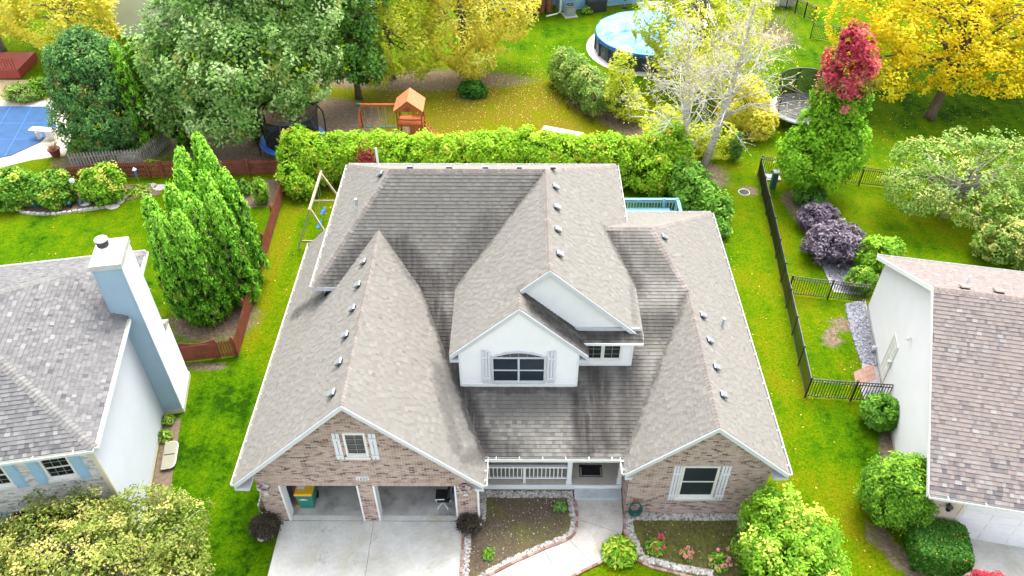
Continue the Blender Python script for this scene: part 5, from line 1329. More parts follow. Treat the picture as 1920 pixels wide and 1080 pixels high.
for k in range(4): t = (k+1)/5; mb.bar((x1+.05+.7*t, 26.3, 1-t), (x1+.05+.7*t, 26.65, 1-t), .05, .05)
mb.build('ladder', 'cedar', ps)

# wooden A-frame swing beside the house
sg = thing('wooden_swing_frame', 'weathered timber A frame swing with blue seats beside the house', 'swing', (-11, 18, 0))
fa, ba = G(581, 391, 2.35), G(601.5, 325, 2.35)
lf = np.array([*G2(555.5, 459), 0]); d_ = fa - lf; rf_ = np.array([fa[0] + (fa[0]-lf[0]), fa[1] + (fa[1]-lf[1]), 0])
off = ba - fa; lb, rb = lf + off, rf_ + off; lb[2] = rb[2] = 0
# square the frame: splay the legs across the beam
bx_ = nrm([off[1], -off[0], 0]); lf = np.array([fa[0], fa[1], 0]) - bx_*.95 - nrm(off)*.25; rf_ = np.array([fa[0], fa[1], 0]) + bx_*.95 - nrm(off)*.25
lb = np.array([ba[0], ba[1], 0]) - bx_*.95 + nrm(off)*.25; rb = np.array([ba[0], ba[1], 0]) + bx_*.95 + nrm(off)*.25
mb = MB(); mb.bar(fa - nrm(off)*.15, ba + nrm(off)*.15, .09, .14); mb.build('beam', 'swing_wood', sg)
for a, b in ((fa, lf), (fa, rf_), (ba, lb), (ba, rb)):
    mb = MB(); mb.bar(a, b, .085, .085, off); mb.build('leg', 'swing_wood', sg)
for a, l, r in ((fa, lf, rf_), (ba, lb, rb)):
    mb = MB(); mb.bar(l + (a-l)*.2, r + (a-r)*.2, .04, .09); mb.build('cross_brace', 'swing_wood', sg)
for t in (.3, .68):
    c = fa + off*t; mb = MB(); u = nrm(off)*.2
    for s in (-1, 1): mb.tube([c + u*s, c + u*s - np.array([0,0,1.75])], .014, 5)
    mb.build('swing_chain', 'steel', sg)
    mb = MB(); q = c - np.array([0,0,1.78]); mb.obox(q - u*1.1 - bx_*.1, u*2.2, bx_*.2, (0,0,.04)) ; mb.obox(q - u*1.1 + bx_*.08, u*2.2, bx_*.03, (0,0,.25)); mb.build('swing_seat', 'blue_plastic', sg)

# above-ground round pool
pc_ = G2(1217, 60, 1.25); Rp = 3.75
pool = thing('round_pool', 'round above ground pool under a wrinkled blue tarp', 'pool', (pc_[0], pc_[1], 0))
n = 48; g_r = np.random.default_rng(5); mb = MB(); rings = 9; ph = g_r.uniform(0, 6.28, 6)
vid = []
for i in range(rings + 1):
    rr_ = Rp * i / rings * 1.012
    for k in range(n):
        a = 2*math.pi*k/n; wr = .09*math.sin(13*a + ph[0] + 2*rr_) + .07*math.sin(23*a + ph[1]) + .05*g_r.normal()
        z = 1.27 - .16*(1-(i/rings)**2) + wr*(.25 + .75*i/rings) * (.8 if i < rings else .2)
        mb.V.append((pc_[0] + rr_*math.cos(a), pc_[1] + rr_*math.sin(a), z))
for i in range(rings):
    for k in range(n):
        l = (k+1) % n; mb.F.append((i*n+k, (i+1)*n+k, (i+1)*n+l, i*n+l)); mb.R.append(.5); mb.MI.append(0)
mb.build('tarp', 'tarp_blue', pool)
mb = MB(); 
for k in range(n):
    a, b = 2*math.pi*k/n, 2*math.pi*(k+1)/n; dz = .10 + .06*g_r.random()
    f = lambda t, r, z: (pc_[0]+r*math.cos(t), pc_[1]+r*math.sin(t), z)
    mb.add([f(a, Rp*1.03, 1.17-dz), f(b, Rp*1.03, 1.17-dz), f(b, Rp*1.012, 1.285), f(a, Rp*1.012, 1.285)], [(0,1,2,3)])
mb.build('tarp_hem', 'tarp_edge', pool)
mb = MB(); mb.lathe([(Rp, 0), (Rp, 1.0)], (pc_[0], pc_[1], 0), n); mb.build('pool_wall', 'pool_wall', pool)
for k in range(20):
    a = 2*math.pi*k/20; mb = MB(); q = np.array([pc_[0]+(Rp+.05)*math.cos(a), pc_[1]+(Rp+.05)*math.sin(a), 0]); u = np.array([-math.sin(a), math.cos(a), 0]); v = np.array([math.cos(a), math.sin(a), 0])
    mb.obox(q - u*.09 - v*.05, v*.10, u*.18, (0,0,1.2)); mb.build('upright', 'pool_wall', pool)
sheet('gravel_ring', [(pc_[0]+(Rp+.65)*math.cos(a), pc_[1]+(Rp+.65)*math.sin(a)) for a in np.linspace(0, 2*math.pi, 40)[:-1]], 'stone_light', .012)
sheet('pool_patio', [(pc_[0]+.5, pc_[1]+3.3), (pc_[0]+6, pc_[1]+4), (pc_[0]+6, pc_[1]+9), (pc_[0]+.2, pc_[1]+8.5)], 'stone_light', .010)

# blue sided house at the top, its air conditioner, storage box and rolls
bh = thing('neighbour_house', 'blue sided house at the top edge behind the lawn', 'house', (6, 47, 0))
c0 = np.array([3.15, 44.95, 0]); gx_ = nrm([1, .28, 0]); gy_ = nrm([-.28, 1, 0])
siding_wall(bh, c0, gx_, -gy_, [(0, .15), (7.5, .15), (7.5, 3.2), (0, 3.2)], .2, 'blue_siding'); siding_wall(bh, c0 + gy_*1.6, gy_, -gx_, [(-1.6, .15), (4, .15), (4, 3.2), (-1.6, 3.2)], .2, 'blue_siding')
siding_wall(bh, c0 + gy_*1.3 - gx_*5, gx_, -gy_, [(0, .15), (4.9, .15), (4.9, 3.2), (0, 3.2)], .2, 'blue_siding')
mb = MB(); mb.obox(c0 - gx_*5.5 - gy_*.4 + Zv*3.2, gx_*13.5, gy_*6.5, Zv*.15); mb.prism([c0 - gx_*5.5 - gy_*.4 + Zv*3.36, c0 + gx_*8 - gy_*.4 + Zv*3.36, c0 + gx_*8 + gy_*2.8 + Zv*5, c0 - gx_*5.5 + gy_*2.8 + Zv*5], (0,0,.1)); mb.build('roof', 'vent_metal', bh)
mb = MB(); mb.obox(c0 - gx_*.06 - gy_*.06, gx_*.12, gy_*.12, Zv*3.2); mb.build('corner_board', 'white_paint', bh)
mb = MB(); mb.tube([c0 + np.array([.05, -.12, 3.2]), c0 + np.array([.02, -.14, .25]), c0 + np.array([-.25, -.35, .1]), c0 + np.array([-1.1, -.75, .06])], .06, 6); mb.build('downspout', 'white_paint', bh)
window(bh, c0 - gy_*.03, gx_, -gy_, 1.6, 2.8, 1.25, 2.4, frame='white_paint')
ac = thing('air_conditioner', 'grey air conditioner unit against the blue house wall', 'air conditioner', (4.0, 44.35, 0))
a0 = np.array([3.62, 44.05, .08]); mb = MB(); mb.obox(a0, gx_*.72, gy_*.72, Zv*.72); mb.build('case', 'ac_grey', ac)
for k in range(7): 
    mb = MB(); mb.obox(a0 - gy_*.012 + gx_*.04 + Zv*(.06+k*.09), gx_*.64, gy_*.012, Zv*.05); mb.build('louvre', 'ac_grey', ac)
mb = MB(); mb.obox(a0 - gx_*.03 - gy_*.03 + Zv*.72, gx_*.78, gy_*.78, Zv*.05); mb.build('top_panel', 'vent_metal', ac)
q = a0 + gx_*.36 + gy_*.36; mb = MB(); mb.lathe([(.27, .77), (.27, .785)], (q[0], q[1], .08), 20); mb.build('fan_well', 'black_metal', ac); mb = MB(); mb.lathe([(.10, .785), (.06, .80)], (q[0], q[1], .08), 14); mb.build('fan_hub', 'steel', ac)
mb = MB(); mb.obox(a0 - gx_*.15 - gy_*.15 - Zv*.08, gx_*1.02, gy_*1.02, Zv*.07); mb.build('pad', 'concrete', ac)
bx2 = thing('storage_box', 'black storage box with flat lid beside the blue house', 'box', (6.0, 45.1, 0)); b0 = np.array([5.3, 44.85, 0])
mb = MB(); mb.obox(b0, gx_*1.55, gy_*.75, Zv*.85); mb.build('body', 'dark_box', bx2); mb = MB(); mb.obox(b0 - gx_*.04 - gy_*.04 + Zv*.855, gx_*1.63, gy_*.83, Zv*.07); mb.build('lid', 'vent_dark', bx2)
for i, (lx, lab) in enumerate(((-.75, 'rust brown roll standing nearest the blue corner'), (-1.35, 'middle rust brown roll by the blue house'), (-1.95, 'leftmost rust brown roll by the blue house'))):
    q = c0 + gx_*lx + gy_*.55; t = thing('brown_roll', lab, 'roll', tuple(q), 'rolls by the blue house'); mb = MB(); mb.lathe([(.24, 0), (.27, .1), (.25, .9), (.27, 1.3), (.2, 1.34)], q, 12); mb.build('roll', 'barrel_brown', t); mb = MB(); mb.lathe([(.275, .55), (.28, .58), (.275, .62)], q, 12); mb.build('strap', 'red_brown_wood', t)
uc = np.array([8.3, 46.0, 0]); ub = thing('closed_umbrella', 'closed green patio umbrella beside the round pool', 'umbrella', tuple(uc))
mb = MB(); mb.tube([uc, uc + Zv*2.4], .025, 6); mb.build('pole', 'steel', ub); mb = MB(); mb.lathe([(.14, .6), (.2, .9), (.16, 1.5), (.03, 2.4)], uc, 8); mb.build('canopy', 'bin_green', ub); mb = MB(); mb.lathe([(.25, 0), (.25, .06), (.05, .1)], uc, 12); mb.build('base', 'dark_box', ub)

# beige house, red deck and blue-covered pool, top left
be = thing('neighbour_house', 'beige sided house wall at the top left behind yellow trees', 'house', (-27, 43, 0)); q0 = np.array([-29.4, 40.3, 0]); hx_, hy_ = nrm([.95, .3, 0]), nrm([-.3, .95, 0])
siding_wall(be, q0, hx_, -hy_, [(0, 0), (9, 0), (9, 6), (0, 6)], .2, 'beige_siding'); siding_wall(be, q0 + hy_*8, -hy_, -hx_, [(0, 0), (8, 0), (8, 6), (0, 6)], .2, 'beige_siding')
mb = MB(); mb.obox(q0 - hx_*.05 - hy_*.05, hx_*.1, hy_*.1, Zv*6); mb.build('corner_board', 'white_paint', be); mb = MB(); mb.obox(q0 - hx_*.4 - hy_*.4 + Zv*6, hx_*10, hy_*9, Zv*.2); mb.build('roof', 'vent_metal', be)
dk = thing('red_deck', 'dark red wooden deck at the top left edge', 'deck', (-35.5, 36, 0)); 
d0 = np.array([-38, 33.6, 0]); dxv, dyv = nrm([1, .03, 0]), nrm([-.03, 1, 0])
mb = MB(); mb.obox(d0 + Zv*.05, dxv*4.2, dyv*.06, Zv*.55); mb.obox(d0 + dxv*4.2 + Zv*.05, dxv*.06, dyv*2.8, Zv*.55); mb.build('skirt', 'red_deck', dk)
for i in range(20):
    mb = MB(); mb.obox(d0 + dyv*(i*.14) + Zv*.6, dxv*4.26, dyv*.13, Zv*.035); mb.build('board', 'red_deck', dk)
for i in range(22):
    mb = MB(); mb.obox(d0 + dxv*(.1+i*.19) + dyv*.03 + Zv*.64, dxv*.05, dyv*.04, Zv*.8); mb.build('baluster', 'red_deck', dk)
mb = MB(); mb.obox(d0 + Zv*1.44, dxv*4.26, dyv*.12, Zv*.05); mb.build('top_rail', 'red_deck', dk)
bbq = thing('patio_chair', 'black and white patio chair on the red deck', 'chair', (-37.2, 35.6, .64)); q = np.array([-37.2, 35.6, .635])
for a, b in ((-.25, -.25), (.25, -.25), (-.25, .25), (.25, .25)):
    mb = MB(); mb.tube([q + v3(a, b, 0), q + v3(a, b, .45)], .02, 5); mb.build('leg', 'black_metal', bbq)
mb = MB(); mb.box(q + v3(0, 0, .48), (.55, .55, .06)); mb.build('seat', 'white_paint', bbq); mb = MB(); mb.obox(q + v3(-.27, .25, .5), (.54,0,0), (0,.05,0), (0,.15,.6)); mb.build('backrest', 'black_metal', bbq)
P1 = [G2(-60, 200), G2(94, 201), G2(98, 226), G2(108, 240), G2(75, 268), G2(22, 292), G2(-60, 310)]
dkp = [G2(-80, 188), G2(112, 188), G2(140, 240), G2(122, 292), G2(60, 300), G2(-80, 335)]
sheet('pool_deck', dkp, 'pool_deck', .012); sheet('straw_bed', [G2(-60, 150), G2(110, 150), G2(118, 190), G2(-60, 190)], 'straw_mulch', .008)
pl1 = thing('pool_cover', 'blue safety cover over the in ground pool at the left edge', 'pool cover', (*G2(40, 245), 0))
Pc = P1
mb = MB(); q = [(x, y, .02) for x, y in Pc]; q = q if area2(Pc) > 0 else q[::-1]; mb.prism(q, (0, 0, .03)); mb.build('cover', 'pool_cover_blue', pl1)
for a, b in ((G2(-60, 262), G2(80, 262)), (G2(-60, 232), G2(100, 232)), (G2(60, 202), G2(10, 294)), (G2(20, 202), G2(-40, 300))):
    mb = MB(); mb.bar((*a, .053), (*b, .053), .05, .006); mb.build('strap', 'tarp_edge', pl1)
db = thing('diving_board', 'white diving board over the blue pool cover', 'diving board', (*G2(100, 245), 0)); a, b = np.array([*G2(57, 241, .6), .6]), np.array([*G2(100, 244, .6), .6])
mb = MB(); mb.bar(a, b, .45, .05); mb.build('board', 'white_paint', db); mb = MB(); mb.box((b[0]-.25, b[1], .3), (.45, .4, .54)); mb.build('stand', 'stone_light', db); mb = MB(); mb.box((b[0]-1.0, b[1]-.02, .31), (.12, .35, .5)); mb.build('fulcrum', 'stone_light', db)
pt = G(106, 292); pot = thing('flower_pot', 'dark red pot with dry brown grasses on the pool deck', 'pot', tuple(pt)); mb = MB(); mb.lathe([(.22, 0), (.32, .42), (.35, .44), (.35, .5), (.29, .48)], pt, 16); mb.build('pot', 'terracotta', pot)
mb = MB(); r = random.Random(4)
for i in range(70):
    a, l = r.random()*6.28, r.uniform(.4, .9); c = pt + v3(.1*math.cos(a), .1*math.sin(a), .48); mb.add([c - v3(.012, 0, 0), c + v3(.012, 0, 0), c + v3(l*.6*math.cos(a), l*.6*math.sin(a), l)], [(0,1,2)], r.random())
mb.build('grasses', 'straw_mulch', pot)
gb = thing('stone_block', 'grey stone block beside the weathered picket fence', 'block', (*G2(245, 303), 0)); q = G(245, 304); mb = MB(); mb.hexa([q+v3(-.6,-.4,0), q+v3(.6,-.4,0), q+v3(.6,.4,0), q+v3(-.6,.4,0), q+v3(-.5,-.33,.5), q+v3(.5,-.33,.5), q+v3(.5,.33,.5), q+v3(-.5,.33,.5)]); mb.build('block', 'stone_light', gb)

# left garden bed and its ornaments
gb_pts = [G2(35, 392), G2(45, 400), G2(100, 403), G2(150, 396), G2(200, 390), G2(225, 378), G2(300, 365), G2(310, 345), G2(0, 350), G2(0, 372), G2(30, 380)]
gbed = sheet('garden_bed', gb_pts, 'bare_soil', .010)
mb = MB(); mb.hexa([(-.12,-.08,-.03),(.12,-.08,-.03),(.12,.08,-.03),(-.12,.08,-.03),(-.1,-.06,.09),(.1,-.07,.08),(.09,.06,.1),(-.1,.06,.09)]); stn = mb.mesh('edge_stone', 'bed_stone')
for p, a in path_frames(smooth_path([G2(37, 378), G2(36, 392), G2(48, 400), G2(100, 402), G2(150, 396), G2(202, 389)], 6), .27): inst('edge_stone', stn, gbed, (p[0], p[1], .02), (0, 0, a + r5.gauss(0, .2)), (r5.uniform(.8, 1.2),)*3)
for i, (px, py) in enumerate(((212, 387), (221, 378), (227, 369), (300, 352), (283, 350))):
    q = G(px, py); mb = MB(); mb.lathe([(.30, 0), (.32, .03), (.29, .05)], (q[0], q[1], .0), 12, sx=1.15); mb.build('stepping_stone', 'bed_stone', gbed)
sheet('dark_bed', [G2(425, 345), G2(525, 335), G2(528, 385), G2(440, 392)], 'bare_soil', .010)
def hook(px, py, hgt, label, lamp):
    q = G(px, py); t = thing('shepherd_hook', label, 'garden hook', tuple(q), 'garden hooks'); mb = MB(); mb.tube([q, q + Zv*hgt, q + v3(.08, 0, hgt+.12), q + v3(.2, 0, hgt+.1), q + v3(.26, 0, hgt-.02)], .016, 6); mb.build('pole', 'black_metal', t)
    if lamp: mb = MB(); mb.lathe([(.02, -.3), (.13, -.22), (.13, -.08), (.03, 0)], q + v3(.26, 0, hgt-.03), 10); mb.build('hanging_globe', lamp, t)
    return t
hook(148, 389, 1.9, 'tall black garden hook with a white globe before the left shrubs', 'white_paint'); hook(45, 381, 1.6, 'leaning black garden hook at the left end of the bed', 'teal_glass'); hook(31, 377, 1.2, 'short black garden hook nearest the left edge', None)
for i, (px, py, lab) in enumerate(((40, 377, 'leftmost blue glass globe behind the bed stones'), (41, 390, 'blue glass globe at the rounded left end of the bed'), (66, 387, 'blue glass globe below the blue planter'), (95, 390, 'blue glass globe left of the angel figure'), (133, 389, 'blue glass globe right of the angel figure'), (155, 387, 'blue glass globe at the foot of the tall hook'), (186, 385, 'blue glass globe near the right end of the bed'), (207, 373, 'blue glass globe beside the stepping stones'))):
    q = G(px, py); t = thing('gazing_globe', lab, 'globe', tuple(q), 'blue garden globes'); mb = MB(); mb.lathe([(.02, .16), (.09, .2), (.125, .28), (.09, .36), (.02, .4)], q, 12); mb.build('globe', 'teal_glass', t, smooth=True); mb = MB(); mb.lathe([(.07, 0), (.03, .05), (.03, .17)], q, 8); mb.build('stake', 'black_metal', t)
q = G(110, 392); t = thing('angel_figure', 'small pale blue winged angel figure in the left bed', 'statue', tuple(q)); mb = MB(); mb.lathe([(.10, 0), (.08, .2), (.06, .4), (.03, .46), (.055, .52), (.05, .58), (.01, .62)], q, 10); mb.build('body', 'stone_light', t)
for s in (-1, 1): mb = MB(); mb.prism([q+v3(s*.03,.04,.25), q+v3(s*.2,.08,.55), q+v3(s*.17,.08,.2)] if s > 0 else [q+v3(s*.17,.08,.2), q+v3(s*.2,.08,.55), q+v3(s*.03,.04,.25)], (0,.02,0)); mb.build('wing', 'blue_white_siding', t)
q = G(69, 386); t = thing('planter', 'dark blue round planter with a pale ornament in the left bed', 'planter', tuple(q)); mb = MB(); mb.lathe([(.2, 0), (.33, .3), (.30, .45), (.27, .42)], q, 14); mb.build('pot', 'teal_glass', t); mb = MB(); mb.lathe([(.06, .42), (.09, .6), (.05, .75)], q - v3(.12, 0, 0), 8); mb.build('ornament', 'blue_white_siding', t)
q = G(170, 375); t = thing('planter', 'low dark green bowl planter under the right garden shrub', 'planter', tuple(q)); mb = MB(); mb.lathe([(.2, 0), (.32, .2), (.34, .3), (.28, .27)], q, 14); mb.build('bowl', 'utility_green', t); mb = MB(); mb.lathe([(.27, .25), (.1, .29)], q, 12); mb.build('soil', 'bare_soil', t)
q = G(262, 345); t = thing('bird_feeder', 'blue and white bird feeder on a pole before the red fence', 'bird feeder', tuple(q)); mb = MB(); mb.tube([q, q+Zv*.8], .02, 6); mb.build('pole', 'steel', t); mb = MB(); mb.lathe([(.06, .5), (.07, .9), (.05, .95)], q, 8); mb.build('tube', 'blue_plastic', t); mb = MB(); mb.lathe([(.13, .95), (.02, 1.1)], q, 8); mb.build('cap', 'white_paint', t)
q = G(147, 375); t = thing('boulder', 'pale boulder in the left garden bed', 'boulder', tuple(G(160, 385))); q = G(161, 384); mb = MB(); mb.lathe([(.12, -.02), (.24, .06), (.2, .16), (.05, .2)], q, 9, sx=1.3); mb.build('stone', 'stone_light', t, smooth=True); 
mb = MB(); mb.lathe([(.10, .14), (.04, .21)], q + v3(.1, .03, 0), 7); mb.build('lichen_cap', 'bed_stone', t)

# blue deck rail behind the house
dk2 = thing('blue_deck', 'blue painted deck with railing behind the right of the house', 'deck', (6.5, 16.3, 0))
for i in range(20):
    mb = MB(); mb.bb(4.2, 8.1, 14.9+i*.135, 15.02+i*.135, .82, .86); mb.build('board', 'blue_deck', dk2)
mb = MB(); mb.bb(4.2, 8.1, 14.92, 14.97, .1, .81); mb.bb(4.2, 8.1, 17.5, 17.55, .55, .81); mb.bb(8.05, 8.1, 14.95, 17.5, .55, .81); mb.build('skirt', 'blue_deck', dk2)
yd = 17.5
mb = MB(); mb.bb(4.2, 8.12, yd-.07, yd+.09, 1.72, 1.77); mb.bb(4.2, 8.0, yd-.02, yd+.03, 1.55, 1.62); mb.bb(8.0, 8.16, 15, yd-.07, 1.722, 1.772); mb.bb(4.2, 8.0, yd-.02, yd+.03, .95, 1.02); mb.build('rail', 'blue_deck', dk2)
for x in (5.0, 7.4, 8.05): mb = MB(); mb.box((x, yd+.005, .9), (.13, .12, 1.8)); mb.build('post', 'blue_deck', dk2)
for i in range(24):
    mb = MB(); mb.box((4.35+i*.152, yd+.005, 1.28), (.04, .04, .54)); mb.build('baluster', 'blue_deck', dk2)
mb = MB(); mb.bb(5.2, 7.7, yd-.55, yd-.12, 1.25, 1.30); mb.build('bench_seat', 'blue_deck', dk2)
# utility things
q = G(1448, 352); t = thing('utility_pedestal', 'dark green utility pedestal inside the fence corner', 'utility box', tuple(q)); mb = MB(); mb.box(q + Zv*.5, (.28, .28, 1.0)); mb.build('body', 'utility_green', t); mb = MB(); mb.box(q + Zv*1.04, (.34, .34, .09)); mb.build('cap', 'ac_grey', t)
q = G(1432, 334); t = thing('utility_pad', 'flat pale concrete pad at the fence corner', 'pad', tuple(q)); mb = MB(); mb.box(q + v3(.3, 0, .05), (1.2, .6, .1)); mb.build('slab', 'stone_light', t); mb = MB(); mb.box(q + v3(.3, 0, .12), (.6, .4, .05)); mb.build('cover', 'ac_grey', t)
q = G(1395, 361); t = thing('drain_grate', 'round iron drain grate in a bare patch of lawn', 'drain', tuple(q)); mb = MB(); mb.tube(circle(q, .3, .03, 20), .03, 5, cap=False); mb.build('rim', 'stone_light', t)
for i in range(6): mb = MB(); mb.box(q + v3(-.22+i*.088, 0, .025), (.04, .5-.12*abs(i-2.5)/2.5, .03)); mb.build('bar', 'dark_box', t)
q0, q1 = np.array([*G2(1018, 240, .35), .35]), np.array([*G2(1092, 254, .35), .35]); t = thing('white_bench', 'long low white bench on the lawn just behind the hedge', 'bench', (q0[0], q0[1], 0)); dv = nrm(q1-q0); nn = np.array([-dv[1], dv[0], 0])
mb = MB(); mb.obox(q0 - nn*.25, q1-q0, nn*.5, (0,0,.05)); mb.build('seat', 'stone_light', t)
for s in (.12, .88): mb = MB(); c = q0 + (q1-q0)*s; mb.obox(c - dv*.04 - nn*.2 - Zv*.35, dv*.08, nn*.4, Zv*.348); mb.build('leg', 'grey_wood', t)
q = G(1466, 12); t = thing('garden_shed', 'pale shed at the top edge left of the golden tree', 'shed', tuple(q)); mb = MB(); mb.box(q + v3(0, 1, 1.0), (2.0, 2.0, 2.0)); mb.build('wall', 'stone_light', t); mb = MB(); mb.prism([q+v3(-1.2,-.2,2.0), q+v3(1.2,-.2,2.0), q+v3(0,-.2,2.7)], (0,2.4,0)); mb.build('roof', 'vent_metal', t); mb = MB(); mb.box(q + v3(0,-.02,.9), (.9,.05,1.7)); mb.build('door', 'white_paint', t)
# flower box at the left garage corner
q = np.array([-9.15, .55, 0]); t = thing('planter_box', 'white lattice planter box at the left garage corner', 'planter', tuple(q)); mb = MB()
mb.bb(-9.35, -9.0, .3, 1.5, 0, .05); mb.build('base', 'white_paint', t)
for i in range(7): mb = MB(); mb.bb(-9.37, -9.345, .3+i*.17, .42+i*.17, 0, .5); mb.build('slat', 'white_paint', t)
mb = MB(); mb.bb(-9.34, -9.0, .31, 1.49, .05, .38); mb.build('soil', 'bare_soil', t)
q = G(493, 1010); t = thing('edging_rock', 'small pale rock under the dark shrub by the drive', 'rock', tuple(q)); mb = MB(); mb.lathe([(.12, 0), (.16, .06), (.10, .13), (.02, .15)], q, 8, sx=1.2); mb.build('rock', 'stone_light', t); mb = MB(); mb.lathe([(.07, 0), (.09, .04), (.02, .08)], q + v3(.3, .1, 0), 7); mb.build('chip', 'edging_brick', t)
q = G(1138, 1042); t = thing('blue_ornament', 'small blue garden ornament under the leafy plant by the walk', 'ornament', tuple(q)); mb = MB(); mb.lathe([(.05, 0), (.09, .06), (.06, .14), (.01, .17)], q, 9); mb.build('body', 'blue_plastic', t); mb = MB(); mb.lathe([(.03, .15), (.045, .19), (.01, .23)], q + v3(.06, 0, 0), 8); mb.build('head', 'blue_white_siding', t)
q = G(1635, 760); t = thing('watering_can', 'small blue watering can at the foot of the white wall', 'watering can', tuple(q)); mb = MB(); mb.lathe([(.1, 0), (.1, .2), (.07, .24)], q, 10); mb.build('can', 'blue_plastic', t); mb = MB(); mb.tube([q+v3(-.08,0,.05), q+v3(-.25,0,.25)], .02, 6); mb.build('spout', 'blue_plastic', t)
# ------------------------------------------------------------------ vegetation kit
def leaf_obj(name, C, Nv, Ln, Wd, rnd, mixv, mat, parent=None, tdir=None, kind=None, org=None, curl=.0):
    """one mesh of many little leaf faces"""
    n = len(C); g = np.random.default_rng(n + 7)
    Nv = Nv / (np.linalg.norm(Nv, axis=1, keepdims=True) + 1e-9)
    t = g.normal(size=(n, 3)) if tdir is None else tdir + g.normal(size=(n, 3)) * .35
    t -= (t * Nv).sum(1, keepdims=True) * Nv; t /= np.linalg.norm(t, axis=1, keepdims=True) + 1e-9
    b = np.cross(Nv, t)
    Ln = np.broadcast_to(np.asarray(Ln, float), (n,))[:, None]; Wd = np.broadcast_to(np.asarray(Wd, float), (n,))[:, None]
    V = np.empty((n, 4, 3)); V[:, 0] = C - t*Ln; V[:, 1] = C + b*Wd + Nv*Wd*.25; V[:, 2] = C + t*Ln; V[:, 3] = C - b*Wd + Nv*Wd*.25
    o_ = ORG[parent.name] if parent is not None else (org or (0, 0, 0))
    V = V.reshape(-1, 3) - np.array(o_)
    me = bpy.data.meshes.new(name); me.vertices.add(4*n); me.vertices.foreach_set('co', V.ravel().astype(np.float32))
    me.loops.add(4*n); me.loops.foreach_set('vertex_index', np.arange(4*n, dtype=np.int32))
    me.polygons.add(n); me.polygons.foreach_set('loop_start', np.arange(0, 4*n, 4, dtype=np.int32))
    try: me.polygons.foreach_set('loop_total', np.full(n, 4, np.int32))
    except Exception: pass
    me.attributes.new('rnd', 'FLOAT', 'FACE').data.foreach_set('value', np.clip(rnd, 0, 1).astype(np.float32))
    me.attributes.new('mixv', 'FLOAT', 'FACE').data.foreach_set('value', np.clip(mixv, 0, 1).astype(np.float32))
    me.materials.append(M[mat]); me.update(calc_edges=True)
    o = bpy.data.objects.new(name, me); COL.objects.link(o)
    if parent is not None: o.parent = parent
    else: o.location = o_
    ORG[o.name] = tuple(o_)
    if kind: o['kind'] = kind
    return o
def blob_clusters(blobs, ncl, g, inner=.25, lump=.16, zmin=.15, open_below=.0):
    w = np.array([(r[0]*r[1] + r[1]*r[2] + r[0]*r[2]) for _, r in blobs]); w = w / w.sum()
    C, O = [], []; tries = 0
    while len(C) < ncl and tries < 40:
        tries += 1; m = ncl * 2
        k = g.choice(len(blobs), m, p=w); d = g.normal(size=(m, 3)); d /= np.linalg.norm(d, axis=1, keepdims=True)
        c = np.array([blobs[i][0] for i in k]); r = np.array([blobs[i][1] for i in k])
        lum = 1 + lump * np.sin(d[:, 0]*7 + k*2.1) * np.sin(d[:, 1]*6 + k*1.3) + lump*.6*np.sin(d[:, 2]*9 + k)
        rad = (1 - inner * g.random(m)**1.6) * lum
        p = c + d * r * rad[:, None]
        ok = p[:, 2] > zmin
        for (cc, rr) in blobs:
            q = np.sqrt((((p - np.array(cc)) / np.array(rr))**2).sum(1)); ok &= (q > .72)
        nn = d / r; nn /= np.linalg.norm(nn, axis=1, keepdims=True)
        C += list(p[ok]); O += list(nn[ok])
    C, O = np.array(C[:ncl]), np.array(O[:ncl]); return C, O
def clustered(C, O, per, rcl, g, flat=.45, up=.5, jit=.7):
    m = len(C); K = np.repeat(np.arange(m), per); n = len(K)
    d = g.normal(size=(n, 3)); d /= np.linalg.norm(d, axis=1, keepdims=True); d *= (g.random(n)**.5)[:, None]
    o = O[K]; al = (d * o).sum(1, keepdims=True); d = d - al*o*(1-flat)
    rc = rcl * (0.6 + .8*g.random(m))[K]
    P = C[K] + d * rc[:, None]
    Nn = o*.75 + np.array([0, 0, up]) + g.normal(size=(n, 3))*jit
    cr = g.random(m)[K]
    depth = (d*o).sum(1)
    return P, Nn, cr, K, depth
def wood(pts_list, name, mat, parent):
    mb = MB()
    for pts, rad, n in pts_list: mb.tube(pts, rad, n)
    return mb.build(name, mat, parent, smooth=True)
def limbs_for(base, top, r0, tips, g, n=6, trunk_bend=.15):
    base, top = np.array(base, float), np.array(top, float); mid = (base+top)/2 + np.array([g.normal()*trunk_bend, g.normal()*trunk_bend, 0])
    out = [([base - v3(0,0,.05), base + (mid-base)*.15, mid, top], [r0*1.35, r0*1.05, r0*.8, r0*.35], 9)]
    for tp in tips:
        s = g.uniform(.35, .95); st = base*(1-s)**2 + 2*mid*s*(1-s) + top*s**2; tp = np.array(tp)
        m = st*.5 + tp*.5 + np.array([g.normal()*.25, g.normal()*.25, .25*np.linalg.norm(tp-st)*.4]); rr_ = r0*(.55 - .3*s)
        out.append(([st, m, st*.1 + tp*.9], [rr_, rr_*.6, rr_*.2], 5))
    return out
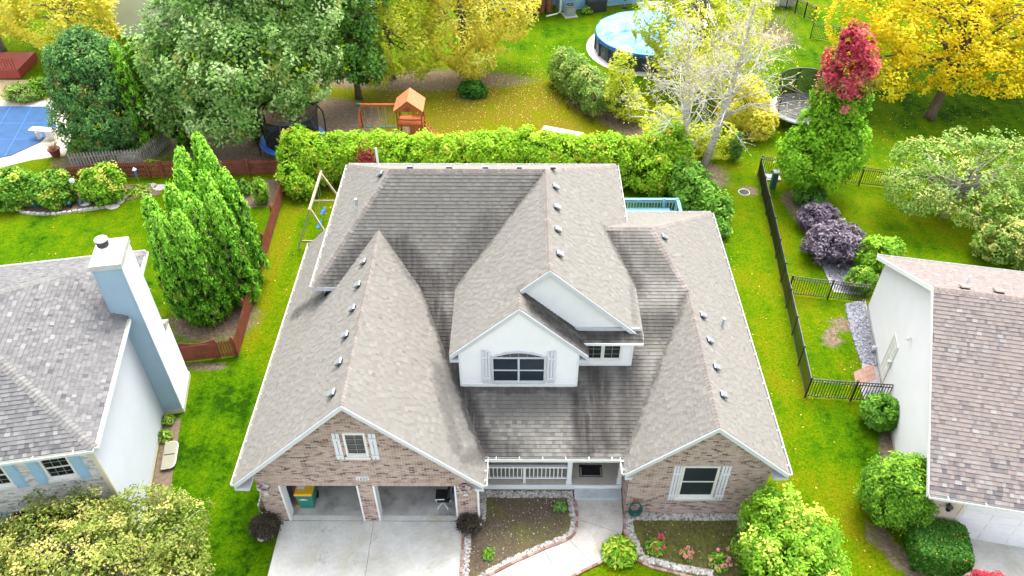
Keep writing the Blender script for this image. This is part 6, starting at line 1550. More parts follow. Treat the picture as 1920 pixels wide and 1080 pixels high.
def tree(name, label, cat, base, blobs, ncl, per, rcl, leaf, mat, seed, trunk_r=.2, trunk_top=None, bark='bark', nl=14, inner=.25, lump=.16, mixf=None, up=1.0, wl=.55, zmin=.3, group=None, inner_fill=.25, jit=.5, flat=.45, part='crown', stem='trunk', crw=.55):
    g = np.random.default_rng(seed); t = thing(name, label, cat, (base[0], base[1], 0), group)
    C, O = blob_clusters(blobs, ncl, g, inner, lump, zmin)
    P, Nn, cr, K, dp = clustered(C, O, per, rcl, g, flat, up, jit)
    n = len(P); keep = P[:, 2] > .03; P, Nn, cr, K, dp = P[keep], Nn[keep], cr[keep], K[keep], dp[keep]; n = len(P)
    rnd = crw*cr + (1-crw)*g.random(n)
    mv = np.zeros(n) if mixf is None else mixf(P, C[K], cr, g)
    sz = leaf * (.7 + .6*g.random(n))
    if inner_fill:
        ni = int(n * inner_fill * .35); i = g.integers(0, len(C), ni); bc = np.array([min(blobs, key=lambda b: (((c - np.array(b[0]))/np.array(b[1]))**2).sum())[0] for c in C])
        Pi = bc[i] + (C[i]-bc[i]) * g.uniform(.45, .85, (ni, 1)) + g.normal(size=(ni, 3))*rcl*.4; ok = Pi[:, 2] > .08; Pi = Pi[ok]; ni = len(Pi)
        P = np.vstack([P, Pi]); Nn = np.vstack([Nn, g.normal(size=(ni, 3)) + v3(0, 0, .5)]); rnd = np.concatenate([rnd, g.random(ni)*.35]); mv = np.concatenate([mv, np.zeros(ni) if mixf is None else mixf(Pi, Pi, g.random(ni), g)]); sz = np.concatenate([sz, np.full(ni, leaf*1.9)])  # inner leaves kept to dark tones: crown shade put into colour
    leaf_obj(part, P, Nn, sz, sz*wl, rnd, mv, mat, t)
    zt = trunk_top or (base[0], base[1], max(b[0][2] for b in blobs))
    tips = C[g.choice(len(C), min(nl, len(C)), replace=False)]
    if stem == 'stems':        # hedges and shrub rows: many stems rising from the ground
        wood([([np.array([c[0]+g.normal()*.2, c[1]+g.normal()*.15, 0]), np.array([c[0], c[1], c[2]*.5]) + g.normal(size=3)*.08, c], [.035, .025, .01], 5) for c in tips], stem, bark, t)['kind'] = 'stuff'; return t
    wood(limbs_for((base[0], base[1], 0), zt, trunk_r, tips, g), stem, bark, t)
    return t
def spire(base, H, R, seed, n=520, per=16, leaf=.075, mat='leaf_arb', lean=(0, 0), pw=.75, parent=None, pw2=1.0):
    """upright conifer: overlapping upright sprays on a flame-shaped body"""
    g = np.random.default_rng(seed)
    u = g.random(n)**.8; z = .05 + u*(H - .1)
    prof = lambda q: R * np.clip(1 - q**pw2, 0, 1)**pw * np.clip(.6 + 2.2*q, 0, 1)
    a = g.random(n)*2*np.pi; q = z/H
    rr = prof(q) * (1 + .16*np.sin(5*a + 9*q) + .10*np.sin(11*a - 14*q)) * (1 - .22*g.random(n)**2)
    O = np.stack([np.cos(a), np.sin(a), np.full(n, .45)], 1); O /= np.linalg.norm(O, axis=1, keepdims=True)
    C = np.stack([base[0] + lean[0]*q + rr*np.cos(a), base[1] + lean[1]*q + rr*np.sin(a), z], 1)
    K = np.repeat(np.arange(n), per); m = len(K); d = g.normal(size=(m, 3)) * np.array([.055, .055, .11]) * (R/1.0)**.3
    P = C[K] + d; Nn = O[K] + g.normal(size=(m, 3))*.55; cr = g.random(n)[K]
    P[:, 2] = np.maximum(P[:, 2], .05)
    tip = np.clip((d*O[K]).sum(1)/.12, -1, 1)*.18
    td = np.stack([np.cos(a)[K]*.35, np.sin(a)[K]*.35, np.ones(m)], 1)
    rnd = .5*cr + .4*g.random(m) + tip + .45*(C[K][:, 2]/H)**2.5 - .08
    mv = ((cr > .93) & (g.random(m) < .5)).astype(float) * (P[:, 2] < H*.75)
    return P, Nn, rnd, mv, td, leaf*(.7+.6*g.random(m)), C
def spire_tree(name, label, base, H, R, seed, mat='leaf_arb', n=520, per=16, leaf=.075, group=None, cat='evergreen tree', pw=.75, lean=(0, 0), pw2=1.0):
    t = thing(name, label, cat, (base[0], base[1], 0), group)
    P, Nn, rnd, mv, td, sz, C = spire(base, H, R, seed, n, per, leaf, mat, lean, pw, None, pw2)
    leaf_obj('crown', P, Nn, sz*1.15, sz*.38, rnd, mv, mat, t, td)
    g = np.random.default_rng(seed); wood(limbs_for((base[0], base[1], 0), (base[0]+lean[0], base[1]+lean[1], H*.9), .12, C[g.choice(len(C), 30)], g, trunk_bend=.02), 'trunk', 'bark', t)
    # dense inner foliage, its dark tones painting the shade between sprays
    gi = np.random.default_rng(seed+1); k = gi.integers(0, len(C), 900); ax = np.stack([np.full(900, base[0]), np.full(900, base[1]), C[k][:, 2]], 1)
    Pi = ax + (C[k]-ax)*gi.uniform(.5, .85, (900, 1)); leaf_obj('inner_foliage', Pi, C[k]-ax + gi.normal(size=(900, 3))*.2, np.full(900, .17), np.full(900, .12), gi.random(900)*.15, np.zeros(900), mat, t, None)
    return t

# ------------------------------------------------------------------ leaf palettes
leaf_mat('leaf_arb', [(0, (.014, .052, .006)), (.35, (.060, .18, .010)), (.7, (.14, .36, .022)), (1, (.29, .53, .06))], [(0, (.10, .06, .02)), (1, (.16, .12, .04))], .12)
leaf_mat('leaf_spire', [(0, (.02, .07, .006)), (.35, (.075, .20, .010)), (.7, (.15, .34, .02)), (1, (.25, .48, .04))], [(0, (.10, .06, .02)), (1, (.16, .12, .04))], .25)
leaf_mat('leaf_arb_dark', [(0, (.016, .050, .014)), (.4, (.052, .145, .038)), (.75, (.12, .25, .062)), (1, (.25, .38, .10))], [(0, (.10, .055, .02)), (1, (.20, .12, .05))], .2)
leaf_mat('leaf_maple', [(0, (.038, .095, .016)), (.4, (.125, .25, .045)), (.75, (.245, .37, .105)), (1, (.47, .53, .30))], [(0, (.12, .20, .02)), (1, (.32, .34, .06))], .25, .45, .3)  # pale end of the ramp colours in the leaf sheen highlights
leaf_mat('leaf_maple_deep', [(0, (.018, .070, .006)), (.5, (.065, .18, .016)), (1, (.15, .31, .035))], None, .25, .42, .5)
leaf_mat('leaf_yellow', [(0, (.38, .31, .02)), (.3, (.51, .45, .05)), (.7, (.53, .49, .10)), (1, (.53, .51, .22))], [(0, (.17, .20, .012)), (1, (.38, .42, .05))], .5)
leaf_mat('leaf_yellowgreen', [(0, (.22, .27, .02)), (.35, (.38, .43, .03)), (.7, (.48, .51, .06)), (1, (.53, .53, .16))], [(0, (.36, .30, .03)), (1, (.53, .50, .12))], .5)
leaf_mat('leaf_gold', [(0, (.32, .22, .004)), (.35, (.51, .40, .007)), (.7, (.53, .46, .014)), (1, (.53, .50, .06))], [(0, (.14, .19, .008)), (1, (.34, .36, .02))], .55)
leaf_mat('leaf_hedge', [(0, (.045, .135, .006)), (.35, (.15, .30, .012)), (.7, (.27, .43, .024)), (1, (.42, .52, .06))], [(0, (.22, .16, .02)), (1, (.42, .30, .05))], .35)
leaf_mat('leaf_red', [(0, (.045, .12, .006)), (.4, (.12, .28, .012)), (.75, (.21, .41, .024)), (1, (.34, .50, .07))], [(0, (.14, .012, .024)), (.5, (.34, .035, .06)), (1, (.52, .18, .18))], .4)
leaf_mat('leaf_sage', [(0, (.045, .10, .014)), (.4, (.13, .22, .035)), (.75, (.23, .34, .08)), (1, (.36, .45, .17))], [(0, (.25, .22, .05)), (1, (.45, .42, .14))], .35)
leaf_mat('leaf_purple', [(0, (.022, .016, .026)), (.4, (.065, .048, .070)), (.75, (.13, .10, .135)), (1, (.24, .20, .24))], None, .15, .4, .5)
leaf_mat('leaf_box', [(0, (.02, .07, .006)), (.4, (.07, .18, .010)), (.75, (.14, .27, .018)), (1, (.25, .36, .04))], [(0, (.3, .22, .05)), (1, (.45, .33, .10))], .25)
leaf_mat('leaf_darkbox', [(0, (.012, .05, .006)), (.5, (.035, .12, .012)), (1, (.09, .21, .03))], [(0, (.3, .12, .05)), (1, (.45, .2, .08))], .25)
leaf_mat('leaf_olive', [(0, (.035, .055, .008)), (.35, (.105, .14, .020)), (.7, (.20, .235, .05)), (1, (.34, .36, .14))], [(0, (.30, .20, .03)), (1, (.50, .38, .13))], .3)
leaf_mat('leaf_lime', [(0, (.045, .12, .006)), (.4, (.12, .26, .014)), (.75, (.21, .38, .028)), (1, (.36, .48, .08))], [(0, (.5, .36, .03)), (1, (.66, .52, .12))], .35)
leaf_mat('leaf_barberry', [(0, (.010, .009, .007)), (.5, (.035, .030, .022)), (1, (.10, .085, .06))], None, .15)
leaf_mat('leaf_fresh', [(0, (.03, .09, .007)), (.5, (.095, .23, .020)), (1, (.22, .38, .06))], [(0, (.36, .34, .03)), (1, (.55, .52, .08))], .3)
leaf_mat('leaf_blue', [(0, (.05, .13, .09)), (1, (.28, .44, .34))], None, .25)
leaf_mat('leaf_fallen', [(0, (.16, .09, .02)), (.5, (.32, .22, .05)), (1, (.46, .38, .15))], None, .1, .8, .1)
leaf_mat('petal', [(0, (.30, .03, .06)), (.4, (.52, .08, .13)), (.7, (.58, .24, .24)), (.9, (.6, .4, .36)), (1, (.45, .08, .5))], None, .3)
leaf_mat('blade', [(0, (.03, .11, .005)), (.5, (.09, .22, .008)), (1, (.18, .32, .02))], None, .3, .7, .15)

# ------------------------------------------------------------------ trees
# tall bright evergreen clump beside the left house
cl_ = [((-15.40, 11.22), 6.18, 0.80, 'leftmost spire of the bright evergreen clump'), ((-14.77, 10.37), 5.98, 0.80, 'front left spire of the bright evergreen clump'), ((-13.94, 10.37), 6.08, 0.86, 'frontmost spire of the bright evergreen clump, above the gate'),
       ((-13.62, 11.22), 6.35, 0.80, 'second spire from the gate in the bright evergreen clump'), ((-12.86, 11.65), 6.27, 0.86, 'broad front right spire of the bright evergreen clump by the red fence'), ((-14.64, 11.86), 6.35, 0.80, 'small spire behind the front left of the evergreen clump'),
       ((-14.64, 13.13), 6.45, 0.86, 'middle left spire of the bright evergreen clump'), ((-13.49, 12.81), 6.35, 0.86, 'middle spire of the bright evergreen clump'), ((-12.79, 13.13), 6.18, 0.80, 'spire half way along the red fence in the evergreen clump'),
       ((-15.14, 14.72), 6.35, 0.80, 'back left spire of the bright evergreen clump'), ((-13.87, 14.40), 6.63, 0.86, 'back right spire of the bright evergreen clump'), ((-14.51, 15.46), 6.63, 0.80, 'rearmost, tallest spire of the bright evergreen clump')]
for i, (b, H, R, lab) in enumerate(cl_): spire_tree('arborvitae', lab, b, H, R, 40+i, 'leaf_arb', 560, 20, .07, 'spires of the evergreen clump', pw=.5, pw2=1.15)
# slim spires in front of the maple
for i, (px, py, H, R, lab) in enumerate(((283, 285, 6.6, .75, 'left slim lime green evergreen spire beside the dark conifer'), (300, 262, 6.0, .7, 'second slim lime green evergreen spire, half hidden by the maple'), (352, 275, 6.6, .85, 'right slim lime green evergreen spire in front of the big maple'))):
    spire_tree('arborvitae', lab, G2(px, py), H, R, 60+i, 'leaf_spire', 420, 15, .085, 'slim lime spires', pw=.6)
# broad dark conifer
b = G2(210, 285)
tree('conifer', 'broad dark green conifer beside the blue pool cover', 'evergreen tree', (-24.0, 25.0), [((-24.1, 25.3, 2.2), (2.7, 2.4, 2.3)), ((-24.1, 25.4, 4.2), (2.3, 2.1, 2.6)), ((-24.0, 25.4, 5.6), (1.4, 1.3, 1.6))], 900, 26, .42, .10, 'leaf_arb_dark', 21, .22, inner=.12, lump=.12, mixf=lambda P, C, cr, g: ((cr > .9) & (g.random(len(P)) < .6)).astype(float), up=.6, wl=.4)
# big dark maple
tree('maple_tree', 'huge dark green maple with highlights coloured into its leaf clusters, upper left', 'tree', (-15.8, 26.3),
     [((-15.6, 25.6, 5.4), (3.4, 3.0, 3.0)), ((-18.6, 26.2, 4.9), (3.0, 2.8, 3.0)), ((-13.2, 26.8, 5.2), (2.6, 2.6, 2.9)), ((-16.2, 27.6, 8.0), (3.6, 3.2, 2.8)), ((-13.0, 28.2, 8.2), (3.2, 3.0, 3.2)), ((-19.6, 26.0, 2.6), (1.8, 1.6, 1.8)), ((-15.0, 28.2, 10.6), (3.6, 3.2, 2.6)), ((-16.8, 24.0, 2.9), (1.8, 1.5, 1.6))],
     1150, 44, .66, .115, 'leaf_maple', 22, .32, inner=.2, lump=.26, crw=.72, flat=.35, mixf=lambda P, C, cr, g: (cr > .965).astype(float) * .8, nl=24)
tree('maple_tree', 'deep green maple in shade behind the big maple', 'tree', (-10.5, 31.2), [((-10.9, 30.6, 4.2), (2.1, 2.0, 2.6)), ((-10.4, 31.4, 6.8), (2.4, 2.2, 2.8)), ((-11.8, 31.8, 9.0), (2.4, 2.2, 2.4)), ((-9.7, 30.4, 3.0), (1.3, 1.2, 1.3))], 480, 30, .55, .12, 'leaf_maple_deep', 23, .2, inner=.3, nl=10, crw=.7)
# yellow trees, top left
tree('ash_tree', 'golden yellow tree behind the dark conifer, top left', 'tree', (-30.6, 36.5), [((-31.0, 35.8, 4.0), (3.4, 2.8, 3.0)), ((-29.6, 36.5, 4.0), (2.2, 2.2, 3.2)), ((-33.0, 38.5, 6.0), (3.5, 3, 3.2))], 700, 24, .6, .11, 'leaf_yellow', 24, .2, inner_fill=.12, flat=.28, up=1.8, jit=.4, bark='bark_grey', inner=.16, nl=22, mixf=lambda P, C, cr, g: (cr > .85)*.5)
tree('ash_tree', 'golden yellow tree above the red deck at the left edge', 'tree', (-37.0, 38.0), [((-37.0, 37.2, 4.6), (3.4, 3.0, 3.2)), ((-38.5, 40, 6.5), (3.5, 3, 3))], 380, 22, .6, .115, 'leaf_yellow', 25, .2, inner_fill=.12, flat=.28, up=1.8, jit=.4, bark='bark_grey', inner=.16, nl=12, mixf=lambda P, C, cr, g: (cr > .85)*.5)
# yellow and yellow-green trees, top centre
tree('ash_tree', 'yellow green tree left of the golden one, top centre', 'tree', (-8.6, 34.0), [((-8.3, 32.8, 3.6), (2.3, 2.0, 2.6)), ((-8.8, 34.0, 6.4), (2.6, 2.4, 2.8)), ((-7.0, 34.4, 5.4), (2.0, 2.0, 2.8)), ((-9.4, 32.0, 2.0), (1.1, 1.0, 1.4)), ((-6.6, 32.4, 2.6), (1.2, 1.1, 1.6))], 620, 24, .55, .11, 'leaf_yellowgreen', 26, .18, inner_fill=.12, flat=.28, up=1.8, jit=.4, bark='bark_grey', inner=.16, nl=18, mixf=lambda P, C, cr, g: (cr > .75)*.6)
tree('ash_tree', 'broad butter yellow tree over the leaf strewn back lawn, top centre', 'tree', (-3.9, 34.6), [((-4.1, 33.6, 3.6), (2.2, 2.0, 2.6)), ((-2.0, 34.6, 4.6), (2.4, 2.2, 2.8)), ((-4.2, 35.2, 6.8), (3.0, 2.6, 2.8)), ((-.6, 36.0, 4.6), (1.9, 1.9, 2.4)), ((-3.0, 32.6, 2.0), (1.3, 1.1, 1.2))], 800, 24, .55, .11, 'leaf_yellow', 27, .2, inner_fill=.12, flat=.28, up=1.8, jit=.4, bark='bark_grey', inner=.16, nl=24, mixf=lambda P, C, cr, g: (cr > .88)*.5)
# golden locust, top right, with leaning dark trunk
tree('locust_tree', 'large golden yellow tree with dark leaning trunk, top right', 'tree', G2(1742, 222), [((25.6, 31.0, 5.2), (3.6, 3.0, 2.4)), ((22.6, 33.0, 4.8), (2.8, 2.6, 2.4)), ((29.6, 31.6, 5.4), (3.6, 3.0, 2.4)), ((26.5, 35, 7.4), (4.8, 3.6, 2.6)), ((31.5, 35, 7), (3.6, 3.4, 2.8)), ((23.2, 29.4, 2.8), (1.9, 1.6, 1.3)), ((31.6, 29.2, 4.4), (2.4, 2.2, 1.9)), ((22.0, 30.6, 3.2), (2.2, 1.8, 1.5)), ((28.6, 28.2, 3.6), (2.4, 1.6, 1.5)), ((26.6, 28.3, 3.4), (1.7, 1.2, 1.1)), ((34, 30, 5), (3, 2.5, 2.4)), ((32, 32, 4), (3, 2.5, 2.5))], 1900, 24, .6, .11, 'leaf_gold', 28, .30, flat=.28, up=1.8, jit=.4, trunk_top=(27.6, 30.6, 6.2), bark='bark', inner=.16, lump=.3, nl=30, mixf=lambda P, C, cr, g: (cr > .93)*.5, inner_fill=.1, crw=.7)
# red-topped maple
tree('maple_tree', 'young maple, green below and crimson at the top', 'tree', (15.55, 20.8), [((15.8, 20.5, 2.3), (2.0, 1.8, 1.6)), ((16.7, 20.6, 3.0), (1.7, 1.6, 1.5)), ((16.4, 20.8, 4.3), (1.45, 1.3, 1.7)), ((16.4, 20.8, 6.0), (1.35, 1.25, 1.5)), ((16.3, 20.8, 7.4), (1.2, 1.15, 1.2)), ((16.2, 20.8, 8.6), (.7, .7, .9))], 560, 30, .40, .10, 'leaf_red', 29, .12, inner=.18, nl=18, lump=.2,
     mixf=lambda P, C, cr, g: np.clip((C[:, 2] - 5.9 + (cr-.5)*1.8)/.8, 0, 1))
# crab apple, right
tree('crabapple_tree', 'wide sage green crab apple with open twiggy crown, right edge', 'tree', (22.6, 18.4), [((21.4, 19.0, 2.5), (2.6, 2.2, 1.6)), ((24.2, 19.4, 2.6), (2.8, 2.3, 1.7)), ((22.8, 17.8, 2.2), (2.4, 1.8, 1.4)), ((26.6, 18.6, 2.6), (2.2, 2.2, 1.7)), ((20.4, 18.2, 2.0), (1.6, 1.5, 1.2)), ((24.0, 17.0, 1.8), (2.2, 1.4, 1.1))], 560, 24, .42, .08, 'leaf_sage', 30, .15, bark='twig_grey', inner=.75, nl=50, mixf=lambda P, C, cr, g: (cr > .85)*.6, inner_fill=.1)
# front trees / shrubs
tree('hawthorn_tree', 'broad olive and amber small tree filling the lower left corner', 'tree', (-13.2, -2.9), [((-12.0, -2.0, 2.2), (2.0, 1.7, 1.6)), ((-14.4, -2.4, 2.4), (2.1, 1.8, 1.7)), ((-13.4, -3.6, 2.6), (2.2, 1.6, 1.7)), ((-16.6, -3.0, 2.0), (1.8, 1.5, 1.5)), ((-11.0, -3.0, 1.9), (1.2, 1.2, 1.2))], 1050, 30, .36, .055, 'leaf_olive', 31, .12, bark='twig_grey', inner=.5, crw=.7, nl=90, mixf=lambda P, C, cr, g: np.clip((-(P[:, 0]+12.6)*.05 + (cr-.74)*2.2), 0, .7), inner_fill=.3)
tree('spindle_shrub', 'tall lime and yellow shrub at the right front corner of the house', 'shrub', (9.0, -1.4), [((8.7, -.9, 1.4), (1.05, 1.0, 1.3)), ((9.5, -1.6, 1.3), (1.1, 1.0, 1.2)), ((8.6, -2.2, 1.2), (1.2, 1.0, 1.2)), ((9.6, -2.6, 1.1), (1.1, 1.0, 1.1))], 420, 30, .36, .062, 'leaf_lime', 32, .07, inner=.45, lump=.26, crw=.75, nl=30, mixf=lambda P, C, cr, g: ((cr > .9) | ((np.hypot(C[:, 0]-9.2, C[:, 1]+1.3) < .6) & (cr > .45))).astype(float)*.55, zmin=.1)
tree('yew_shrub', 'big round olive green shrub beside the right neighbour garage', 'shrub', (13.4, .2), [((13.4, .35, 1.4), (1.25, 1.25, 1.35)), ((13.5, .3, 1.85), (1.0, 1.0, 1.05))], 620, 34, .28, .05, 'leaf_box', 33, .09, inner=.2, lump=.1, crw=.65, nl=10, zmin=.1, mixf=lambda P, C, cr, g: (g.random(len(P)) > .985)*.7)
tree('euonymus_shrub', 'small bright green round shrub against the white wall', 'shrub', (14.45, 4.55), [((14.45, 4.55, .65), (.72, .72, .65))], 150, 26, .2, .085, 'leaf_fresh', 34, .05, inner=.12, lump=.05, nl=6, zmin=.1)
def box_hedge(label, c, size, yaw, seed, mat='leaf_darkbox'):
    g = np.random.default_rng(seed); t = thing('clipped_hedge', label, 'hedge', (c[0], c[1], 0)); n = 26000
    f = g.choice(5, n, p=(.4, .17, .17, .13, .13)); u, v = g.uniform(-1, 1, n), g.uniform(-1, 1, n); a, b, h = size
    P = np.zeros((n, 3)); Nn = np.zeros((n, 3))
    for k, (ix, nn) in enumerate((((u*a, v*b, np.full(n, h)), (0, 0, 1)), ((u*a, np.full(n, -b), (v+1)/2*h), (0, -1, 0)), ((u*a, np.full(n, b), (v+1)/2*h), (0, 1, 0)), ((np.full(n, a), u*b, (v+1)/2*h), (1, 0, 0)), ((np.full(n, -a), u*b, (v+1)/2*h), (-1, 0, 0)))):
        mk = f == k; P[mk] = np.stack(ix, 1)[mk]; Nn[mk] = nn
    # round the edges and taper the foot
    q = P / np.array([a, b, h]); q[:, 2] = q[:, 2]*2 - 1; l = (np.abs(q)**6).sum(1)**(1/6.); P[:, 0] /= np.maximum(l, 1); P[:, 1] /= np.maximum(l, 1); P[:, 2] = (q[:, 2]/np.maximum(l, 1) + 1)/2*h
    P[:, :2] *= (.86 + .14*np.clip(P[:, 2:3]/h*1.6, 0, 1)); P += g.normal(size=(n, 3))*.028; P[:, 2] = np.maximum(P[:, 2], .03)
    cy, sy = math.cos(yaw), math.sin(yaw); R = lambda A: np.stack([A[:, 0]*cy - A[:, 1]*sy, A[:, 0]*sy + A[:, 1]*cy, A[:, 2]], 1)
    P = R(P) + np.array([c[0], c[1], 0]); Nn = R(Nn) + g.normal(size=(n, 3))*.6
    leaf_obj('foliage', P, Nn, .045, .028, g.random(n), (g.random(n) > .99)*1.0, mat, t)
    mb = MB(); mb.obox(np.array([c[0], c[1], .05]) - v3(cy*a - sy*b, sy*a + cy*b, 0)*.86, v3(cy, sy, 0)*a*1.72, v3(-sy, cy, 0)*b*1.72, v3(0, 0, h*.9)); mb.build('shade_core', 'leaf_dark_core', t)  # solid dark box painting the shade seen between the hedge leaves
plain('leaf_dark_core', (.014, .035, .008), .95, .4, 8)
box_hedge('clipped dark green box hedge at the corner of the right drive', (14.35, -1.35), (.92, .82, 1.2), -.19, 35)
tree('maple_shrub', 'red leaved shrub cut by the bottom edge near the right corner', 'shrub', G2(1852, 1110), [((*G2(1852, 1105, .8), .8), (.8, .6, .6))], 130, 20, .2, .06, 'leaf_red', 36, .05, inner=.4, nl=14, mixf=lambda P, C, cr, g: np.ones(len(P)), zmin=.1)
tree('barberry_shrub', 'dark maroon barberry at the left edge of the drive', 'shrub', G2(500, 992), [((*G2(497, 985, .4), .4), (.52, .46, .42))], 170, 16, .2, .032, 'leaf_barberry', 37, .04, inner=.4, nl=40, zmin=.05, bark='bark'); tree('barberry_shrub', 'dark maroon barberry between the garage and the planting bed', 'shrub', G2(880, 990), [((*G2(880, 980, .3), .3), (.42, .42, .36))], 140, 16, .18, .032, 'leaf_barberry', 38, .04, inner=.4, nl=40, zmin=.05, bark='bark')
# hedge behind the house
hb = []
g_ = np.random.default_rng(77)
for i, x in enumerate(np.linspace(-12.2, 8.4, 19)): hb.append(((x, 21.6 + g_.normal()*.25 + (.3 if x < 6 else .0), 1.45 + g_.normal()*.05), (1.15, 1.05, 1.55 + g_.normal()*.06)))
hb += [((-12.4, 20.6, .9), (.8, .7, 1.0)), ((-11.8, 20.1, .7), (.7, .6, .8)), ((7.2, 20.6, 1.2), (1.1, 1.0, 1.3)), ((8.2, 22.2, 2.2), (1.0, .9, 1.3)), ((5.4, 21.4, 1.5), (1.2, 1.0, 1.5))]
def _hm(P, C, cr, g): return ((cr > .95) & (g.random(len(P)) < .7)).astype(float)
tree('hedge', 'long bright yellow green leafy hedge behind the house', 'hedge', (-2.2, 21.7), hb, 2600, 26, .34, .08, 'leaf_hedge', 39, .08, inner=.15, lump=.07, nl=120, mixf=_hm, zmin=.15, trunk_top=(-2.2, 21.7, 2.0), stem='stems', part='foliage')
t_ = thing('red_leaf_shrub', 'small red leaved shrub caught in the hedge behind the house', 'shrub', (-8.3, 20.55, 0)); g_ = np.random.default_rng(3); P_ = np.array([-8.3, 20.75, 1.5]) + g_.normal(size=(700, 3))*np.array([.28, .2, .6]); leaf_obj('foliage', P_, g_.normal(size=(700, 3)) + v3(0, -.5, .6), .08, .045, g_.random(700)*.6, np.ones(700), 'leaf_red', t_); wood([([(-8.3, 20.75, 0), (-8.3, 20.75, 1.6)], [.03, .01], 5)], 'stem', 'bark', t_)
# hedge on the back lawn
tree('shrub_hedge', 'sage green shrub row casting shade on the back lawn', 'hedge', (4.0, 31.0), [((3.0, 33.2, 1.2), (1.1, 1.1, 1.35)), ((3.6, 31.9, 1.25), (1.15, 1.1, 1.4)), ((4.3, 30.6, 1.2), (1.15, 1.1, 1.35)), ((5.0, 29.4, 1.15), (1.2, 1.1, 1.3))], 420, 26, .34, .08, 'leaf_sage', 41, .07, inner=.2, lump=.1, nl=40, zmin=.1, mixf=lambda P, C, cr, g: (cr > .8)*.5, stem='stems', part='foliage')
tree('dark_shrub', 'low dark shrub ringed with soil under the yellow tree', 'shrub', (-3.1, 31.5), [((-3.1, 31.6, .45), (.95, .7, .5))], 110, 20, .28, .09, 'leaf_darkbox', 42, .05, inner=.3, nl=14, zmin=.05)
# purple shrubs and companions, right garden
tree('smoke_bush', 'upper purple leaved shrub by the black fence', 'shrub', (15.5, 17.5), [((15.5, 17.5, .65), (.95, .85, .7))], 190, 26, .26, .07, 'leaf_purple', 43, .05, inner=.25, nl=24, zmin=.1); tree('smoke_bush', 'larger purple leaved shrub below the other', 'shrub', (15.65, 15.0), [((15.5, 15.1, .85), (1.3, 1.1, .9)), ((16.0, 14.9, 1.0), (.85, .85, .8))], 360, 26, .28, .07, 'leaf_purple', 44, .06, inner=.25, lump=.2, nl=30, zmin=.1)
tree('spruce_shrub', 'small round dark green shrub above the purple shrubs', 'shrub', (15.7, 19.6), [((15.7, 19.6, .55), (.85, .75, .6))], 120, 22, .22, .06, 'leaf_maple_deep', 45, .05, inner=.2, nl=8, zmin=.1)
tree('spirea_shrub', 'yellow green round shrub by the black gate fence', 'shrub', (16.3, 12.7), [((16.3, 12.7, .55), (.7, .65, .6))], 130, 22, .2, .05, 'leaf_box', 46, .04, inner=.2, nl=8, zmin=.1, mixf=lambda P, C, cr, g: (cr > .8)*.4)
tree('viburnum_shrub', 'pale green leafy shrub at the back corner of the white house', 'shrub', (17.3, 14.0), [((17.3, 14.1, .9), (.9, .8, .9)), ((18.1, 14.5, .7), (.7, .6, .7))], 190, 22, .28, .08, 'leaf_lime', 47, .05, inner=.3, nl=20, zmin=.1)
tree('dogwood_shrub', 'brown and pale green shrub at the right edge behind the white house', 'shrub', (24.2, 14.8), [((24.0, 14.9, 1.1), (1.5, 1.2, 1.2)), ((25.4, 14.4, 1.0), (1.3, 1.1, 1.0))], 240, 20, .34, .08, 'leaf_sage', 48, .06, bark='bark', inner=.45, nl=50, zmin=.1, mixf=lambda P, C, cr, g: (cr > .5)*.6)
# garden shrubs on the left
for i, (x, y, r, h, mt, lab) in enumerate(((-27.4, 19.6, 1.5, 1.6, 'leaf_fresh', 'leafy pale green shrub at the left edge of the garden bed'), (-25.2, 19.6, 1.25, 1.5, 'leaf_fresh', 'middle leafy shrub in the left garden bed behind the tall hook'), (-22.6, 19.9, 1.15, 1.7, 'leaf_lime', 'right leafy shrub in the left garden bed by the red fence'))):
    tree('rose_shrub', lab, 'shrub', (x, y), [((x, y, h*.5), (r, r*.8, h*.55)), ((x+.4, y+.1, h*.7), (r*.6, r*.6, h*.5))], 260, 22, .3, .085, mt, 50+i, .05, inner=.35, nl=24, zmin=.1, mixf=lambda P, C, cr, g: (cr > .85)*.6)
tree('yew_shrub', 'dark round shrub at the left edge in front of the pool', 'shrub', (-30.9, 22.6), [((-31.2, 22.6, 1.2), (1.4, 1.3, 1.4))], 240, 26, .3, .06, 'leaf_box', 54, .07, inner=.15, nl=8, zmin=.1)
tree('mulch_shrub', 'small olive shrub by the red deck', 'shrub', G2(78, 172), [((*G2(76, 165, .5), .5), (.8, .7, .6))], 100, 20, .25, .07, 'leaf_box', 55, .04, nl=8, zmin=.1); tree('mulch_shrub', 'loose grey green shrub in front of the red deck', 'shrub', G2(40, 182), [((*G2(40, 175, .5), .5), (1.1, .7, .6))], 100, 18, .3, .07, 'leaf_sage', 56, .04, inner=.5, nl=14, zmin=.1)
tree('juniper', 'feathery pale yellow green conifer behind the evergreen clump', 'shrub', (-16.2, 17.2), [((-16.4, 17.2, .6), (1.6, 1.4, .6)), ((-16.0, 18.4, .5), (1.2, 1.0, .5))], 200, 22, .45, .10, 'leaf_lime', 57, .06, inner=.5, nl=20, zmin=.05, flat=.25, wl=.25, mixf=lambda P, C, cr, g: (cr > .4)*.6)
tree('young_shrub', 'spindly lime shrub in the dark bed by the red fence', 'shrub', G2(490, 372), [((*G2(488, 360, .7), .7), (.4, .4, .8))], 46, 18, .22, .08, 'leaf_lime', 58, .03, inner=.5, nl=8, zmin=.1); tree('young_shrub', 'low green shrub in a dark pot by the red fence', 'shrub', G2(452, 360), [((*G2(452, 352, .35), .35), (.5, .4, .35))], 40, 18, .22, .08, 'leaf_fresh', 59, .03, inner=.4, nl=6, zmin=.05)
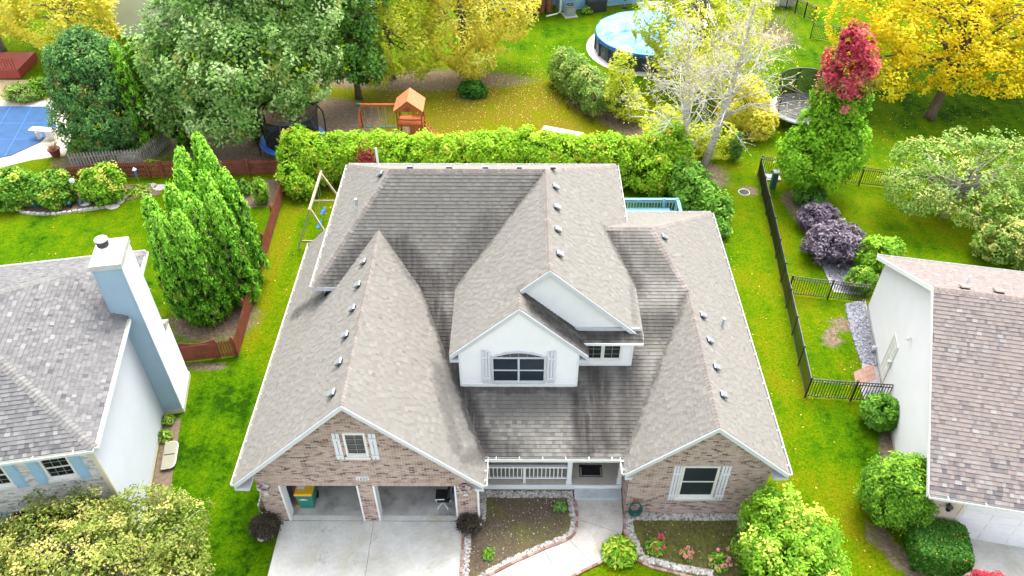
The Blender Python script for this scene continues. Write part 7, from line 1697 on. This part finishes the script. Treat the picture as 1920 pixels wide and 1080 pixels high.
# birches with bare white branches
def birch(label, base, top, r0, seed, ntw, leafn, lean_mid=(0, 0)):
    g = np.random.default_rng(seed); t = thing('birch_tree', label, 'tree', (base[0], base[1], 0), 'white birches'); b, tp = np.array([*base, 0.]), np.array(top, float)
    mid = (b+tp)/2 + np.array([lean_mid[0], lean_mid[1], 0]); curve = lambda s: b*(1-s)**2 + 2*mid*s*(1-s) + tp*s**2
    wood([([curve(s) for s in np.linspace(0, 1, 9)], list(np.linspace(r0*1.15, r0*.12, 9)), 9)], 'trunk', 'birch_bark', t)
    br, ends = [], []
    for i in range(ntw):
        s = g.uniform(.28, .98); st = curve(s); a = g.uniform(0, 2*np.pi); ln = (1.2-s) * g.uniform(2.6, 5.2); el = g.uniform(.25, .85)
        d = np.array([math.cos(a)*math.cos(el), math.sin(a)*math.cos(el), math.sin(el)]); m = st + d*ln*.5 + g.normal(size=3)*.12; e = st + d*ln + np.array([0, 0, -.22*ln]) + g.normal(size=3)*.2
        rr_ = r0*(.34-.26*s); br.append(([st, m, e], [rr_, rr_*.6, .012], 5)); ends.append((st, m, e))
        for k in range(5):
            q = m*(1-k/5) + e*k/5; d2 = nrm(d + g.normal(size=3)*.8); l2 = ln*g.uniform(.2, .45); e2_ = q + d2*l2
            br.append(([q, (q+e2_)/2 + g.normal(size=3)*.06, e2_], [.018, .012, .006], 4)); ends.append((q, q, e2_))
            for w in range(5):
                q3 = q + (e2_-q)*g.uniform(.3, .95); d3 = nrm(d2 + g.normal(size=3)*.9); br.append(([q3, q3 + d3*l2*g.uniform(.3, .6)], [.010, .005], 3))
    wood(br, 'branches', 'twig_white', t)['kind'] = 'stuff'
    E_ = np.array([e for _, _, e in ends]); i = g.integers(0, len(E_), leafn); P = E_[i] + g.normal(size=(leafn, 3))*.28
    leaf_obj('leaves', P, g.normal(size=(leafn, 3)) + v3(0, 0, .6), .075, .04, g.random(leafn), (g.random(leafn) > .4)*.9, 'leaf_yellowgreen', t)
birch('white birch with bare silvery twigs, left of the pair', G2(1283, 335), (8.5, 22.5, 8.8), .20, 70, 54, 1500, (-.1, 0))
birch('leaning white birch with bare silvery limbs, right of the pair', G2(1319, 312), (12.1, 24.4, 9.9), .21, 71, 56, 1500, (.5, .25))
tree('elm_tree', 'yellow green tree behind the white birches', 'tree', (11.5, 33.0), [((10.8, 32.4, 4.0), (2.4, 2.2, 2.4)), ((12.8, 34, 5.5), (2.6, 2.4, 2.6)), ((10.0, 35.0, 6.4), (2.6, 2.3, 2.6)), ((12.4, 30.2, 2.6), (1.6, 1.5, 1.6)), ((14.0, 32.0, 3.2), (1.7, 1.6, 1.7)), ((8.9, 33.4, 4.4), (1.6, 1.4, 1.7)), ((9.6, 32.6, 2.8), (1.5, 1.3, 1.4)), ((12.2, 36.5, 7.4), (2.6, 2.3, 2.2)), ((14.6, 34.6, 4.6), (1.8, 1.6, 2.0))], 1150, 24, .5, .10, 'leaf_yellowgreen', 72, .16, flat=.28, up=1.8, jit=.4, bark='bark_grey', inner=.16, nl=30, mixf=lambda P, C, cr, g: (cr > .8)*.5, inner_fill=.08)
tree('pear_tree', 'slim yellow green young tree in front of the round pool', 'tree', (6.3, 28.6), [((6.2, 28.5, 1.8), (1.0, .9, 1.2)), ((6.2, 28.6, 3.4), (.7, .7, 1.3)), ((6.9, 28.2, 1.0), (.9, .8, .8))], 180, 22, .34, .085, 'leaf_yellowgreen', 73, .07, inner_fill=.12, flat=.28, up=1.8, jit=.4, inner=.16, nl=14, zmin=.2)
tree('witch_hazel', 'pale yellow shrub beside the grey trampoline', 'shrub', (14.0, 27.4), [((13.6, 27.6, 1.6), (1.5, 1.3, 1.6)), ((14.4, 26.6, 1.0), (1.1, 1.0, 1.0))], 260, 22, .38, .085, 'leaf_yellow', 74, .07, inner_fill=.12, flat=.28, up=1.8, jit=.4, inner=.16, nl=20, zmin=.1, mixf=lambda P, C, cr, g: (cr > .75)*.7)
tree('understory_shrub', 'loose olive shrub at the foot of the white birches', 'shrub', (10.2, 24.0), [((9.6, 24.2, .9), (1.4, 1.2, 1.0)), ((11.6, 24.6, .9), (1.3, 1.0, 1.0)), ((8.6, 25.4, 1.4), (1.3, 1.0, 1.3))], 260, 20, .4, .085, 'leaf_yellowgreen', 75, .06, inner_fill=.12, flat=.28, up=1.8, jit=.4, inner=.16, nl=40, zmin=.1, bark='twig_white')
tree('hazel_shrub', 'dense fresh green shrub behind the blue deck corner', 'shrub', (9.8, 18.8), [((9.4, 19.0, 1.0), (1.2, 1.1, 1.15)), ((10.2, 18.0, .8), (.9, .9, .9)), ((8.9, 20.0, 1.2), (.9, .9, 1.2)), ((10.3, 16.9, .5), (.55, .6, .5))], 340, 24, .32, .09, 'leaf_fresh', 76, .06, inner=.25, nl=24, zmin=.1)
for i, (px, py, lab) in enumerate(((1376, 300, 'small dark weeping tree on the lawn right of the birches'), (1163, 225, 'small dark weeping tree in front of the round pool'))):
    q = G2(px, py); tree('weeping_tree', lab, 'tree', q, [((q[0], q[1], 1.0), (.42, .38, .75)), ((q[0], q[1]-.1, .6), (.32, .3, .4))], 70, 20, .18, .06, 'leaf_maple_deep', 80+i, .04, inner=.3, nl=6, zmin=.15)
q = G2(1377, 485); tree('blue_grass', 'pale blue green spiky plant under the right eave', 'plant', (9.35, 11.9), [((9.45, 11.9, .4), (.5, .55, .4))], 60, 18, .25, .12, 'leaf_blue', 82, .02, inner=.5, nl=4, zmin=.05, wl=.2)
# brush pile by the far fences and twigs by the pool
for lab, c, s, n in (('tangle of bare grey brush by the far fence', (19.0, 42.5), 1.8, 160), ('bare grey brush against the round pool wall', (9.6, 36.2), 1.2, 150)):
    g = np.random.default_rng(int(c[0]*10)); t = thing('brush_pile', lab, 'brush', (*c, 0)); ls = []
    for k in range(n):
        a = np.array([c[0] + g.normal()*s*.5, c[1] + g.normal()*s*.4, .02]); d = nrm(g.normal(size=3) + v3(0, 0, 1.2)); l = g.uniform(.5, 1.3); ls.append(([a, a + d*l*.5 + g.normal(size=3)*.08, a + d*l], [.015, .01, .004], 4))
    wood(ls[:n//2], 'twigs', 'twig_grey', t)['kind'] = 'stuff'; wood(ls[n//2:], 'stems', 'bark_grey', t)['kind'] = 'stuff'
# small plants in the front beds
def plantlet(name, label, cat, base, r, h, n, leaf, mat, seed, flowers=0, fcol=None, group=None, wl=.35):
    g = np.random.default_rng(seed); t = thing(name, label, cat, (*base, 0.016), group); a = g.random(n)*2*np.pi; q = g.random(n)**.6
    P = np.stack([base[0] + r*q*np.cos(a), base[1] + r*q*np.sin(a), .05 + h*(1-q*q*.75)*(.5+.5*g.random(n))], 1); Nn = np.stack([np.cos(a)*q, np.sin(a)*q, np.full(n, .8)], 1) + g.normal(size=(n, 3))*.35
    td = np.stack([np.cos(a), np.sin(a), np.full(n, .3)], 1); sz = leaf*(.7+.6*g.random(n)); leaf_obj('foliage', P, Nn, sz, sz*wl, g.random(n), (g.random(n) > .8)*.5, mat, t, td)
    st = [([np.array([base[0], base[1], 0.0]), P[i]*.5 + np.array([base[0], base[1], .1])*.5, P[i]], [.01, .007, .004], 4) for i in g.choice(n, min(12, n), replace=False)]
    wood(st, 'stems', 'utility_green', t)['kind'] = 'stuff'
    for k in range(flowers):
        i = g.integers(0, n); c = np.array([base[0] + r*.95*g.uniform(-1, 1), base[1] + r*.9*g.uniform(-1, 1), h*g.uniform(.75, 1.1)]); m = 60; d = g.normal(size=(m, 3)); d /= np.linalg.norm(d, axis=1, keepdims=True)
        leaf_obj('flower_head', c + d*.062, d, .026, .022, np.clip(fcol + g.normal(size=m)*.12, 0, 1), np.zeros(m), 'petal', t)
    return t
for i, (px, py, r, h, lab) in enumerate(((1050, 957, .24, .45, 'upper small green plant in the left bed near the walk'), (916, 1042, .22, .35, 'lower small green plant in the left bed near the drive'))): plantlet('perennial', lab, 'plant', G2(px, py), r, h, 130, .075, 'leaf_fresh' if i else 'leaf_maple_deep', 90+i)
plantlet('hydrangea', 'leafy flowering plant with pink red and purple heads, left of the three', 'flower', G2(1228, 1030), .36, .5, 240, .085, 'leaf_fresh', 93, 9, .35); plantlet('hydrangea', 'small plant of dusty pink flower heads, middle of the three', 'flower', G2(1285, 1045), .26, .35, 90, .07, 'leaf_fresh', 94, 12, .62); plantlet('hydrangea', 'leafy plant with pale pink flower heads, right of the three', 'flower', G2(1347, 1056), .38, .4, 200, .09, 'leaf_fresh', 95, 9, .72)
plantlet('hosta', 'large lime leafy plant at the bend of the walk', 'plant', G2(1160, 1040), .62, .75, 520, .12, 'leaf_lime', 96, wl=.3)
plantlet('perennial', 'green leafy plant at the foot of the left house chimney', 'plant', G2(316, 792), .28, .4, 120, .09, 'leaf_fresh', 97); plantlet('perennial', 'green leafy plant by the left house foundation near the window well', 'plant', G2(310, 822), .3, .4, 130, .09, 'leaf_fresh', 98)
plantlet('ivy', 'green trailing plant filling the white planter box', 'plant', (-9.18, .9), .3, .8, 320, .07, 'leaf_fresh', 99); plantlet('perennial', 'green tuft growing by the air conditioner', 'plant', G2(1100, 25), .45, .6, 160, .12, 'leaf_fresh', 100); plantlet('perennial', 'low green plant beside the grey stone block', 'plant', G2(285, 315), .6, .5, 200, .1, 'leaf_lime', 101)
plantlet('daylily', 'yellow flowering ground plant left of the evergreen clump', 'plant', G2(262, 360), .7, .3, 260, .1, 'leaf_lime', 102)
# fallen leaves: uncountable
def litter(regions, n, size, seed, name='fallen_leaves'):
    g = np.random.default_rng(seed); tot = sum(r[1] for r in regions); Ps = []
    for fn, w in regions:
        m = int(n*w/tot); Ps.append(fn(g, m))
    P = np.vstack(Ps); P = np.hstack([P, np.full((len(P), 1), .018) + g.random((len(P), 1))*.015]); Nn = np.tile(v3(0, 0, 1), (len(P), 1)) + g.normal(size=(len(P), 3))*.3; sz = size*(.6+.8*g.random(len(P)))
    o = leaf_obj(name, P, Nn, sz, sz*.7, g.random(len(P)), np.zeros(len(P)), 'leaf_fallen', None, kind='stuff'); o['label'] = 'fallen yellow leaves scattered over the lawns'; o['category'] = 'leaves'
disc = lambda cx, cy, rx, ry: (lambda g, m: np.stack([cx + rx*g.normal(size=m)*.5, cy + ry*g.normal(size=m)*.5], 1))
rect_ = lambda x0, x1, y0, y1: (lambda g, m: np.stack([g.uniform(x0, x1, m), g.uniform(y0, y1, m)], 1))
litter([(disc(-4, 30.5, 10, 6), 5), (disc(-1, 33, 6, 4), 3), (rect_(-25, -15, 11, 18.5), .25), (rect_(-12, -9.6, 8, 20), .2), (rect_(9.6, 12.5, -2, 20), .3), (disc(12, 27, 5, 4), 1.2), (disc(25, 29, 8, 5), 1.4), (rect_(12.2, 15, 6, 11), .1), (disc(0, 38, 4, 5), .2), (rect_(-33, -28, 24, 30), .2)], 4200, .036, 9)
